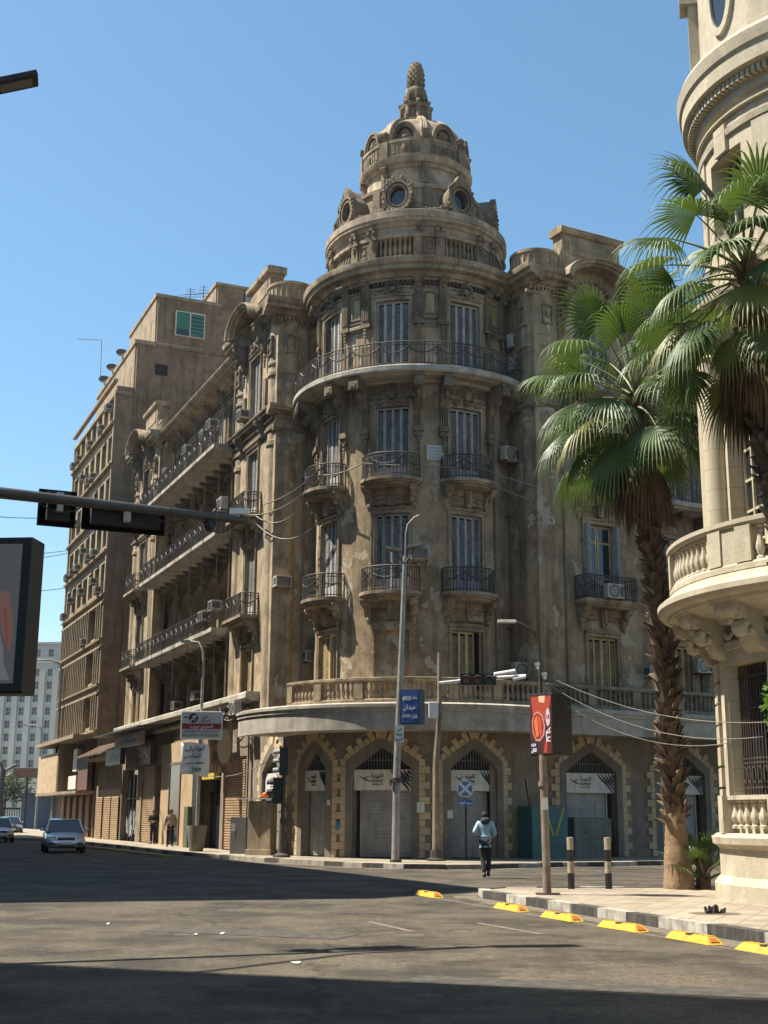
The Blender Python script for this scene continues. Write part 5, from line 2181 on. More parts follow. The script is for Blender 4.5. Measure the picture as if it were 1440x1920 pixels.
def fan_leaf(mb, base, az, el, lp, lb, droop, rn, nseg=34, spread=2.05, stalk=None, closed=1.0, curl=.0):
    """palmate leaf: petiole and pleated drooping segments"""
    dirh = Vector((cos(az), sin(az), 0))
    d0 = dirh * cos(el) + Vector((0, 0, sin(el)))
    pts = []
    p = Vector(base)
    d = d0.copy()
    n = 6
    for i in range(n + 1):
        pts.append(p.copy())
        p = p + d * lp / n
        d = (d + Vector((0, 0, -droop * .5 / n))).normalized()
    if stalk is not None:
        stalk.tube([tuple(q) for q in pts], [.035 - .004 * i for i in range(n + 1)], 4)
    tip = pts[-1]
    side = d.cross(Vector((0, 0, 1)))
    if side.length < 1e-3:
        side = Vector((1, 0, 0))
    side.normalize()
    nrm = side.cross(d).normalized()
    roll = rn.uniform(-.35, .35)
    side = (side * cos(roll) + nrm * sin(roll)).normalized()
    nrm = side.cross(d).normalized()
    stp = 2 * spread / (nseg - 1) * closed
    for k in range(nseg):
        a = (-spread + 2 * spread * k / (nseg - 1)) * closed
        L = lb * (.62 + .38 * cos(a * .62)) * rn.uniform(.93, 1.05)
        sd = (d * cos(a) + side * sin(a)).normalized()
        sd = (sd - nrm * .10 * abs(a)).normalized()
        tan = (side * cos(a) - d * sin(a)).normalized()
        rs_ = [0, .25, .44, .63, .82, 1.0]
        ws = [0.0, 1.0, .95, .46, .24, .02]
        vs = []
        q = tip.copy()
        dirn = sd.copy()
        prev = 0
        full = stp * .5
        for j, r_ in enumerate(rs_):
            step = (r_ - prev) * L
            prev = r_
            g = droop * (.10 + 1.45 * max(0, r_ - .34) ** 1.0 * (1 + .9 * rn.random() * (r_ > .5))) * .62
            dirn = (dirn + Vector((0, 0, -g * (r_ > 0)))).normalized()
            q = q + dirn * step
            wdt = ws[j] * L * min(r_, .48) * full * 1.03
            up = nrm * (wdt * .42)
            vs += [tuple(q - tan * wdt - up * .6), tuple(q + up), tuple(q + tan * wdt - up * .6)]
        fs = []
        for j in range(len(rs_) - 1):
            o_ = j * 3
            fs += [(o_, o_ + 1, o_ + 4, o_ + 3), (o_ + 1, o_ + 2, o_ + 5, o_ + 4)]
        mb.add(vs, fs)


def palm(label, path, crown_r, nleaf, seed, r0, bare=2.6, skirt=26, nseg=34, lo=-.95):
    rn = random.Random(seed)
    o = thing('fan_palm', label, 'palm tree', path[0], 'tall fan palms in front of the cream building')
    # smooth the axis
    def ax(z):
        for a, b_ in zip(path[:-1], path[1:]):
            if z <= b_[2]:
                t = (z - a[2]) / (b_[2] - a[2])
                return a[0] + (b_[0] - a[0]) * t, a[1] + (b_[1] - a[1]) * t
        return path[-1][0], path[-1][1]
    zb, zt = path[0][2], path[-1][2]
    tk = MB()
    prof = [(zb - .1, r0 * 1.30), (zb + .12, r0 * 1.30), (zb + .30, r0 * 1.2), (zb + .7, r0 * 1.1), (zb + bare * .6, r0 * .98), (zb + bare, r0 * .88), (zb + bare + .3, r0 * .8)]
    vs, fs = [], []
    K = 28
    zz = []
    z = zb - .1
    while z < zb + bare + .3:
        zz.append(z)
        z += .06
    for z in zz:
        for (za, ra), (zc_, rc) in zip(prof[:-1], prof[1:]):
            if za <= z <= zc_ + 1e-6:
                r_ = ra + (rc - ra) * (z - za) / (zc_ - za)
        x, y = ax(z)
        for k in range(K):
            a = 2 * pi * k / K
            q = r_ * (1 + rn.uniform(-.018, .018) + .02 * sin(z * 60 + 3 * sin(a * 2)))
            vs.append((x + q * cos(a), y + q * sin(a), z))
    for i in range(len(zz) - 1):
        for k in range(K):
            fs.append((i * K + k, i * K + (k + 1) % K, (i + 1) * K + (k + 1) % K, (i + 1) * K + k))
    tk.add(vs, fs)
    trunk = tk.build('trunk', M['bark2'], o, smooth=True)
    bt = MB()
    z = zb + bare - .25
    i = 0
    while z < zt - .1:
        x, y = ax(z)
        t = (z - zb - bare) / (zt - zb - bare)
        rr = r0 * (.66 - .10 * t)
        if i % 6 == 0:
            x2, y2 = ax(z + .3)
            bt.tube([(x, y, z - .05), (x2, y2, z + .30)], rr * .92, 10)
        for k in range(7):
            a = i * 2.399 / 3 + 2 * pi * k / 7 + rn.uniform(-.4, .4)
            ln_ = rn.uniform(.12, .46)
            out = rn.uniform(.03, .26)
            wd = rn.uniform(.07, .12)
            c_, s_ = cos(a), sin(a)
            tx, ty = -s_, c_
            hz = rn.uniform(-.04, .04)
            p0 = (x + c_ * rr * .85, y + s_ * rr * .85, z + hz)
            p1 = (x + c_ * (rr + out), y + s_ * (rr + out), z + ln_ + hz)
            sk = rn.uniform(-.07, .07)
            vs = [(p0[0] - tx * wd, p0[1] - ty * wd, p0[2]), (p0[0] + tx * wd, p0[1] + ty * wd, p0[2]),
                  (p1[0] + tx * (wd * .55 + sk), p1[1] + ty * (wd * .55 + sk), p1[2]), (p1[0] - tx * (wd * .55 - sk), p1[1] - ty * (wd * .55 - sk), p1[2] + rn.uniform(-.05, .05)),
                  (x + c_ * rr * .7, y + s_ * rr * .7, z + ln_ * .75)]
            bt.add(vs, [(0, 1, 2, 3), (0, 3, 4), (1, 2, 4), (2, 3, 4)])
        z += .105
        i += 1
    bt.build('leaf_bases', M['bark'], trunk)
    cx, cy = ax(zt)
    lf, ly, st, dd = MB(), MB(), MB(), MB()
    for i in range(nleaf):
        az = i * 2.399963 + rn.uniform(-.2, .2)
        t = (i + .5) / nleaf
        el = 1.35 - (1.35 - lo) * t ** .85 + rn.uniform(-.08, .08)
        lp = crown_r * rn.uniform(.44, .64)
        lb = crown_r * rn.uniform(.38, .46)
        dr = .45 + .65 * t + rn.uniform(-.1, .35)
        tgt = ly if (t > .62 and rn.random() < .30) else lf
        fan_leaf(tgt, (cx, cy, zt + .25 - t * .5), az, el, lp, lb, dr, rn, nseg, stalk=st)
    for i in range(skirt):
        az = rn.uniform(0, 2 * pi)
        fan_leaf(dd, (cx, cy, zt - .25 - rn.uniform(0, .9)), az, -1.05 + rn.uniform(-.3, .2), crown_r * .26, crown_r * rn.uniform(.32, .55), 1.6, rn, 16, closed=.45, stalk=dd)
    crown = lf.build('crown', M['leaf'], o, weld=False)
    ly.build('yellowing_leaf', M['leafy'], crown, weld=False)
    st.build('leaf_stalk', M['stalk'], crown)
    dd.build('dead_skirt', M['dead'], o, weld=False)
    return o


palm('tall fan palm with full trunk in view beside the small palm and bollards', [(6.32, 28.3, .12), (6.30, 28.35, 2.8), (6.22, 28.4, 5.5), (6.02, 28.5, 8.3), (5.87, 28.6, 11.15)], 3.4, 42, 3, .255, bare=1.55, skirt=14, lo=-.60)
palm('fan palm crown at the right edge in front of the cream building cornice', [(6.75, 19.0, .12), (6.35, 19.0, 4.0), (5.95, 19.0, 7.0), (5.76, 19.0, 10.0)], 2.6, 42, 8, .26, bare=1.6, skirt=30, lo=-.85)
# young palm at its foot
o = thing('young_palm', 'low young fan palm growing at the foot of the tall trunk', 'palm tree', (6.85, 28.35, .12))
rn = random.Random(5)
a_, b_ = MB(), MB()
for i in range(15):
    t = i / 15
    fan_leaf(a_, (6.85 + rn.uniform(-.05, .05), 28.35, .3), i * 2.4, 1.35 - 1.0 * t, .55 + .25 * (1 - t), .50, .35, rn, 22, spread=1.9, stalk=b_)
cr_ = a_.build('crown', M['leaf'], o, weld=False)
b_.build('leaf_stalk', M['stalk'], cr_)
a_ = MB()
for i in range(60):
    az, z = rn.uniform(0, 6.3), rn.uniform(.0, .75)
    a_.add([(6.85 + .1 * cos(az), 28.35 + .1 * sin(az), .12 + z), (6.85 + .16 * cos(az + .5), 28.35 + .16 * sin(az + .5), .12 + z), (6.85 + .26 * cos(az + .2), 28.35 + .26 * sin(az + .2), .3 + z)], [(0, 1, 2)])
a_.lathe(6.85, 28.35, 0, [(.16, .1), (.14, .5), (.11, .9), (0, .95)], 10)
a_.build('trunk', M['bark'], o)

# leafy twigs of a street tree at the right edge
o = thing('street_tree', 'bright green leafy branches poking in at the right edge before the window grille', 'tree', (6.5, 20.3, .12))
a_ = MB()
a_.tube([(6.5, 20.3, .1), (6.48, 20.3, 1.6), (6.45, 20.25, 3.0), (6.3, 20.2, 3.6)], [.06, .05, .035, .015], 8)
for i in range(9):
    a = rn.uniform(0, 6.3)
    a_.tube([(6.46, 20.27, 2.5 + i * .1), (6.46 + .3 * cos(a), 20.27 + .3 * sin(a), 2.9 + i * .12)], [.02, .008], 5)
a_.build('trunk', M['bark'], o)
a_ = MB()
for i in range(900):
    v_ = Vector((rn.gauss(0, 1), rn.gauss(0, 1), rn.gauss(0, 1))).normalized() * (rn.random() ** .4)
    c_ = Vector((6.48 + v_.x * .52, 20.3 + v_.y * .5, 3.35 + v_.z * .62))
    u_ = Vector((rn.gauss(0, 1), rn.gauss(0, 1), rn.gauss(0, .6))).normalized() * .07
    w_ = u_.cross(Vector((rn.gauss(0, 1), rn.gauss(0, 1), 1)).normalized()).normalized() * .03
    a_.add([tuple(c_ - u_), tuple(c_ + w_), tuple(c_ + u_), tuple(c_ - w_)], [(0, 1, 2, 3)])
a_.build('crown', mat_leaf('bright_leaf', (.07, .16, .02), (.12, .24, .03), .35), o, weld=False)

# ------------------------------------------------------------------ air conditioners
def ac_proto():
    o = thing('air_conditioner', 'x', 'air conditioner', (0, 0, 0), 'air conditioners on the facades')
    m_ = MB()
    m_.box(-.34, .34, -.50, .02, 0, .46)
    m_.build('case', M['ac'], o, bevel=.012)
    m_ = MB()
    for k in range(9):
        m_.box(-.30, .30, -.512, -.499, .05 + k * .042, .072 + k * .042)
    m_.box(-.345, -.338, -.45, -.1, .1, .38)
    m_.box(.338, .345, -.45, -.1, .1, .38)
    m_.build('grille', M['acdk'], o)
    m_ = MB()
    for x in (-.28, .25):
        m_.box(x, x + .03, -.46, .1, -.04, -.004)
        m_.tube([(x + .015, -.42, -.03), (x + .015, .08, -.34)], .012, 4)
    m_.build('bracket', M['darkpole'], o, split=.02)
    return o


def cond_proto():
    o = thing('air_conditioner', 'x', 'air conditioner', (0, 0, 0), 'air conditioners on the facades')
    m_ = MB()
    m_.box(-.40, .40, -.42, -.10, 0, .58)
    m_.build('case', M['ac'], o, bevel=.012)
    m_ = MB()
    ring(m_, -.08, .29, ell(.245, .245), ell(.21, .21), -.44, -.42, 20)
    for k in range(7):
        m_.box(-.29, .13, -.436, -.426, .10 + k * .06, .112 + k * .06)
    m_.box(.22, .37, -.43, -.419, .08, .5)
    m_.build('grille', M['acdk'], o)
    m_ = MB()
    for x in (-.34, .30):
        m_.box(x, x + .035, -.44, .1, -.05, -.004)
        m_.tube([(x + .015, -.40, -.03), (x + .015, .08, -.36)], .013, 4)
    m_.build('bracket', M['darkpole'], o, split=.02)
    return o


AC1, AC2 = ac_proto(), cond_proto()
LA, RA = radians(-66.6), radians(28.3)
aclist = [
    (1, FL, 2.0, .55, 5.72, LA, 'dirty air conditioner on the canopy end left of the stone balustrade'),
    (0, T, ta(0.4), .0, 11.25, radians(1), 'brown air conditioner below the plaque between the two front tower windows'),
    (1, T, ta(56), .15, 15.75, radians(40), 'white condenser on the tower right of the third floor balcony'),
    (1, T, ta(63), .25, 20.75, radians(45), 'upper white condenser by the top balcony at the tower crease'),
    (1, T, ta(63), .3, 19.75, radians(45), 'lower condenser standing on the top balcony behind the railing'),
    (1, T, ta(55), .6, 6.9, radians(28), 'condenser on the terrace behind the overhanging signal lamps'),
    (0, FLR, 1.55, 0, 15.45, radians(23), 'grey air conditioner on the shaded return wall left of the tower, third floor'),
    (0, FLR, 1.75, 0, 7.85, radians(23), 'small air conditioner in the return wall left of the tower, first floor'),
    (0, FLR, .35, .1, 10.9, radians(23), 'tilted air conditioner beside the second floor balcony of the return wall'),
    (1, FR, 2.95, .62, 10.03, RA, 'condenser on the railed balcony of the open casement window behind the palm fronds'),
    (0, FR, 5.3, 0, 7.1, RA, 'air conditioner right behind the palm trunk'),
    (1, FR, 8.4, -.5, 7.5, RA, 'air conditioner near the cream building edge above the far balustrade'),
    (0, FL, 4.1, .0, 19.4, LA, 'air conditioner high on the near pavilion of the left wing beside the top window'),
    (0, FL, 8.6, .2, 20.2, LA, 'near one of the pair of air conditioners above the long top balcony'),
    (0, FL, 9.9, .2, 20.0, LA, 'second of the pair of air conditioners above the long top balcony'),
    (0, FL, 13.2, .2, 20.1, LA, 'air conditioner halfway along the long top balcony'),
    (0, FL, 17.5, .2, 19.9, LA, 'air conditioner toward the far end of the long top balcony'),
    (1, FL, 4.4, .75, 15.1, LA, 'white air conditioner just above the tip of the mast arm'),
    (0, FL, 5.6, .5, 15.0, LA, 'smaller air conditioner left of the one above the mast arm tip'),
    (0, FL, 5.2, .7, 10.6, LA, 'large air conditioner beside the second floor balcony of the left wing'),
    (0, FL, 7.2, .6, 10.4, LA, 'air conditioner behind the railing of the long second floor balcony'),
    (0, FL, 12.0, .1, 15.2, LA, 'air conditioner on the third floor of the left wing behind the mast arm'),
    (0, FL, 13.6, -.9, 7.3, LA, 'near air conditioner above the tan shop cladding'),
    (0, FL, 17.6, -.9, 7.1, LA, 'far air conditioner above the tan shop cladding'),
    (0, FL, 5.7, .1, 5.0, LA, 'air conditioner over the brown roller shutter'),
]
f1 = f2 = True
for kind, fr, s, d, z, ang, lab in aclist:
    loc = fr(s, d, z)
    if kind == 0 and f1:
        o, f1 = AC1, False
        o.location, o.rotation_euler = loc, (0, 0, ang)
        o['label'] = lab
    elif kind == 1 and f2:
        o, f2 = AC2, False
        o.location, o.rotation_euler = loc, (0, 0, ang)
        o['label'] = lab
    else:
        dup(AC1 if kind == 0 else AC2, loc, ang, lab)
# office block air conditioners
rn = random.Random(21)
words = ['topmost', 'second from top', 'third from top', 'fourth from top', 'fifth from top', 'sixth from top', 'seventh from top', 'lowest']
cols = ['nearest', 'second', 'third', 'fourth', 'fifth', 'sixth', 'farthest']
for i in range(7, 1, -1):
    for k in range(7):
        if rn.random() < (.68 if i > 2 else .3):
            a = ns0 + .6 + k * 2.2 + (rn.uniform(.0, .5))
            dup(AC1, FL(a + .4, .05, nrows[i] + rn.choice([.25, .3, 1.2])), LA,
                'air conditioner on the office block, %s window column from the corner, %s row' % (cols[k], words[7 - i]), (1.05, 1, 1.05))

# satellite dishes and aerials
for k, (s, z, lab) in enumerate([(39.5, 34.45, 'satellite dish nearest the corner on the office block roof edge'), (43.0, 34.45, 'middle satellite dish on the office block roof edge'), (46.0, 34.45, 'farthest satellite dish on the office block roof edge')]):
    base = FL(s, -1.0, z)
    o = thing('satellite_dish', lab, 'satellite dish', base, 'satellite dishes on the office block roof')
    m_ = MB()
    m_.tube([base, (base[0], base[1], base[2] + .25)], .03, 6)
    m_.build('mast', M['darkpole'], o)
    m_ = MB()
    vs, fs = [], []
    c_ = Vector(base) + Vector((0, 0, .38))
    ax_ = Vector((.3, -.8, .55)).normalized()
    u_ = ax_.orthogonal().normalized()
    v_ = ax_.cross(u_)
    for i in range(5):
        for j in range(16):
            a = 2 * pi * j / 16
            r_ = .5 * i / 4
            vs.append(tuple(c_ + u_ * r_ * cos(a) + v_ * r_ * sin(a) + ax_ * (.5 * r_ * r_)))
    for i in range(4):
        for j in range(16):
            fs.append((i * 16 + j, i * 16 + (j + 1) % 16, (i + 1) * 16 + (j + 1) % 16, (i + 1) * 16 + j))
    m_.add(vs, fs)
    m_.tube([tuple(c_ - v_ * .4), tuple(c_ + ax_ * .45)], .012, 4)
    m_.build('dish', M['acdk'], o, smooth=True)
for s, d, z, h, lab in ((36.6, -5.2, 38.2, 1.5, 'thin roof aerial with cross bars on the office block, left one'), (36.6, -6.2, 38.2, 1.9, 'taller roof aerial with cross bars on the office block, right one')):
    b0 = FL(s, d, z)
    o = thing('aerial', lab, 'aerial', b0, 'roof aerials')
    m_ = MB()
    m_.tube([b0, (b0[0], b0[1], b0[2] + h)], .03, 5)
    for k in range(4):
        zz = b0[2] + h * (.55 + .13 * k)
        m_.tube([(b0[0] - .5 + .07 * k, b0[1], zz), (b0[0] + .5 - .07 * k, b0[1] + .1, zz)], .018, 4)
    m_.tube([(b0[0] - .9, b0[1], b0[2] + h * .62), (b0[0] + 1.0, b0[1], b0[2] + h * .7)], .02, 4)
    m_.build('mast', M['darkpole'], o)
b0 = FL(44.5, -.4, 34.4)
o = thing('roof_gantry', 'thin angled pole standing on the far roof edge of the office block', 'pole', b0)
m_ = MB()
m_.tube([b0, (b0[0] - .1, b0[1], b0[2] + 3.2), (b0[0] - 2.0, b0[1], b0[2] + 3.3)], .03, 5)
m_.build('pole', M['pole'], o)


# ------------------------------------------------------------------ near mast arm, lamp head, screen on the left
TIP = Vector((-1.95, 17.51, 5.63))
BAS = Vector((-8.18, 14.92, 5.75))
au = (BAS - TIP).normalized()
o = thing('traffic_mast', 'long grey traffic signal mast arm reaching in from the left edge over the road', 'traffic mast', (BAS.x, BAS.y, 0))
m_ = MB()
m_.tube([tuple(TIP + (BAS - TIP) * t) for t in (0, .1, .25, .5, .75, 1)], [.055, .06, .068, .08, .09, .10], 12)
m_.build('arm', M['armgrey'], o, smooth=50)
m_ = MB()
m_.lathe(BAS.x, BAS.y, 0, [(.16, 0), (.15, 3), (.13, 6.3), (0, 6.35)], 14)
m_.lathe(BAS.x, BAS.y, 0, [(.3, 0), (.3, .05), (.17, .1)], 14)
m_.build('pole', M['pole'], o, smooth=40)
m_ = MB()
m_.box(-.10, .10, -.06, .06, -.01, .10)
cap = m_
o2 = m_.build('end_clamp', M['pole'], o)
o2.location = tuple(TIP - o.location + Vector((0, 0, -.04)))
# cable loops
m_ = MB()
for t0, t1, sg in ((.12, .20, .10), (.33, .42, .12), (.62, .70, .1), (.02, .09, .16)):
    p0, p1 = TIP + (BAS - TIP) * t0, TIP + (BAS - TIP) * t1
    m_.tube([tuple(p0 + (p1 - p0) * i / 8 + Vector((0, -.08, -.07 - sg * 4 * (i / 8) * (1 - i / 8)))) for i in range(9)], .009, 4)
m_.build('cable_loop', M['cabledk'], o, split=.01)


def signal_cluster(label, c, length, h, n, flat=True):
    """signal heads with visors seen from behind, hung on the arm"""
    o = thing('traffic_light', label, 'traffic light', tuple(c), 'signal heads on the near mast arm')
    fr = (lambda s, d, z: (c.x + au.x * s - au.y * d, c.y + au.y * s + au.x * d, c.z + z))
    m_ = MB(fr)
    m_.box(-length / 2, length / 2, -.30, -.26, -h / 2, h / 2)
    m_.build('back_plate', simple('matt_black', (.008, .008, .008), .95, spec=.1), o)
    m_ = MB(fr)
    m_.box(-length / 2 + .1, length / 2 - .1, -.26, -.10, -h / 2 + .06, h / 2 - .06)
    w_ = (length - .2) / n
    for i in range(n):
        x = -length / 2 + .1 + w_ * (i + .5)
        for k in range(9):
            a0, a1 = -.3 + 3.74 * k / 9, -.3 + 3.74 * (k + 1) / 9
            r_ = min(w_, h) * .42
            m_.add([(x + r_ * cos(a0), -.30, r_ * sin(a0)), (x + r_ * cos(a1), -.30, r_ * sin(a1)), (x + r_ * cos(a1), -.50, r_ * sin(a1)), (x + r_ * cos(a0), -.50, r_ * sin(a0))], [(0, 1, 2, 3)])
    m_.build('housing', simple('charcoal_housing', (.016, .016, .017), .8), o)
    m_ = MB(fr)
    m_.box(-.04, .04, -.12, .02, -.1, .16)
    m_.build('clamp', M['pole'], o)
    return o


signal_cluster('dark signal head near the left edge on the mast arm', TIP + (BAS - TIP) * .378 + Vector((0, 0, -.06)), .50, .50, 1)
signal_cluster('long dark row of signal heads hanging mid-way on the mast arm', TIP + (BAS - TIP) * .244 + Vector((0, 0, -.10)), 1.14, .38, 3)
# small camera and ring bracket by the tip
o = thing('surveillance_camera', 'pale surveillance camera on top of the mast arm tip', 'camera', tuple(TIP + Vector((.03, 0, .06))))
m_ = MB()
q = TIP + Vector((-.06, 0, .08))
m_.prism([(q.y - .06, q.z), (q.y + .06, q.z), (q.y + .06, q.z + .07), (q.y - .06, q.z + .09)], q.x - .16, q.x + .12)
m_.build('case', M['white'], o, bevel=.01)
m_ = MB()
m_.tube([tuple(TIP), tuple(q)], .02, 6)
m_.build('bracket', M['darkpole'], o)
o = thing('surveillance_camera', 'dark dome camera with a ring above it near the mast arm tip', 'camera', tuple(TIP + (BAS - TIP) * .04))
m_ = MB()
q = TIP + (BAS - TIP) * .075
m_.ball(q.x, q.y, q.z - .13, .075, .075, .085, 12, 8)
m_.lathe(q.x, q.y, q.z, [(.085, -.12), (.085, -.08), (.03, -.04)], 12)
m_.build('dome', M['black'], o, smooth=True)
m_ = MB(lambda s, d, z: (q.x + s, q.y + d, q.z + z))
ring(m_, 0, .11, ell(.10, .10), ell(.075, .075), -.02, .02, 8)
m_.build('bracket', M['darkpole'], o)

o = thing('street_lamp', 'dark flat lamp head cut by the top left edge against the sky', 'street lamp', (-8.6, 17.4, 0))
m_ = MB()
t0 = Vector((-5.47, 18.0, 12.82))
t1 = Vector((-6.75, 17.7, 12.30))
dv = (t1 - t0).normalized()
sv = dv.cross(Vector((0, 0, 1))).normalized()
uv = sv.cross(dv)
fr = (lambda s, d, z: tuple(t0 + dv * s + sv * d + uv * z))
m_.fr = fr
m_.prism([(-.19, 0), (.19, 0), (.18, .09), (.06, .14), (-.06, .14), (-.18, .09)], 0, 1.0)
m_.build('lamp_head', M['black'], o, bevel=.01)
m_ = MB(fr)
m_.box(.1, .6, -.11, .11, -.012, -.002)
m_.build('led_panel', simple('led_off', (.10, .10, .09), .3), o)
m_ = MB()
m_.tube([tuple(t0 + dv * .95), (-7.9, 16.8, 12.1), (-8.7, 15.2, 11.4), (-8.9, 14.3, 10.5), (-8.9, 14.2, 0)], .06, 8)
m_.build('pole', M['darkpole'], o)


def emis(name, col, st=1.0):
    m, n, b = new_mat(name)
    b.inputs['Base Color'].default_value = (.02, .02, .02, 1)
    b.inputs['Emission Color'].default_value = (*col, 1)
    b.inputs['Emission Strength'].default_value = st * .42
    b.inputs['Roughness'].default_value = .3
    return m


o = thing('advert_screen', 'black framed advert screen cut by the left edge showing a pale garment', 'advert screen', (-4.1, 12.2, 0))
q0 = Vector((-3.33, 11.9, 0))
ux = Vector((-1, .10, 0)).normalized()
uy = Vector((.10, 1, 0)).normalized()
fr = (lambda s, d, z: (q0.x + ux.x * s + uy.x * d, q0.y + ux.y * s + uy.y * d, z))
Z0, Z1 = 2.69, 4.17
m_ = MB(fr)
m_.box(0, 1.5, 0, .32, Z0, Z1)
m_.build('cabinet', M['black'], o, bevel=.02)
m_ = MB(fr)
m_.box(.10, 1.4, -.012, -.002, Z0 + .09, Z1 - .07)
m_.build('screen', emis('screen_grey', (.055, .056, .06)), o)
m_ = MB(fr)
m_.face_poly([(.13, Z0 + .12), (.98, Z0 + .12), (.98, Z1 - .25), (.62, Z1 - .2), (.42, Z1 - .42), (.22, Z0 + .45), (.19, Z0 + .25)], -.016, -.013)
m_.build('garment_picture', emis('screen_white', (.105, .105, .11)), o)
m_ = MB(fr)
m_.face_poly([(.145, Z0 + .38), (.23, Z0 + .55), (.30, Z0 + .9), (.40, Z1 - .42), (.30, Z1 - .52), (.19, Z0 + .95), (.125, Z0 + .62)], -.020, -.017)
m_.build('arm_picture', emis('screen_skin', (.11, .062, .05)), o)
m_ = MB(fr)
m_.face_poly([(.16, Z0 + .36), (.20, Z0 + .52), (.235, Z0 + .78), (.205, Z0 + .80), (.175, Z0 + .62)], -.024, -.021)
m_.build('red_edge_picture', emis('screen_red', (.14, .035, .028)), o)
m_ = MB()
m_.tube([(-4.1, 12.15, 0), (-4.1, 12.15, Z0)], .10, 12)
m_.build('post', M['darkpole'], o)

# ------------------------------------------------------------------ junction poles
o = thing('street_lamp', 'tall leaning grey lamp pole with twin heads and thin upper arm before the round tower', 'street lamp', (.44, 43.6, .14))
m_ = MB()
m_.tube([(.44, 43.6, .1), (.48, 43.6, 3.2), (.74, 43.55, 10.4)], [.13, .12, .07], 12)
m_.tube([(.74, 43.55, 10.2), (.76, 43.5, 11.2), (.82, 43.5, 11.5), (1.05, 43.45, 11.75), (1.22, 43.4, 11.82)], .03, 6)
m_.build('pole', M['pole'], o, smooth=50)
m_ = MB()
m_.tube([(.47, 43.6, 2.7), (.475, 43.6, 2.86)], .19, 12)
m_.box(.25, .30, 43.4, 43.7, 2.6, 2.8)
m_.tube([(.455, 43.6, .1), (.455, 43.6, .22)], .2, 12)
m_.build('collar', M['darkpole'], o, split=.01)
for p0, p1 in (((.72, 43.5, 10.1), (.32, 43.2, 10.55)), ((.74, 43.5, 10.1), (1.10, 43.3, 10.7))):
    m_ = MB()
    a, b_ = Vector(p0), Vector(p1)
    m_.tube([a, b_], .03, 6)
    dv = (b_ - a).normalized()
    m_.fr = (lambda s, d, z, b_=b_, sg=(1 if p1[0] > .8 else -1): (b_.x + s * sg, b_.y + d, b_.z + z + s * .18))
    m_.prism([(-.22, -.05), (.22, -.05), (.20, .05), (-.20, .06)], -.28, .25)
    m_.build('lamp_head', simple('lamp_shell', (.09, .088, .08), .6), o)

o = thing('direction_sign', 'blue box sign with white lettering and arrow on the tall lamp pole', 'sign', (1.0, 43.4, 5.2))
m_ = MB()
m_.poly([(.60, 43.42), (1.22, 43.30), (1.42, 43.62), (.62, 43.66)], 4.62, 5.78)
m_.build('sign_box', simple('dark_blue_panel', (.008, .02, .055), .5), o, bevel=.01)
fr = line_frame(.60, 43.42, .982, -.19, -.19, -.982)
m_ = MB(fr)
m_.box(.03, .60, .0, .012, 4.66, 5.74)
m_.build('sign_face', simple('blue_panel', (.022, .085, .27), .5, var=.1), o)
m_ = MB(fr)
put_text(m_, 'MISA', .24, .016, 5.47, .20, .26)
put_text(m_, 'بنك', .48, .016, 5.50, .15, .16, 1, True)
put_text(m_, 'ميدان', .30, .016, 5.18, .22, .40, 1, True)
put_text(m_, 'LOTUS', .19, .016, 4.88, .14, .24)
put_text(m_, 'شارع', .46, .016, 4.88, .17, .22, 1, True)
m_.add([(.05, .018, 5.47), (.11, .018, 5.56), (.11, .018, 5.38)], [(0, 1, 2)])
m_.build('lettering', M['white'], o)
o = thing('notice', 'small white paper notice under the blue box sign on the lamp pole', 'notice', (.55, 43.4, 4.3))
m_ = MB()
m_.prism([(43.40, 4.02), (43.42, 4.02), (43.43, 4.58), (43.41, 4.58)], .40, .70)
m_.build('sheet', M['white'], o)
m_ = MB(line_frame(0, 43.40, 1, 0, 0, -1))
put_text(m_, 'الى', .56, .006, 4.44, .12, .14, 1, True)
put_text(m_, 'شقة', .55, .006, 4.28, .12, .22, 1, True)
put_text(m_, 'للبيع', .55, .006, 4.12, .12, .24, 1, True)
m_.build('lettering', M['black'], o)

o = thing('traffic_light', 'grey pole right of the tall lamp with white control box and overhanging horizontal signal lamps', 'traffic light', (1.84, 45.2, .14))
m_ = MB()
m_.tube([(1.84, 45.2, .1), (1.86, 45.2, 3.5), (1.98, 45.2, 5.0), (2.0, 45.2, 7.25)], [.13, .11, .085, .075], 12)
m_.build('pole', M['rust'], o, smooth=50)
m_ = MB()
m_.tube([(1.98, 45.15, 6.18), (3.3, 45.05, 6.32), (5.0, 44.9, 6.42)], .055, 8)
m_.build('arm', M['white'], o, smooth=50)
m_ = MB()
m_.lathe(1.84, 45.2, .1, [(.34, 0), (.34, .10), (.20, .14), (.18, .4)], 8)
m_.build('foot', M['darkpole'], o)
m_ = MB()
m_.box(2.70, 3.95, 44.86, 44.98, 6.08, 6.48)
for i in range(3):
    x = 2.92 + i * .40
    for k in range(8):
        a0, a1 = -.2 + 3.54 * k / 8, -.2 + 3.54 * (k + 1) / 8
        m_.add([(x + .17 * cos(a0), 44.86, 6.27 + .17 * sin(a0)), (x + .17 * cos(a1), 44.86, 6.27 + .17 * sin(a1)), (x + .17 * cos(a1) - .05, 44.55, 6.20 + .17 * sin(a1)), (x + .17 * cos(a0) - .05, 44.55, 6.20 + .17 * sin(a0))], [(0, 1, 2, 3)])
m_.build('signal_housing', simple('black_signal', (.02, .018, .018), .5), o)
for i, c_ in enumerate([(.25, .015, .01), (.16, .06, .01), (.01, .06, .03)]):
    m_ = MB()
    x = 2.92 + i * .40
    m_.fr = line_frame(x, 44.855, 1, 0, 0, -1)
    m_.face_poly([(.14 * cos(2 * pi * k / 14), 6.27 + .14 * sin(2 * pi * k / 14)) for k in range(14)], 0, .01)
    m_.build('lens', simple('signal_lens', c_, .3), o)
m_ = MB()
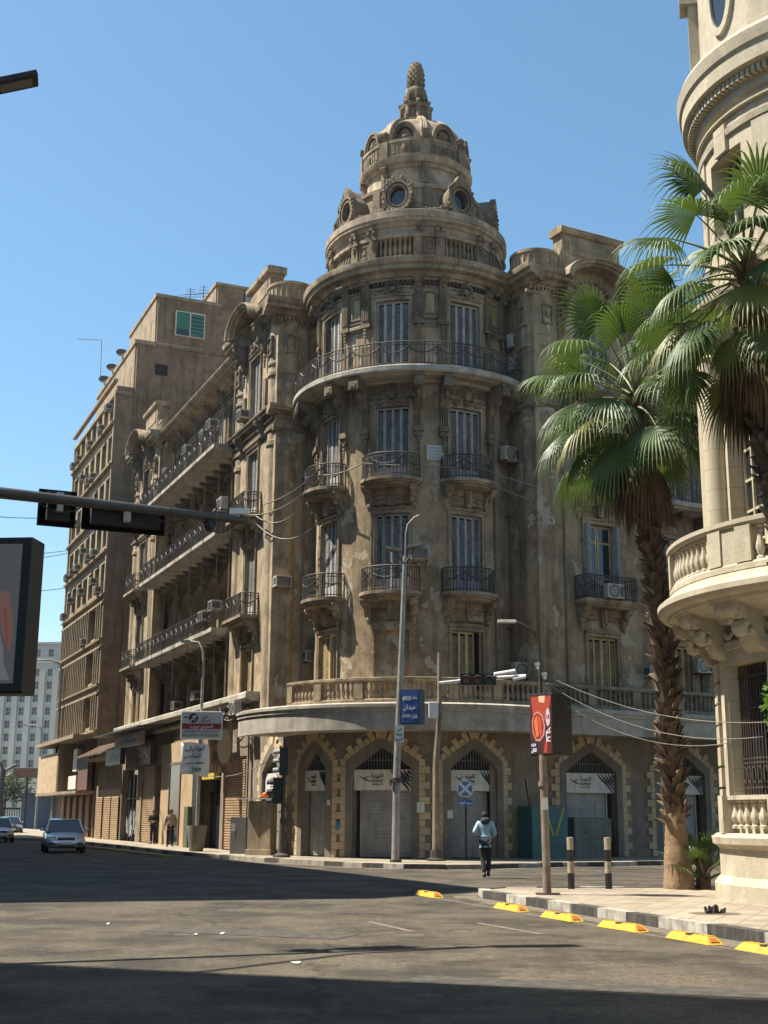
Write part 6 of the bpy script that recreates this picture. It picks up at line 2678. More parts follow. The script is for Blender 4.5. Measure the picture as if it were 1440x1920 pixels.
m_.box(1.60, 1.93, 44.96, 45.14, 4.95, 5.50)
m_.build('control_box', M['white'], o, bevel=.02)
m_ = MB()
for x, z in ((4.1, 6.5), (4.4, 6.55), (4.75, 6.35)):
    m_.tube([(x - .22, 44.8, z - .05), (x + .22, 44.85, z + .03)], .07, 8)
m_.build('flood_lamp', M['white'], o, smooth=40, split=0.01)

o = thing('road_sign', 'round blue no-stopping sign with white cross over a small blue plate on a thin pole', 'sign', (2.94, 46.2, .14))
m_ = MB()
m_.tube([(2.94, 46.2, .1), (2.94, 46.2, 2.85)], .04, 8)
m_.build('pole', M['darkpole'], o)
fr = line_frame(2.92, 46.14, 1, 0, 0, -1)
circ = [(.30 * cos(2 * pi * i / 24), 2.57 + .30 * sin(2 * pi * i / 24)) for i in range(24)]
m_ = MB(fr)
m_.face_poly(circ, 0, .015)
m_.build('rim', simple('cream_sign', (.62, .60, .45), .5), o)
m_ = MB(fr)
m_.face_poly([(x * .84, 2.57 + (z - 2.57) * .84) for x, z in circ], .016, .02)
m_.build('disc', simple('sign_blue', (.03, .15, .34), .45, var=.1), o)
m_ = MB(fr)
for a in (pi / 4, -pi / 4):
    c_, s_ = cos(a), sin(a)
    m_.face_poly([(.27 * c_ - .045 * s_, 2.57 + .27 * s_ + .045 * c_), (-.27 * c_ - .045 * s_, 2.57 - .27 * s_ + .045 * c_), (-.27 * c_ + .045 * s_, 2.57 - .27 * s_ - .045 * c_), (.27 * c_ + .045 * s_, 2.57 + .27 * s_ - .045 * c_)], .021 + .002 * (a > 0), .024 + .002 * (a > 0))
m_.build('cross', simple('pale_blue_white', (.55, .62, .66), .5), o)
m_ = MB(fr)
m_.box(-.24, .26, .0, .012, 1.98, 2.20)
m_.build('plate', simple('plate_blue', (.03, .10, .36), .45), o)
m_ = MB(fr)
put_text(m_, 'ممنوع', .13, .014, 2.09, .15, .22, 1, True)
put_text(m_, 'الوقوف', -.12, .014, 2.09, .15, .22, 1, True)
m_.build('lettering', M['white'], o)

o = thing('traffic_light', 'black two-headed traffic light on a dark pole beside the leftmost shop arch', 'traffic light', (-3.64, 48.1, .14))
m_ = MB()
m_.tube([(-3.64, 48.1, .1), (-3.62, 48.1, 4.35)], [.085, .06], 10)
m_.lathe(-3.64, 48.1, .1, [(.34, 0), (.32, .12), (.14, .2), (.12, .5), (.1, 1.4)], 10)
m_.build('pole', M['darkpole'], o, smooth=40)
for zc, dx in ((3.55, -.17), (2.45, -.38)):
    m_ = MB()
    m_.box(-3.62 + dx, -3.62 + dx + .30, 47.9, 48.2, zc - (.5 if dx > -.3 else .42), zc + .52)
    hd = m_.build('signal_housing', M['black'], o, bevel=.02)
    m_ = MB()
    for k in range(3):
        z = zc + .33 - k * .33
        for j in range(8):
            a0, a1 = -.2 + 3.5 * j / 8, -.2 + 3.5 * (j + 1) / 8
            m_.add([(-3.62 + dx, 48.05 + .13 * cos(a0), z + .13 * sin(a0)), (-3.62 + dx, 48.05 + .13 * cos(a1), z + .13 * sin(a1)), (-3.86 + dx, 48.05 + .13 * cos(a1), z + .13 * sin(a1) - .04), (-3.86 + dx, 48.05 + .13 * cos(a0), z + .13 * sin(a0) - .04)], [(0, 1, 2, 3)])
    m_.build('visor', simple('sunlit_visor', (.30, .31, .31), .4) if dx > -.3 else M['black'], hd, split=.01)  # upper visors pale: sun on their tops is put into the colour

# pole with the travel agency sign and the hand-written banner
o = thing('street_lamp', 'slim lamp pole set in a concrete pot carrying a white and red sign', 'street lamp', (-7.75, 55.2, .14))
PX, PY = -7.75, 55.2
m_ = MB()
m_.tube([(PX, PY, .1), (PX, PY, 8.0), (PX - .02, PY, 8.5), (PX - .25, PY + .1, 8.9), (PX - .6, PY + .2, 8.95)], [.085, .06, .05, .045, .04], 8)
m_.build('pole', M['pole'], o, smooth=50)
m_ = MB()
m_.prism([(PY - .1, 8.88), (PY + .4, 8.9), (PY + .4, 8.96), (PY - .1, 8.97)], PX - 1.0, PX - .6)
m_.build('lamp_head', M['pole'], o)
m_ = MB()
m_.lathe(PX, PY, .13, [(.28, 0), (.33, .25), (.42, 1.0), (.42, 1.05), (.36, 1.05), (.34, .9), (0, .9)], 14)
m_.build('pot', M['gframe'], o, smooth=40)
o = thing('shop_sign', 'white box sign with red band, plane emblem and phone lines on the slim pole', 'sign', (PX, PY - .1, 5.2))
fr = line_frame(PX + .0, PY - .12, 1, 0, 0, -1)
x0, x1 = -.83, .93
m_ = MB(fr)
m_.box(x0, x1, -.1, .08, 4.74, 5.92)
m_.build('sign_box', M['white'], o, bevel=.012)
m_ = MB(fr)
m_.box(x0 + .06, x1 - .04, .08, .086, 4.80, 5.86)
m_.build('sign_face', simple('grey_sign_face', (.46, .46, .46), .5, var=.1), o)
m_ = MB(fr)
m_.box(x0 + .06, x1 - .04, .087, .092, 5.17, 5.40)
m_.build('red_band', simple('deep_red', (.26, .015, .015), .5), o)
m_ = MB(fr)
m_.face_poly([(-.30 + .20 * cos(2 * pi * i / 20), 5.63 + .20 * sin(2 * pi * i / 20)) for i in range(20)], .087, .091)
put_text(m_, 'دي', .18, .09, 5.70, .22, .26, 1, True)
put_text(m_, 'للسياحة', .22, .09, 5.52, .16, .40, 1, True)
m_.face_poly([(-.72, 5.66), (-.62, 5.71), (-.62, 5.685), (-.54, 5.685), (-.54, 5.635), (-.62, 5.635), (-.62, 5.61)], .087, .091)
put_text(m_, '21 شارع البستان باب اللوق القاهرة', .02, .09, 5.08, .12, 1.45, 1, True)
put_text(m_, '010 02 41 301 5 / 0111 22 06 990', .02, .09, 4.90, .13, 1.5)
m_.build('lettering', M['black'], o)
m_ = MB(fr)
for pts in ([(-.44, 5.52), (-.40, 5.49), (-.16, 5.73), (-.19, 5.77)], [(-.36, 5.72), (-.28, 5.66), (-.24, 5.70), (-.27, 5.73)], [(-.23, 5.60), (-.27, 5.50), (-.23, 5.50), (-.19, 5.67)]):
    m_.face_poly(pts, .092, .095)
put_text(m_, 'الحديدي جروب', .06, .094, 5.28, .20, .95, 1, True)
m_.build('emblem', M['white'], o)
o = thing('banner', 'sagging white cloth banner with black handwriting tied below the red banded sign', 'banner', (PX, PY - .02, 3.6))
m_ = MB(fr)
vs, fs = [], []
for i in range(13):
    for j in range(9):
        u, v = i / 12, j / 8
        x = -.80 + 1.18 * u + .05 * sin(v * 3)
        z = 4.58 - 1.30 * v + .04 * sin(u * 5) - .08 * u * v
        vs.append((x, -.02 + .05 * sin(u * 9 + v * 3), z))
for i in range(12):
    for j in range(8):
        a = i * 9 + j
        fs.append((a, a + 1, a + 10, a + 9))
m_.add(vs, fs)
bn = m_.build('cloth', M['white'], o, smooth=True)
s_ = bn.modifiers.new('s', 'SOLIDIFY')
s_.thickness = .012
m_ = MB(fr)
put_text(m_, 'توكيل', -.20, .05, 4.36, .26, .8, 1, True, .2)
put_text(m_, 'للملابس', -.30, .05, 4.05, .24, .7, 1, True, .2)
put_text(m_, 'محمد حسن', -.18, .05, 3.78, .22, .8, 1, True, .1)
put_text(m_, '1939', -.10, .05, 3.46, .26, .36)
m_.build('lettering', M['black'], o)

# shop signs of the left wing
def wing_sign(label, s0, s1, z0, z1, d, face, text, tcol, tsize, name='shop_sign', ar=True, tk=.25):
    o = thing(name, label, 'sign', FL((s0 + s1) / 2, d, z0))
    m_ = MB(FL)
    m_.box(s0, s1, d, d + tk, z0, z1)
    m_.build('sign_box', face, o, bevel=.015)
    m_ = MB(FL)
    for i, (t_, zz, sz, a_) in enumerate(text):
        put_text(m_, t_, (s0 + s1) / 2, d + tk + .004, zz, sz, (s1 - s0) * .7, -1, a_)
    m_.build('lettering', tcol, o)
    return o


wing_sign('yellow shop sign with red letters above the narrow shop behind the pole pot', 6.6, 9.2, 3.2, 4.05, .05, simple('yellow_sign', (.48, .38, .05), .5), [('عصير ترابى', 3.65, .5, True)], simple('red_letters', (.30, .06, .03), .5), .3)
wing_sign('dark brown shop sign with pale letters over the tan roller shutter', 18.9, 22.4, 4.3, 5.6, .1, simple('brown_sign', (.09, .045, .03), .5), [('OPAL', 4.95, .8, False)], M['board'], .3)
wing_sign('black shop sign with white letters above the dark display window', 23.0, 27.0, 4.4, 5.3, .8, M['black'], [('BEAUTY', 4.85, .6, False)], M['board'], .3, tk=.3)
wing_sign('long pale box sign above the dark display window, under the black awning', 18.0, 24.5, 5.3, 6.0, .9, simple('beige_box', (.40, .33, .23), .6), [('محلات', 5.6, .4, True)], M['gframe'], .3, tk=.25)
o = thing('banner', 'brown picture banner hanging beside the white handwritten banner', 'banner', FL(6.3, .9, 4.2))
m_ = MB(FL)
m_.box(4.6, 6.6, .85, .95, 4.25, 5.85)
m_.box(4.2, 4.32, .2, 1.3, 3.4, 5.9)
m_.build('panel', simple('brown_picture', (.16, .09, .06), .5, var=.7, scale=2.5, dirt=(.45, .33, .2), dirt_amt=.8), o)
m_ = MB(FL)
put_text(m_, 'كافيه', 5.6, .955, 5.45, .5, 1.2, -1, True)
put_text(m_, 'بن', 5.6, .955, 4.7, .5, .6, -1, True)
m_.build('lettering', simple('cream_letters', (.5, .42, .33), .6), o)
o = thing('round_sign', 'tall oval tan sign hanging beside the brown roller shutter', 'sign', FL(3.6, .8, 3.9))
m_ = MB(line_frame(*FL(3.6, .75, 0)[:2], .995, .1, .1, -.995))
m_.face_poly([(.30 * cos(2 * pi * i / 20), 4.5 + .75 * sin(2 * pi * i / 20)) for i in range(20)], 0, .12)
m_.build('panel', simple('tan_oval', (.40, .32, .2), .6), o)
o = thing('awning', 'thin black awning over the shops below the ground floor cornice', 'awning', FL(21, .5, 6.1))
m_ = MB(FL)
m_.prism([(.4, 6.12), (1.9, 6.02), (1.9, 6.09), (.4, 6.2)], 15.5, 27.0, 4)
m_.build('sheet', M['black'], o)

for a_, z_, w_, h_, c_, lb in ((-1.0, 1.75, .26, .36, M['board'], 'small white paper notice on the jamb right of the widest arch'), (-33, 1.1, .16, .30, simple('blue_sticker', (.05, .22, .42), .5), 'blue sticker low on the quoins left of the tall lamp pole'),
                               (10.3, 1.55, .2, .28, M['board'], 'faded paper notice beside the arch behind the no-stopping sign'), (-37, 2.0, .12, .18, M['white'], 'tiny white card on the wall between the narrow and the widest arch')):
    m_ = MB(G5)
    m_.box(ta(a_, 5.5), ta(a_, 5.5) + w_, .112, .122, z_, z_ + h_, 2)
    m_.box(ta(a_, 5.5) + .02, ta(a_, 5.5) + w_ - .02, -.01, .112, z_ + .02, z_ + h_ - .02, 2)
    tag(m_.build('notice', c_), lb, 'notice')
# ------------------------------------------------------------------ advert pole at the near corner
o = thing('advert_screen', 'red lit double sided advert box on a rusty pole at the near pavement corner', 'advert screen', (3.23, 26.0, .14))
ft = [(2.98, 26.20), (3.38, 25.72), (3.80, 25.98), (3.42, 26.48)]
m_ = MB()
m_.poly(ft, 2.80, 4.03)
m_.build('cabinet', M['black'], o, bevel=.008)
l_ = hypot(.40, .48)
fr = line_frame(2.98, 26.20, .40 / l_, -.48 / l_, -.48 / l_, -.40 / l_)
m_ = MB(fr)
m_.box(.02, l_ - .02, .002, .012, 2.83, 4.0)
scn = m_.build('screen', emis('screen_dark_red', (.09, .012, .009)), o)
def sp_(name, pts, col, d, st=1.0):
    m_ = MB(fr)
    m_.face_poly(pts, d, d + .002)
    m_.build(name, emis('lit_' + name, col, st), scn)
sp_('red_flare', [(.05, 3.97), (.60, 3.97), (.52, 3.6), (.44, 3.45), (.30, 3.58), (.12, 3.5)], (.55, .07, .03), .013)
sp_('hot_glow', [(.26, 3.98), (.44, 3.98), (.42, 3.84), (.28, 3.86)], (1.0, .62, .38), .016)
sp_('device_rim', [(.07 + .0, 3.50), (.14, 3.64), (.24, 3.68), (.36, 3.60), (.43, 3.38), (.40, 3.20), (.28, 3.08), (.17, 3.10), (.09, 3.26)], (.80, .35, .25), .016)
sp_('device_dark', [(.095, 3.50), (.15, 3.61), (.24, 3.65), (.34, 3.58), (.40, 3.38), (.37, 3.22), (.28, 3.12), (.18, 3.13), (.115, 3.27)], (.30, .03, .02), .019)
sp_('device_screen', [(.13, 3.50), (.22, 3.60), (.26, 3.20), (.19, 3.16)], (.95, .22, .05), .022)
sp_('device_back', [(.24, 3.60), (.32, 3.55), (.35, 3.25), (.29, 3.18)], (.80, .09, .03), .022)
sp_('oval_badge', [(.515 + .055 * cos(2 * pi * i / 18), 3.55 + .18 * sin(2 * pi * i / 18)) for i in range(18)], (.85, .62, .72), .022)
sp_('black_corner', [(.03, 2.84), (.03, 3.14), (.22, 3.05), (.34, 2.84)], (.02, .012, .012), .016)
sp_('red_stripe', [(.38, 2.85), (.43, 3.10), (.49, 3.05), (.47, 2.85)], (.6, .05, .03), .016)
m_ = MB(fr)
put_text(m_, 'كم', .515, .022, 3.28, .16, .12, 1, True)
put_text(m_, 'IC', .515, .022, 3.11, .15, .10)
put_text(m_, 'G9', .11, .022, 3.01, .08, .12)
put_text(m_, 'للكل', .12, .022, 2.91, .10, .13, 1, True)
m_.build('lettering', emis('white_letters', (.85, .85, .88)), scn)
m_ = MB(fr)
put_text(m_, '18', .515, .026, 3.55, .12, .07)
m_.build('badge_figure', emis('purple_figure', (.12, .02, .08)), scn)
m_ = MB()
m_.tube([(3.23, 26.0, .1), (3.21, 26.0, 2.1), (3.20, 26.0, 2.82)], [.082, .078, .074], 12)
m_.tube([(3.20, 26.0, 2.2), (3.20, 26.0, 2.3)], .10, 12)
m_.build('pole', M['rust'], o, smooth=50)
m_ = MB()
m_.poly([(3.0, 25.85), (3.45, 25.8), (3.50, 26.2), (3.02, 26.2)], .13, .165)
m_.build('base_plate', M['darkpole'], o)
m_ = MB(line_frame(3.215, 25.915, 1, 0, 0, -1))
m_.box(-.055, .055, 0, .012, 1.75, 1.98)
m_.build('sticker', M['white'], o)
m_ = MB()
m_.tube([(3.22, 26.1, 2.8), (3.19, 26.1, 4.6), (3.19, 26.1, 5.05), (3.10, 26.05, 5.28), (2.88, 26.0, 5.42), (2.70, 26.0, 5.50)], [.045, .04, .038, .034, .03, .03], 8)
m_.build('upper_pole', M['darkpole'], o, smooth=50)
m_ = MB()
m_.prism([(25.92, 5.47), (26.08, 5.47), (26.06, 5.53), (25.94, 5.53)], 2.34, 2.72)
m_.build('lamp_head', simple('lamp_shell_light', (.4, .39, .36), .4), o, bevel=.01)
m_ = MB()
for x, z in ((3.08, 4.62), (3.22, 4.42)):
    m_.tube([(x, 26, z), (x + .1, 26, z + .02)], .035, 8)
    m_.ball(x + .05, 25.95, z - .07, .04, .04, .04, 8, 6)
m_.build('surveillance_camera', M['white'], o, smooth=40)

# ------------------------------------------------------------------ bollards, separators, cabinets
M['bolw'] = simple('dirty_cream_paint', (.36, .31, .23), .8, 0, .4, 6, dirt=(.10, .08, .06), dirt_amt=.8)


def bollard(x, y, label, first=None):
    if first:
        return dup(first, (x, y, .14), 0, label)
    o = thing('bollard', label, 'bollard', (0, 0, 0), 'black and white painted bollards')
    m_ = MB()
    m_.mi = 0
    m_.lathe(0, 0, 0, [(0.072, 0), (0.072, .32), ], 14)
    m_.mi = 1
    m_.lathe(0, 0, 0, [(0.072, .32), (0.072, .56)], 14)
    m_.mi = 0
    m_.lathe(0, 0, 0, [(0.072, .56), (0.072, .80)], 14)
    m_.mi = 1
    m_.lathe(0, 0, 0, [(0.072, .80), (0.072, 1.0), (.075, 1.05), (.0, 1.06)], 14)
    m_.build('post', [M['black'], M['bolw']], o, smooth=40)
    o.location = (x, y, .14)
    return o


b0 = bollard(4.0, 28.1, 'painted bollard just right of the advert pole')
bollard(4.8, 28.15, 'painted bollard midway between the advert pole and the palm trunk', b0)
bollard(7.0, 28.6, 'painted bollard behind the young palm by the cream building', b0)

def separator_proto():
    o = thing('lane_separator', 'x', 'lane separator', (0, 0, 0), 'yellow rubber lane separators')
    m_ = MB()
    a, b_ = .125, .07
    m_.add([(-a, -.56, .005), (a, -.56, .005), (a, .56, .005), (-a, .56, .005), (-b_, -.45, .10), (b_, -.45, .10), (b_, .45, .10), (-b_, .45, .10)],
           [(0, 1, 5, 4), (1, 2, 6, 5), (2, 3, 7, 6), (3, 0, 4, 7), (4, 5, 6, 7), (0, 1, 2, 3)])
    for k in range(-3, 4):
        if k:
            m_.box(-.06, .06, k * .14 - .03, k * .13 + .03, .097, .109)
    m_.build('body', M['asphalt_y'], o, bevel=.012)
    m_ = MB()
    m_.add([(-.07, -.535, .04), (.07, -.535, .04), (.05, -.475, .088), (-.05, -.475, .088)], [(0, 1, 2, 3)])
    m_.build('reflector', M['red'], o)
    m_ = MB()
    m_.box(-.08, .08, -.07, .07, .085, .106)
    m_.build('clip', M['darkpole'], o)
    return o


sp0 = separator_proto()
SL = ['farthest yellow separator, at the tip of the building shadow', 'second farthest yellow separator, near the corner kerb', 'yellow separator below the advert pole, third from the far end',
      'yellow separator fourth from the far end', 'largest whole yellow separator, nearest but one', 'yellow separator cut by the right edge']
pts = [(.97, 27.5), (2.29, 23.7), (2.9, 21.6), (3.55, 19.75), (4.17, 17.95), (4.72, 16.4)]
for i, (x, y) in enumerate(pts):
    # the reflector end faces the camera
    (sp0 if i == 0 else None)
    if i == 0:
        sp0.location = (x, y, 0)
        sp0.rotation_euler = (0, 0, radians(18.5))
        sp0['label'] = SL[0]
    else:
        dup(sp0, (x, y, 0), radians(18.5 + RN.uniform(-2, 2)), SL[i])
# cabinets
GA = radians(28.3)
o = thing('utility_kiosk', 'teal metal kiosk with a yellow V stripe against the wall', 'kiosk', GRF(1.95, .6, .1))
m_ = MB(GRF)
m_.box(1.15, 2.75, .12, 1.0, .1, 2.0)
m_.build('case', simple('teal_metal', (.02, .13, .14), .5, .1, .3, 3, dirt=(.05, .06, .05), dirt_amt=.6), o, bevel=.01)
m_ = MB(GRF)
m_.box(1.95, 1.965, 1.0, 1.006, .15, 1.95)
m_.box(1.65, 1.66, 1.0, 1.006, .15, 1.95)
m_.tube([(1.05, 1.0, 2.0), (.95, .9, 3.0)], .03, 5)
m_.build('seam', M['black'], o)
m_ = MB(GRF)
for sg in (-1, 1):
    m_.face_poly([(2.15 + sg * .02, .95), (2.15 + sg * .10, .95), (2.15 + sg * .46, 1.94), (2.15 + sg * .38, 1.94)], 1.0, 1.01)
m_.build('yellow_stripe', simple('yellow_green', (.38, .36, .03), .5), o)
o = thing('electrical_cabinet', 'grey green electrical cabinet with red warning mark beside the teal kiosk', 'cabinet', GRF(3.9, .6, .1))
m_ = MB(GRF)
m_.box(3.15, 4.6, .14, .85, .1, 1.62)
m_.box(4.63, 5.0, .2, .7, .7, 1.58)
m_.build('case', simple('grey_green_metal', (.12, .145, .12), .55, .1, .3, 2, dirt=(.06, .06, .05), dirt_amt=.6), o, bevel=.01)
m_ = MB(GRF)
put_text(m_, 'خطر'.replace('خ', 'ح'), 3.65, .855, 1.2, .2, .2, 1, True)
put_text(m_, 'DANGER', 3.65, .855, 1.05, .08, .22)
m_.build('warning_mark', simple('red_mark', (.35, .03, .02), .5), o)
o = thing('street_cabinet', 'tall dirty beige utility cabinet with an orange bag on top behind the traffic light', 'cabinet', (-4.75, 50.9, .14))
m_ = MB()
m_.poly([(-5.15, 50.5), (-4.25, 50.15), (-4.05, 50.75), (-4.95, 51.1)], .13, 2.15)
m_.poly([(-5.22, 50.45), (-4.22, 50.08), (-4.0, 50.8), (-4.92, 51.18)], .13, .35)
m_.build('case', simple('dirty_beige', (.36, .28, .18), .8, 0, .35, 1.6, dirt=(.12, .09, .06), dirt_amt=.8), o, bevel=.012)
m_ = MB()
m_.poly([(-5.6, 50.4), (-4.0, 49.95), (-3.9, 50.9), (-5.4, 51.2)], 2.22, 2.26)
m_.build('lid_board', M['board'], o)
o = thing('bag', 'orange plastic bag on the cabinet behind the traffic light', 'bag', (-4.5, 50.4, 2.26))
m_ = MB()
m_.ball(-4.5, 50.4, 2.37, .13, .11, .12, 10, 6)
m_.ball(-4.66, 50.45, 2.32, .10, .09, .06, 8, 5)
m_.build('bag_body', simple('orange_plastic', (.55, .12, .02), .5), o, smooth=True)
o = thing('electrical_cabinet', 'dark grey cabinet with a small white label left of the dirty beige cabinet', 'cabinet', (-5.75, 52.3, .14))
m_ = MB()
m_.poly([(-6.0, 52.1), (-5.35, 51.85), (-5.2, 52.4), (-5.8, 52.7)], .13, 1.55)
m_.build('case', simple('dark_cabinet', (.10, .10, .09), .6, 0, .3, 3), o, bevel=.01)
m_ = MB()
m_.prism([(52.02, 1.0), (52.03, 1.0), (52.03, 1.3), (52.02, 1.3)], -5.95, -5.75)
m_.build('label_plate', M['white'], o)
o = thing('electrical_cabinet', 'olive green cabinet behind the standing man in the pink shirt', 'cabinet', FL(10.3, .6, .14))
m_ = MB(FL)
m_.box(9.4, 10.1, .2, .7, .13, 2.0)
m_.build('case', simple('olive_cabinet', (.10, .11, .06), .6), o, bevel=.01)
o = thing('poster_column', 'dark tall cabinet leaning by the narrow shop left of the slim pole', 'cabinet', FL(8.9, .4, .14))
m_ = MB(FL)
m_.box(8.7, 9.5, .1, .5, .13, 3.6)
m_.build('panel', simple('dark_poster', (.04, .032, .026), .5, var=.6, scale=3), o)
# rubble stump on the near pavement
o = thing('stump', 'small ragged dark tree stump on the near pavement', 'stump', (5.26, 21.1, .14))
m_ = MB()
for i in range(16):
    a = RN.uniform(0, 6.3)
    r_ = RN.uniform(.02, .13)
    h = RN.uniform(.05, .15)
    m_.tube([(5.26 + r_ * cos(a), 21.1 + r_ * sin(a) * .7, .1), (5.26 + r_ * 1.5 * cos(a), 21.1 + r_ * 1.3 * sin(a), .14 + h)], [.045, .02], 5)
m_.build('stump_wood', simple('dark_wood', (.06, .045, .032), .95, bmp=.6), o)
m_ = MB()
m_.poly([(5.26 + .42 * cos(2 * pi * k / 14) * RN.uniform(.8, 1.1), 21.1 + .30 * sin(2 * pi * k / 14) * RN.uniform(.8, 1.1)) for k in range(14)], .135, .145)
m_.build('earth_patch', simple('earth', (.13, .10, .07), .95, bmp=.5), o)

# light marks and scraps on the road
for i, (px, py, s_, lb) in enumerate([(-.95, 15.0, .07, 'pale crumpled paper scrap alone on the road before the near shadow'), (-2.55, 18.4, .04, 'small paper scrap on the sunlit road, left of two close ones'),
                                      (-2.2, 18.6, .045, 'small paper scrap on the sunlit road, right of two close ones'), (-4.1, 20.1, .03, 'tiny pale scrap farthest left on the sunlit road')]):
    m_ = MB()
    vs = [(px + s_ * cos(2 * pi * k / 7) * RN.uniform(.6, 1.2), py + s_ * .8 * sin(2 * pi * k / 7) * RN.uniform(.6, 1.2), RN.uniform(.006, .03)) for k in range(7)] + [(px, py, .03)]
    m_.add(vs, [(k, (k + 1) % 7, 7) for k in range(7)])
    tag(m_.build('paper_scrap', M['board']), lb, 'litter', 'paper scraps on the road')
o = MB()
o.lathe(-.2, 38.4, 0, [(0, .006), (.33, .006), (.36, .003)], 20)
tag(o.build('manhole_cover', M['darkpole']), 'round dark manhole cover in the shaded junction', 'manhole cover')


# ------------------------------------------------------------------ cars
def car(label, x, y, ang, paint, L=4.4, W=1.68, H=1.42):
    o = thing('parked_car' if 'parked' in label else 'car', label, 'car', (0, 0, 0))
    # stations along the length, front at -y: (y, halfwidth, z_bottom, z_belt)
    st = [(-2.20, .58, .34, .52), (-2.16, .70, .26, .62), (-2.02, .79, .20, .70), (-1.70, .83, .18, .76), (-1.2, .84, .18, .85), (-.85, .84, .17, .90), (-.2, .84, .17, .92), (.6, .84, .17, .93),
          (1.3, .83, .18, .95), (1.75, .81, .20, .95), (2.05, .76, .26, .90), (2.18, .66, .34, .72)]
    k = L / 4.4
    b = MB()
    vs, fs = [], []
    n = 10
    for yy, hw, zb, zt in st:
        sec = [(-hw * .92, zb), (-hw, zb + .14), (-hw * 1.01, (zb + zt) / 2), (-hw * .985, zt - .10), (-hw * .90, zt), (hw * .90, zt), (hw * .985, zt - .10), (hw * 1.01, (zb + zt) / 2), (hw, zb + .14), (hw * .92, zb)]
        vs += [(px, yy * k, pz) for px, pz in sec]
    for i in range(len(st) - 1):
        for j in range(n):
            fs.append((i * n + j, i * n + (j + 1) % n, (i + 1) * n + (j + 1) % n, (i + 1) * n + j))
    fs += [tuple(range(n)), tuple((len(st) - 1) * n + j for j in range(n))]
    b.add(vs, fs)
    body = b.build('body', paint, o, smooth=40)
    s_ = body.modifiers.new('s', 'SUBSURF')
    s_.levels = s_.render_levels = 1
    # cabin: glass lower shape with painted roof
    g_ = MB()
    cs = [(-.98, .74, .90, .90), (-.30, .62, .90, H - .04), (.95, .61, .92, H - .04), (1.62, .70, .93, .94)]
    vs, fs = [], []
    for yy, hw, zb, zt in cs:
        vs += [(-.79, yy * k, zb - .04), (-hw, yy * k, zt), (hw, yy * k, zt), (.79, yy * k, zb - .04)]
    for i in range(3):
        for j in range(4):
            fs.append((i * 4 + j, i * 4 + (j + 1) % 4, (i + 1) * 4 + (j + 1) % 4, (i + 1) * 4 + j))
    fs += [(0, 1, 2, 3), (12, 13, 14, 15)]
    g_.add(vs, fs)
    g_.build('window_glass', M['glass'], o)
    r_ = MB()
    vs = []
    for yy, hw, z in ((-.34, .64, H - .06), (-.05, .62, H), (.75, .61, H), (1.0, .62, H - .05)):
        vs += [(-hw, yy * k, z - .02), (-hw * .9, yy * k, z + .01), (hw * .9, yy * k, z + .01), (hw, yy * k, z - .02)]
    fs = [(i * 4 + j, i * 4 + j + 1, (i + 1) * 4 + j + 1, (i + 1) * 4 + j) for i in range(3) for j in range(3)]
    r_.add(vs, fs)
    for sg in (-1, 1):
        r_.tube([(sg * .78, -.98 * k, .89), (sg * .635, -.32 * k, H - .05)], .032, 5)
        r_.tube([(sg * .78, 1.60 * k, .92), (sg * .62, .98 * k, H - .05)], .045, 5)
        r_.tube([(sg * .80, .28 * k, .90), (sg * .63, .30 * k, H - .04)], .028, 5)
        r_.tube([(sg * .635, -.32 * k, H - .04), (sg * .62, .98 * k, H - .04)], .03, 5)
        r_.ball(sg * .95, -.72 * k, .98, .10, .06, .07, 8, 5)
    r_.build('roof', paint, o, smooth=40)
    for sx in (-1, 1):
        for yy in (-1.35, 1.35):
            w_ = MB(lambda a, b_, c, sx=sx, yy=yy: (sx * .76 + c, yy * k + a, .30 + b_))
            w_.lathe(0, 0, -.10, [(.0, 0), (.20, 0), (.29, .01), (.305, .05), (.305, .16), (.29, .19), (.2, .19), (0, .19)], 20)
            t_ = w_.build('wheel', simple('tyre', (.02, .02, .02), .8), o, smooth=40)
            w_ = MB(lambda a, b_, c, sx=sx, yy=yy: (sx * .76 + c * sx, yy * k + a, .30 + b_))
            w_.lathe(0, 0, .06, [(.0, .05), (.06, .05), (.10, .03), (.18, .045), (.2, .02)], 12)
            w_.build('rim', M['pole'], t_, smooth=30)
    for sx in (-1, 1):
        h = MB()
        h.add([(sx * .42, -2.185 * k, .56), (sx * .72, -2.10 * k, .58), (sx * .75, -2.02 * k, .68), (sx * .44, -2.13 * k, .68),
               (sx * .42, -2.05, .56), (sx * .72, -1.98, .58), (sx * .74, -1.92, .69), (sx * .44, -2.0, .69)], [(0, 1, 2, 3), (3, 2, 6, 7), (1, 2, 6, 5), (0, 3, 7, 4), (0, 1, 5, 4)])
        h.build('headlight', simple('lamp_lens', (.55, .55, .52), .15), o)
    h = MB()
    h.box(-.36, .36, -2.21 * k, -2.10 * k, .55, .66)
    h.box(-.70, -.42, -2.19 * k, -2.05 * k, .36, .45)
    h.box(.42, .70, -2.19 * k, -2.05 * k, .36, .45)
    h.box(-.32, .32, -2.235 * k, -2.1 * k, .28, .34)
    h.build('front_grille', M['black'], o)
    h = MB()
    h.box(-.37, .37, -2.222 * k, -2.205 * k, .60, .615)
    h.box(-.04, .04, -2.226 * k, -2.2 * k, .585, .63)
    h.build('chrome_strip', M['pole'], o)
    h = MB()
    h.box(-.22, .22, -2.25 * k, -2.20 * k, .37, .49)
    h.build('number_plate', M['white'], o)
    o.location = (x, y, 0)
    o.rotation_euler = (0, 0, ang)
    return o


def paint(name, col, met=.6, rough=.28):
    m, n, b = new_mat(name)
    b.inputs['Base Color'].default_value = (*col, 1)
    b.inputs['Metallic'].default_value = met
    b.inputs['Roughness'].default_value = rough
    b.inputs['Coat Weight'].default_value = .6
    return m


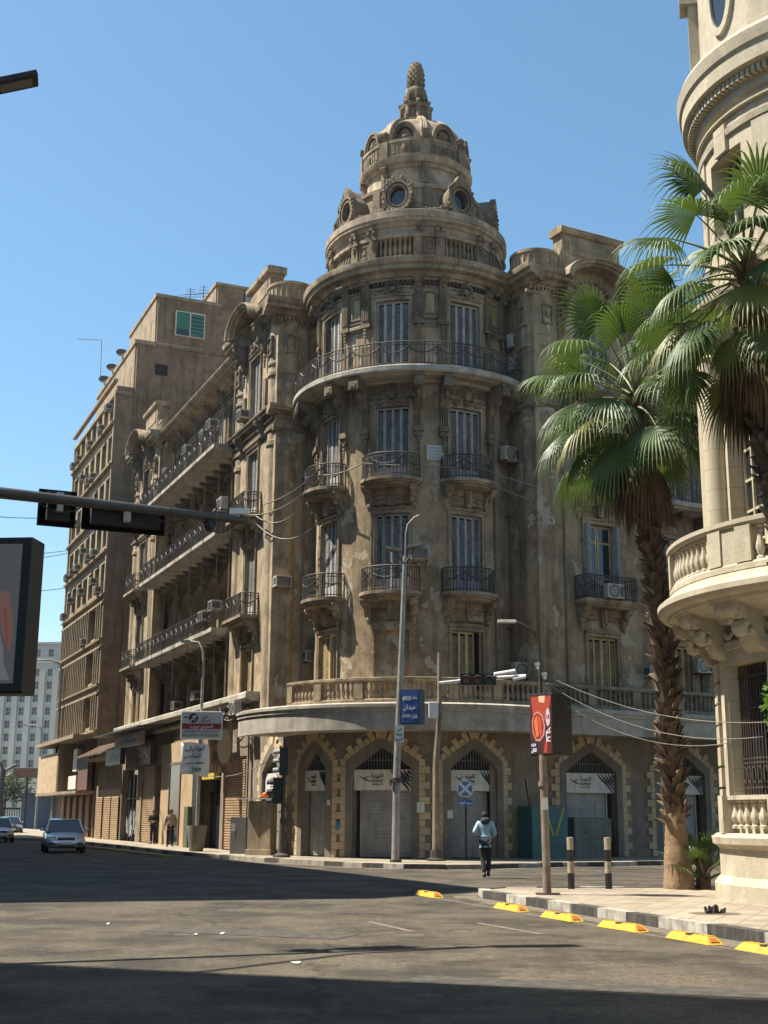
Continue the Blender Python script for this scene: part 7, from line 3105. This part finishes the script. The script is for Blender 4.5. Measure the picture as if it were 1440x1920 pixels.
silver = paint('silver_blue_paint', (.58, .64, .70), .45)
# front (-y local) should point along (.397,-.918): rotate by +23.4 degrees
car('silver blue sedan driving towards the camera on the shaded main street', -14.05, 58.2, radians(17), silver)
car('white car far down the street at the left edge', -23.1, 79.0, radians(23), paint('white_paint_car', (.6, .6, .6), .1))
car('dark car cut by the left edge, nearer than the white one', -20.35, 66.0, radians(23), paint('dark_paint_car', (.05, .05, .055), .3))
# row of distant parked cars
car('small dark car parked far away beyond the white one', -30.5, 108.0, radians(23), paint('grey_paint_car', (.12, .13, .15), .4))


# ------------------------------------------------------------------ people
def skin_mesh(name, nodes, edges, mat, parent, sub=2, rootn=0):
    """nodes: {key: ((x,y,z), r)}"""
    keys = list(nodes)
    me = bpy.data.meshes.new(name)
    me.from_pydata([nodes[k][0] for k in keys], [(keys.index(a), keys.index(b)) for a, b in edges], [])
    o = bpy.data.objects.new(name, me)
    COL.objects.link(o)
    md = o.modifiers.new('skin', 'SKIN')
    md.use_smooth_shade = True
    sv = me.skin_vertices[0].data
    for i, k in enumerate(keys):
        r = nodes[k][1]
        sv[i].radius = r if isinstance(r, tuple) else (r, r)
        sv[i].use_root = (i == rootn)
    ss = o.modifiers.new('sub', 'SUBSURF')
    ss.levels = ss.render_levels = sub
    me.materials.append(mat)
    o.parent = parent
    return o


def person(label, loc, face_ang, top, bottom, skin_c, hair_c, pose, coat_len=.88, hood=None, hmul=1.0, extra=None):
    o = thing('person', label, 'person', (0, 0, 0))
    P_ = dict(pelvis=(0, 0, .93), waist=(0, 0, 1.05), chest=(0, -.01, 1.25), upper=(0, 0, 1.38), neck=(0, -.01, 1.47), skull=(0, -.03, 1.58), crown=(0, -.02, 1.66),
              lsh=(-.17, 0, 1.40), rsh=(.17, 0, 1.40), lel=(-.22, .02, 1.13), rel=(.22, .02, 1.13), lwr=(-.22, -.06, .90), rwr=(.22, -.06, .90),
              lhp=(-.09, 0, .90), rhp=(.09, 0, .90), lkn=(-.10, -.02, .49), rkn=(.10, -.02, .49), lan=(-.10, .02, .09), ran=(.10, .02, .09), lto=(-.11, -.14, .04), rto=(.11, -.14, .04))
    P_.update(pose)
    R_ = dict(pelvis=(.13, .10), waist=(.12, .09), chest=(.145, .105), upper=(.12, .09), neck=.055, skull=(.078, .092), crown=(.06, .07), lsh=.055, rsh=.055, lel=.042, rel=.042, lwr=.030, rwr=.030,
              lhp=.085, rhp=.085, lkn=.058, rkn=.058, lan=.042, ran=.042, lto=.03, rto=.03)
    E_ = [('pelvis', 'waist'), ('waist', 'chest'), ('chest', 'upper'), ('upper', 'neck'), ('neck', 'skull'), ('skull', 'crown'), ('upper', 'lsh'), ('upper', 'rsh'), ('lsh', 'lel'), ('rsh', 'rel'),
          ('lel', 'lwr'), ('rel', 'rwr'), ('pelvis', 'lhp'), ('pelvis', 'rhp'), ('lhp', 'lkn'), ('rhp', 'rkn'), ('lkn', 'lan'), ('rkn', 'ran'), ('lan', 'lto'), ('ran', 'rto')]
    nodes = {k: (P_[k], R_[k]) for k in R_}
    edges = list(E_)
    # hands: palm, four fingers and a thumb
    for sd, sg in (('l', -1), ('r', 1)):
        wv = Vector(P_[sd + 'wr'])
        dv = (wv - Vector(P_[sd + 'el'])).normalized()
        sv_ = dv.cross(Vector((sg, 0, 0)))
        sv_ = sv_.normalized() if sv_.length > .1 else Vector((0, 1, 0))
        pm = wv + dv * .06
        nodes[sd + 'pm'] = (tuple(pm), (.034, .02))
        edges.append((sd + 'wr', sd + 'pm'))
        for f_ in range(4):
            off = (f_ - 1.5) * .019
            ln_ = [.062, .075, .07, .055][f_]
            a = pm + dv * .045 + sv_ * off
            b_ = a + dv * ln_ * .6
            c_ = b_ + dv * ln_ * .35 + Vector((-sg * .022, 0, 0))
            nodes['%sf%da' % (sd, f_)] = (tuple(a), .011)
            nodes['%sf%db' % (sd, f_)] = (tuple(b_), .009)
            nodes['%sf%dc' % (sd, f_)] = (tuple(c_), .008)
            edges += [(sd + 'pm', '%sf%da' % (sd, f_)), ('%sf%da' % (sd, f_), '%sf%db' % (sd, f_)), ('%sf%db' % (sd, f_), '%sf%dc' % (sd, f_))]
        t1 = pm - sv_ * .035 * 1.0 + dv * .0
        t2 = t1 + dv * .045 - sv_ * .012
        nodes[sd + 't1'] = (tuple(t1), .012)
        nodes[sd + 't2'] = (tuple(t2), .009)
        edges += [(sd + 'pm', sd + 't1'), (sd + 't1', sd + 't2')]
    skm = simple('skin', skin_c, .6)
    body = skin_mesh('body', nodes, edges, skm, o, 2)
    # face details and hair
    sk = Vector(P_['skull'])
    f = MB()
    f.prism([(sk.y - .115, sk.z - .005), (sk.y - .085, sk.z + .03), (sk.y - .085, sk.z - .02)], sk.x - .012, sk.x + .012)
    for sg in (-1, 1):
        f.ball(sk.x + sg * .083, sk.y + .01, sk.z, .014, .022, .032, 6, 4)
    f.build('nose_and_ears', skm, o)
    f = MB()
    for sg in (-1, 1):
        f.ball(sk.x + sg * .030, sk.y - .088, sk.z + .022, .013, .008, .007, 6, 4)
    f.box(sk.x - .024, sk.x + .024, sk.y - .095, sk.y - .088, sk.z - .045, sk.z - .038)
    f.build('eyes_and_mouth', simple('dark_feature', (.03, .018, .015), .6), o)
    h = MB()
    h.ball(sk.x, sk.y + .018, sk.z + .045, .090, .100, .090, 14, 10)
    h.build('hair', simple('hair', hair_c, .8), o, smooth=True)
    # clothing over the same skeleton
    up = {k: (P_[k], R_[k]) for k in ('pelvis', 'waist', 'chest', 'upper', 'lsh', 'rsh', 'lel', 'rel')}
    grow = lambda r, a: (r[0] + a, r[1] + a) if isinstance(r, tuple) else r + a
    up = {k: (v[0], grow(v[1], .028)) for k, v in up.items()}
    for sd in 'lr':
        w_ = Vector(P_[sd + 'el']) * .06 + Vector(P_[sd + 'wr']) * .94
        up[sd + 'cu'] = (tuple(w_), .047)
    up['hem'] = ((P_['pelvis'][0], P_['pelvis'][1], coat_len), (.165, .13))
    up['collar'] = ((P_['neck'][0], P_['neck'][1] + .01, P_['neck'][2] - .035), .062)
    topm = simple('top_' + label[:5].strip().replace(' ', '_'), top, .85, 0, .15, 9)
    skin_mesh('jacket', up, [('pelvis', 'waist'), ('waist', 'chest'), ('chest', 'upper'), ('upper', 'lsh'), ('upper', 'rsh'), ('lsh', 'lel'), ('rsh', 'rel'), ('lel', 'lcu'), ('rel', 'rcu'), ('pelvis', 'hem'), ('upper', 'collar')], topm, o, 2)
    lo = {k: (P_[k], grow(R_[k], .018)) for k in ('pelvis', 'lhp', 'rhp', 'lkn', 'rkn')}
    for sd in 'lr':
        a = Vector(P_[sd + 'kn']) * .08 + Vector(P_[sd + 'an']) * .92
        lo[sd + 'cf'] = (tuple(a), .065)
    skin_mesh('trousers', lo, [('pelvis', 'lhp'), ('pelvis', 'rhp'), ('lhp', 'lkn'), ('rhp', 'rkn'), ('lkn', 'lcf'), ('rkn', 'rcf')], simple('trousers', bottom, .85), o, 2)
    s_ = MB()
    for sd in 'lr':
        a, b_ = Vector(P_[sd + 'an']), Vector(P_[sd + 'to'])
        s_.ball(a.x, a.y, max(.05, a.z - .02), .05, .065, .06, 8, 6)
        m_ = (a + b_) / 2
        s_.ball(m_.x, m_.y - .02, max(.04, m_.z - .01), .048, .125, .042, 8, 6)
    s_.build('shoes', simple('shoe', (.02, .018, .016), .5), o, smooth=True)
    if hood:
        s_ = MB()
        s_.ball(0, .085, 1.47, .13, .085, .10, 10, 8)
        s_.ball(0, .03, 1.50, .12, .10, .06, 10, 8)
        s_.build('hood', simple('hood', hood, .85), o, smooth=True)
    if extra:
        extra(o)
    o.location = loc
    o.rotation_euler = (0, 0, face_ang)
    o.scale = (hmul, hmul, hmul)
    return o


# man in a light blue hoodie, walking away (facing +y), one elbow out
person('man in a pale blue hooded top and black trousers walking away across the side street', (2.81, 35.97, 0), radians(178), (.36, .50, .60), (.014, .014, .018), (.10, .055, .035), (.012, .010, .010),
       dict(lel=(-.26, .03, 1.16), lwr=(-.20, -.16, 1.05), rel=(.29, .07, 1.17), rwr=(.20, -.13, 1.10), lkn=(-.09, -.10, .50), lan=(-.07, .06, .12), lto=(-.08, -.10, .05), rkn=(.07, .02, .49), ran=(.04, .20, .10), rto=(.05, .06, .04)),
       .86, hood=(.03, .04, .07), hmul=1.02)
# man in black standing
person('man dressed all in black with folded hands standing before the tan shutter', (-11.75, 67.8, .14), radians(0), (.012, .012, .013), (.012, .012, .013), (.22, .13, .08), (.02, .016, .014),
       dict(lel=(-.24, .02, 1.15), rel=(.24, .02, 1.15), lwr=(-.04, -.20, 1.12), rwr=(.05, -.22, 1.08)), .62, hmul=1.02)
# man in open pink-brown jacket
def inner_shirt(o):
    s_ = MB()
    s_.face_poly([(-.055, .92), (.055, .92), (.075, 1.40), (-.075, 1.40)], -.152, -.12)
    s_.build('shirt_front', simple('pale_shirt', (.38, .30, .30), .8), o)
person('man in a tan jacket over a pink shirt and dark trousers standing on the pavement', (-10.05, 62.7, .14), radians(8), (.30, .20, .13), (.015, .015, .02), (.20, .11, .07), (.03, .022, .02),
       dict(lel=(-.26, .03, 1.14), rel=(.25, .03, 1.13), lwr=(-.27, -.03, .90), rwr=(.24, -.08, .92), lkn=(-.11, -.03, .49), lan=(-.13, .0, .09), lto=(-.16, -.14, .04)), .86, hmul=1.02, extra=inner_shirt)

# ------------------------------------------------------------------ cables
def cable(label, pts_list, r=.012, mat='cable', sag=.5):
    o = MB()
    first = None
    for p0, p1, s_ in pts_list:
        a, b_ = Vector(p0), Vector(p1)
        first = first or a
        n = 14
        o.tube([tuple(a + (b_ - a) * (i / n) + Vector((0, 0, -4 * s_ * (i / n) * (1 - i / n)))) for i in range(n + 1)], r, 4)
    return tag(o.build('cable', M[mat]), label, 'cable')


tw = lambda deg, d, z: T(ta(deg), d, z)
cable('pale cable bundle swagged from the left pavilion to the tower balcony at third floor height', [(FL(1.5, .8, 14.3), tw(-48, .9, 14.9), .5), (FL(1.0, .5, 14.2), tw(-52, .8, 14.75), .9), (FL(.5, .3, 14.6), tw(-50, .8, 15.3), .25),
      (tw(-48, .9, 14.9), tw(-25, .98, 15.05), .12), (tw(-25, .98, 15.05), tw(27, .98, 14.95), .05), (FL(1.0, .5, 13.9), tw(-62, .4, 13.2), .7)], .026)
cable('long pale cable from the tower balcony to the palm side at third floor height', [(tw(27, .98, 14.95), FR(6.2, .4, 14.5), .45), (tw(30, .9, 14.4), FR(6.2, .4, 14.2), .6)], .024)
cable('sagging cables running from the advert pole to the cream building', [((3.25, 26.1, 4.45), (6.9, 23.4, 3.30), .30), ((3.25, 26.1, 4.3), (6.9, 23.5, 3.05), .42), ((6.9, 23.4, 3.30), (9.0, 21.3, 3.5), .05), ((3.3, 26.1, 4.1), (6.6, 24.6, 3.0), .42)], .008)
cable('thin dark cables hanging down the front of the left wing', [(FL(s, 1.15 + .1 * (i % 3), 22.8 - .3 * i), FL(s + .3 * ((i * 7) % 5 - 2), 1.2, 6.5 + i % 4), 0) for i, s in enumerate([4.7, 6.6, 8.2, 9.4, 11.1, 12.0, 13.9, 15.5, 17.2, 19.0])], .013, 'cabledk')
cable('dark cable looped from the traffic light to the banner', [((-3.62, 48.1, 4.0), FL(6.2, 1.0, 3.4), .45)], .016)
cable('tangle of cables lying on the left end of the canopy', [(FL(1 + i * .35, .3 + .1 * (i % 5), 5.9 + .12 * (i % 3)), FL(4.0 + .3 * (i % 4), .35 + .1 * (i % 4), 6.0 + .25 * (i % 3)), .12 + .08 * (i % 4)) for i in range(12)], .018)
cable('thin cable slanting down the ground floor wall beside the grey pole', [(G5(ta(-44, 5.5), .05, 4.5), G5(ta(-20, 5.5), .3, 4.55), .3), (G5(ta(-5, 5.5), .1, 4.0), G5(ta(5, 5.5), .1, 4.3), .05), (G5(ta(0, 5.5), 1.6, 4.6), G5(ta(25, 5.5), 1.6, 4.6), .05)], .011)
cable('thin wires across the sky at the left beside the mast arm', [((-20.6, 60, 15.7), FL(49, .1, 24.4), .2), ((-20.6, 60, 13.7), FL(50, .1, 21.9), .2), ((-20.6, 60, 13.5), FL(50, .1, 21.7), .3), ((-20.6, 60, 11.9), FL(50, .1, 18.9), .2)], .022, 'cabledk')
cable('cable along the balcony front of the second floor right wing', [(FR(1.5, .5, 11.6), FR(1.7, .6, 10.3), .0), (FR(5.5, .4, 5.9), FR(12, .5, 5.9), .15)], .012)

# ------------------------------------------------------------------ far end of the street on the left
def far_lamp(x, y, h, label, arm=-1.6):
    o = thing('street_lamp', label, 'street lamp', (x, y, 0))
    m_ = MB()
    m_.tube([(x, y, 0), (x, y, h - .8), (x + arm * .1, y, h - .25), (x + arm * .4, y, h), (x + arm, y, h)], [.14, .10, .08, .07, .06], 8)
    m_.build('pole', M['pole'], o, smooth=50)
    m_ = MB()
    m_.box(x + arm * 1.0 - .35, x + arm * 1.0 + .2, y - .12, y + .12, h - .06, h + .05)
    m_.build('lamp_head', M['pole'], o)
    return o


far_lamp(-38.4, 146, 11.4, 'tall far lamp post left of the silver car', -1.8)
far_lamp(-24.3, 97.0, 13.0, 'slim lamp post against the office block front', -2.2)
o = thing('kiosk', 'dark blue grey flat roofed kiosk far down the street', 'kiosk', (-42, 152, 0))
m_ = MB()
m_.box(-41.2, -38.0, 150, 154, 0, 3.8)
m_.box(-41.5, -35.8, 149.5, 154.5, 3.8, 4.0)
m_.build('kiosk_wall', simple('blue_grey_metal', (.10, .13, .18), .6, 0, .3, .6), o)
o = thing('gantry_sign', 'far overhead sign board on a dark curved arm and post', 'sign', (-42.6, 148, 0))
m_ = MB()
m_.tube([(-43.0, 148, 0), (-43.0, 148, 6.6)], .28, 8)
m_.tube([(-43.0, 148, 6.4), (-43.3, 148, 7.2), (-45, 148, 7.8), (-50, 148, 7.9)], .16, 8)
m_.tube([(-43.0, 148, 6.2), (-41.9, 148, 6.9), (-41.5, 148, 7.1)], .14, 8)
m_.tube([(-40.2, 148, 0), (-40.2, 148, 6)], .15, 8)
m_.build('post', M['darkpole'], o, smooth=50)
m_ = MB()
m_.box(-41.7, -39.0, 147.6, 147.9, 5.6, 6.7)
m_.build('board', simple('brown_board', (.26, .13, .08), .6, var=.5, scale=2), o)
for i, (x, y, h, r_, lb) in enumerate([(-47.5, 165, 6.5, 2.6, 'round green street tree at the far left before the pale block'), (-38.5, 170, 9.0, 3.0, 'feathery green tree far away between the kiosk and the office block'), (-36.0, 158, 5.5, 2.0, 'low green tree beside the far kiosk')]):
    o = thing('street_tree', lb, 'tree', (x, y, 0), 'trees at the far end of the street')
    m_ = MB()
    m_.tube([(x, y, 0), (x + .1, y, h * .4), (x, y, h * .7)], [.2, .15, .08], 7)
    for k in range(5):
        a = k * 1.3
        m_.tube([(x, y, h * .45), (x + r_ * .6 * cos(a), y + r_ * .6 * sin(a), h * .75)], [.09, .03], 5)
    m_.build('trunk', M['bark'], o)
    m_ = MB()
    rn = random.Random(40 + i)
    cl_ = [(rn.gauss(0, .5), rn.gauss(0, .5), rn.gauss(0, .35)) for _ in range(14)]
    for k in range(1500):
        c0_ = rn.choice(cl_)
        c_ = Vector((x + r_ * (c0_[0] + rn.gauss(0, .22)), y + r_ * (c0_[1] + rn.gauss(0, .22)), h * .75 + r_ * (c0_[2] + rn.gauss(0, .2))))
        u_ = Vector((rn.gauss(0, 1), rn.gauss(0, 1), rn.gauss(0, .6))).normalized() * .20
        w_ = u_.cross(Vector((rn.gauss(0, 1), rn.gauss(0, 1), 1)).normalized()).normalized() * .12
        m_.add([tuple(c_ - u_), tuple(c_ + w_), tuple(c_ + u_), tuple(c_ - w_)], [(0, 1, 2, 3)])
    m_.build('crown', mat_leaf('street_leaf', (.045, .075, .03), (.08, .11, .04), .2, .6), o, weld=False)
o = thing('street_fence', 'low black iron fence left of the far kiosk', 'fence', (-42, 140, 0))
m_ = MB()
for k in range(24):
    m_.box(-44.6 + k * .26, -44.54 + k * .26, 139.9, 140.0, 0, 2.2)
m_.box(-44.7, -38.5, 139.88, 140.02, 2.1, 2.3)
m_.box(-44.7, -38.5, 139.88, 140.02, .2, .3)
m_.box(-44.7, -43.6, 139.5, 140.5, 0, 2.6)
m_.build('bars', M['black'], o)
# yellow-kerbed island ahead of the silver car
pv = MB()
pv.poly([(-24, 92), (-20.5, 84), (-21.5, 82), (-27, 88), (-48, 150), (-42, 152)], -.02, .15)
tag(pv.build('traffic_island', M['pave']), kind='structure')

# ------------------------------------------------------------------ the dusty air
hz = MB()
hz.box(-340, 160, -60, 420, -1.2, 60)
hm = bpy.data.materials.new('air')
hm.use_nodes = True
hn = hm.node_tree
hn.nodes.clear()
ho = hn.nodes.new('ShaderNodeOutputMaterial')
pv_ = hn.nodes.new('ShaderNodeVolumePrincipled')
pv_.inputs['Color'].default_value = (.80, .88, 1.0, 1)
pv_.inputs['Density'].default_value = .00014
pv_.inputs['Anisotropy'].default_value = .3
hn.links.new(pv_.outputs[0], ho.inputs['Volume'])
tag(hz.build('haze', hm), kind='stuff')
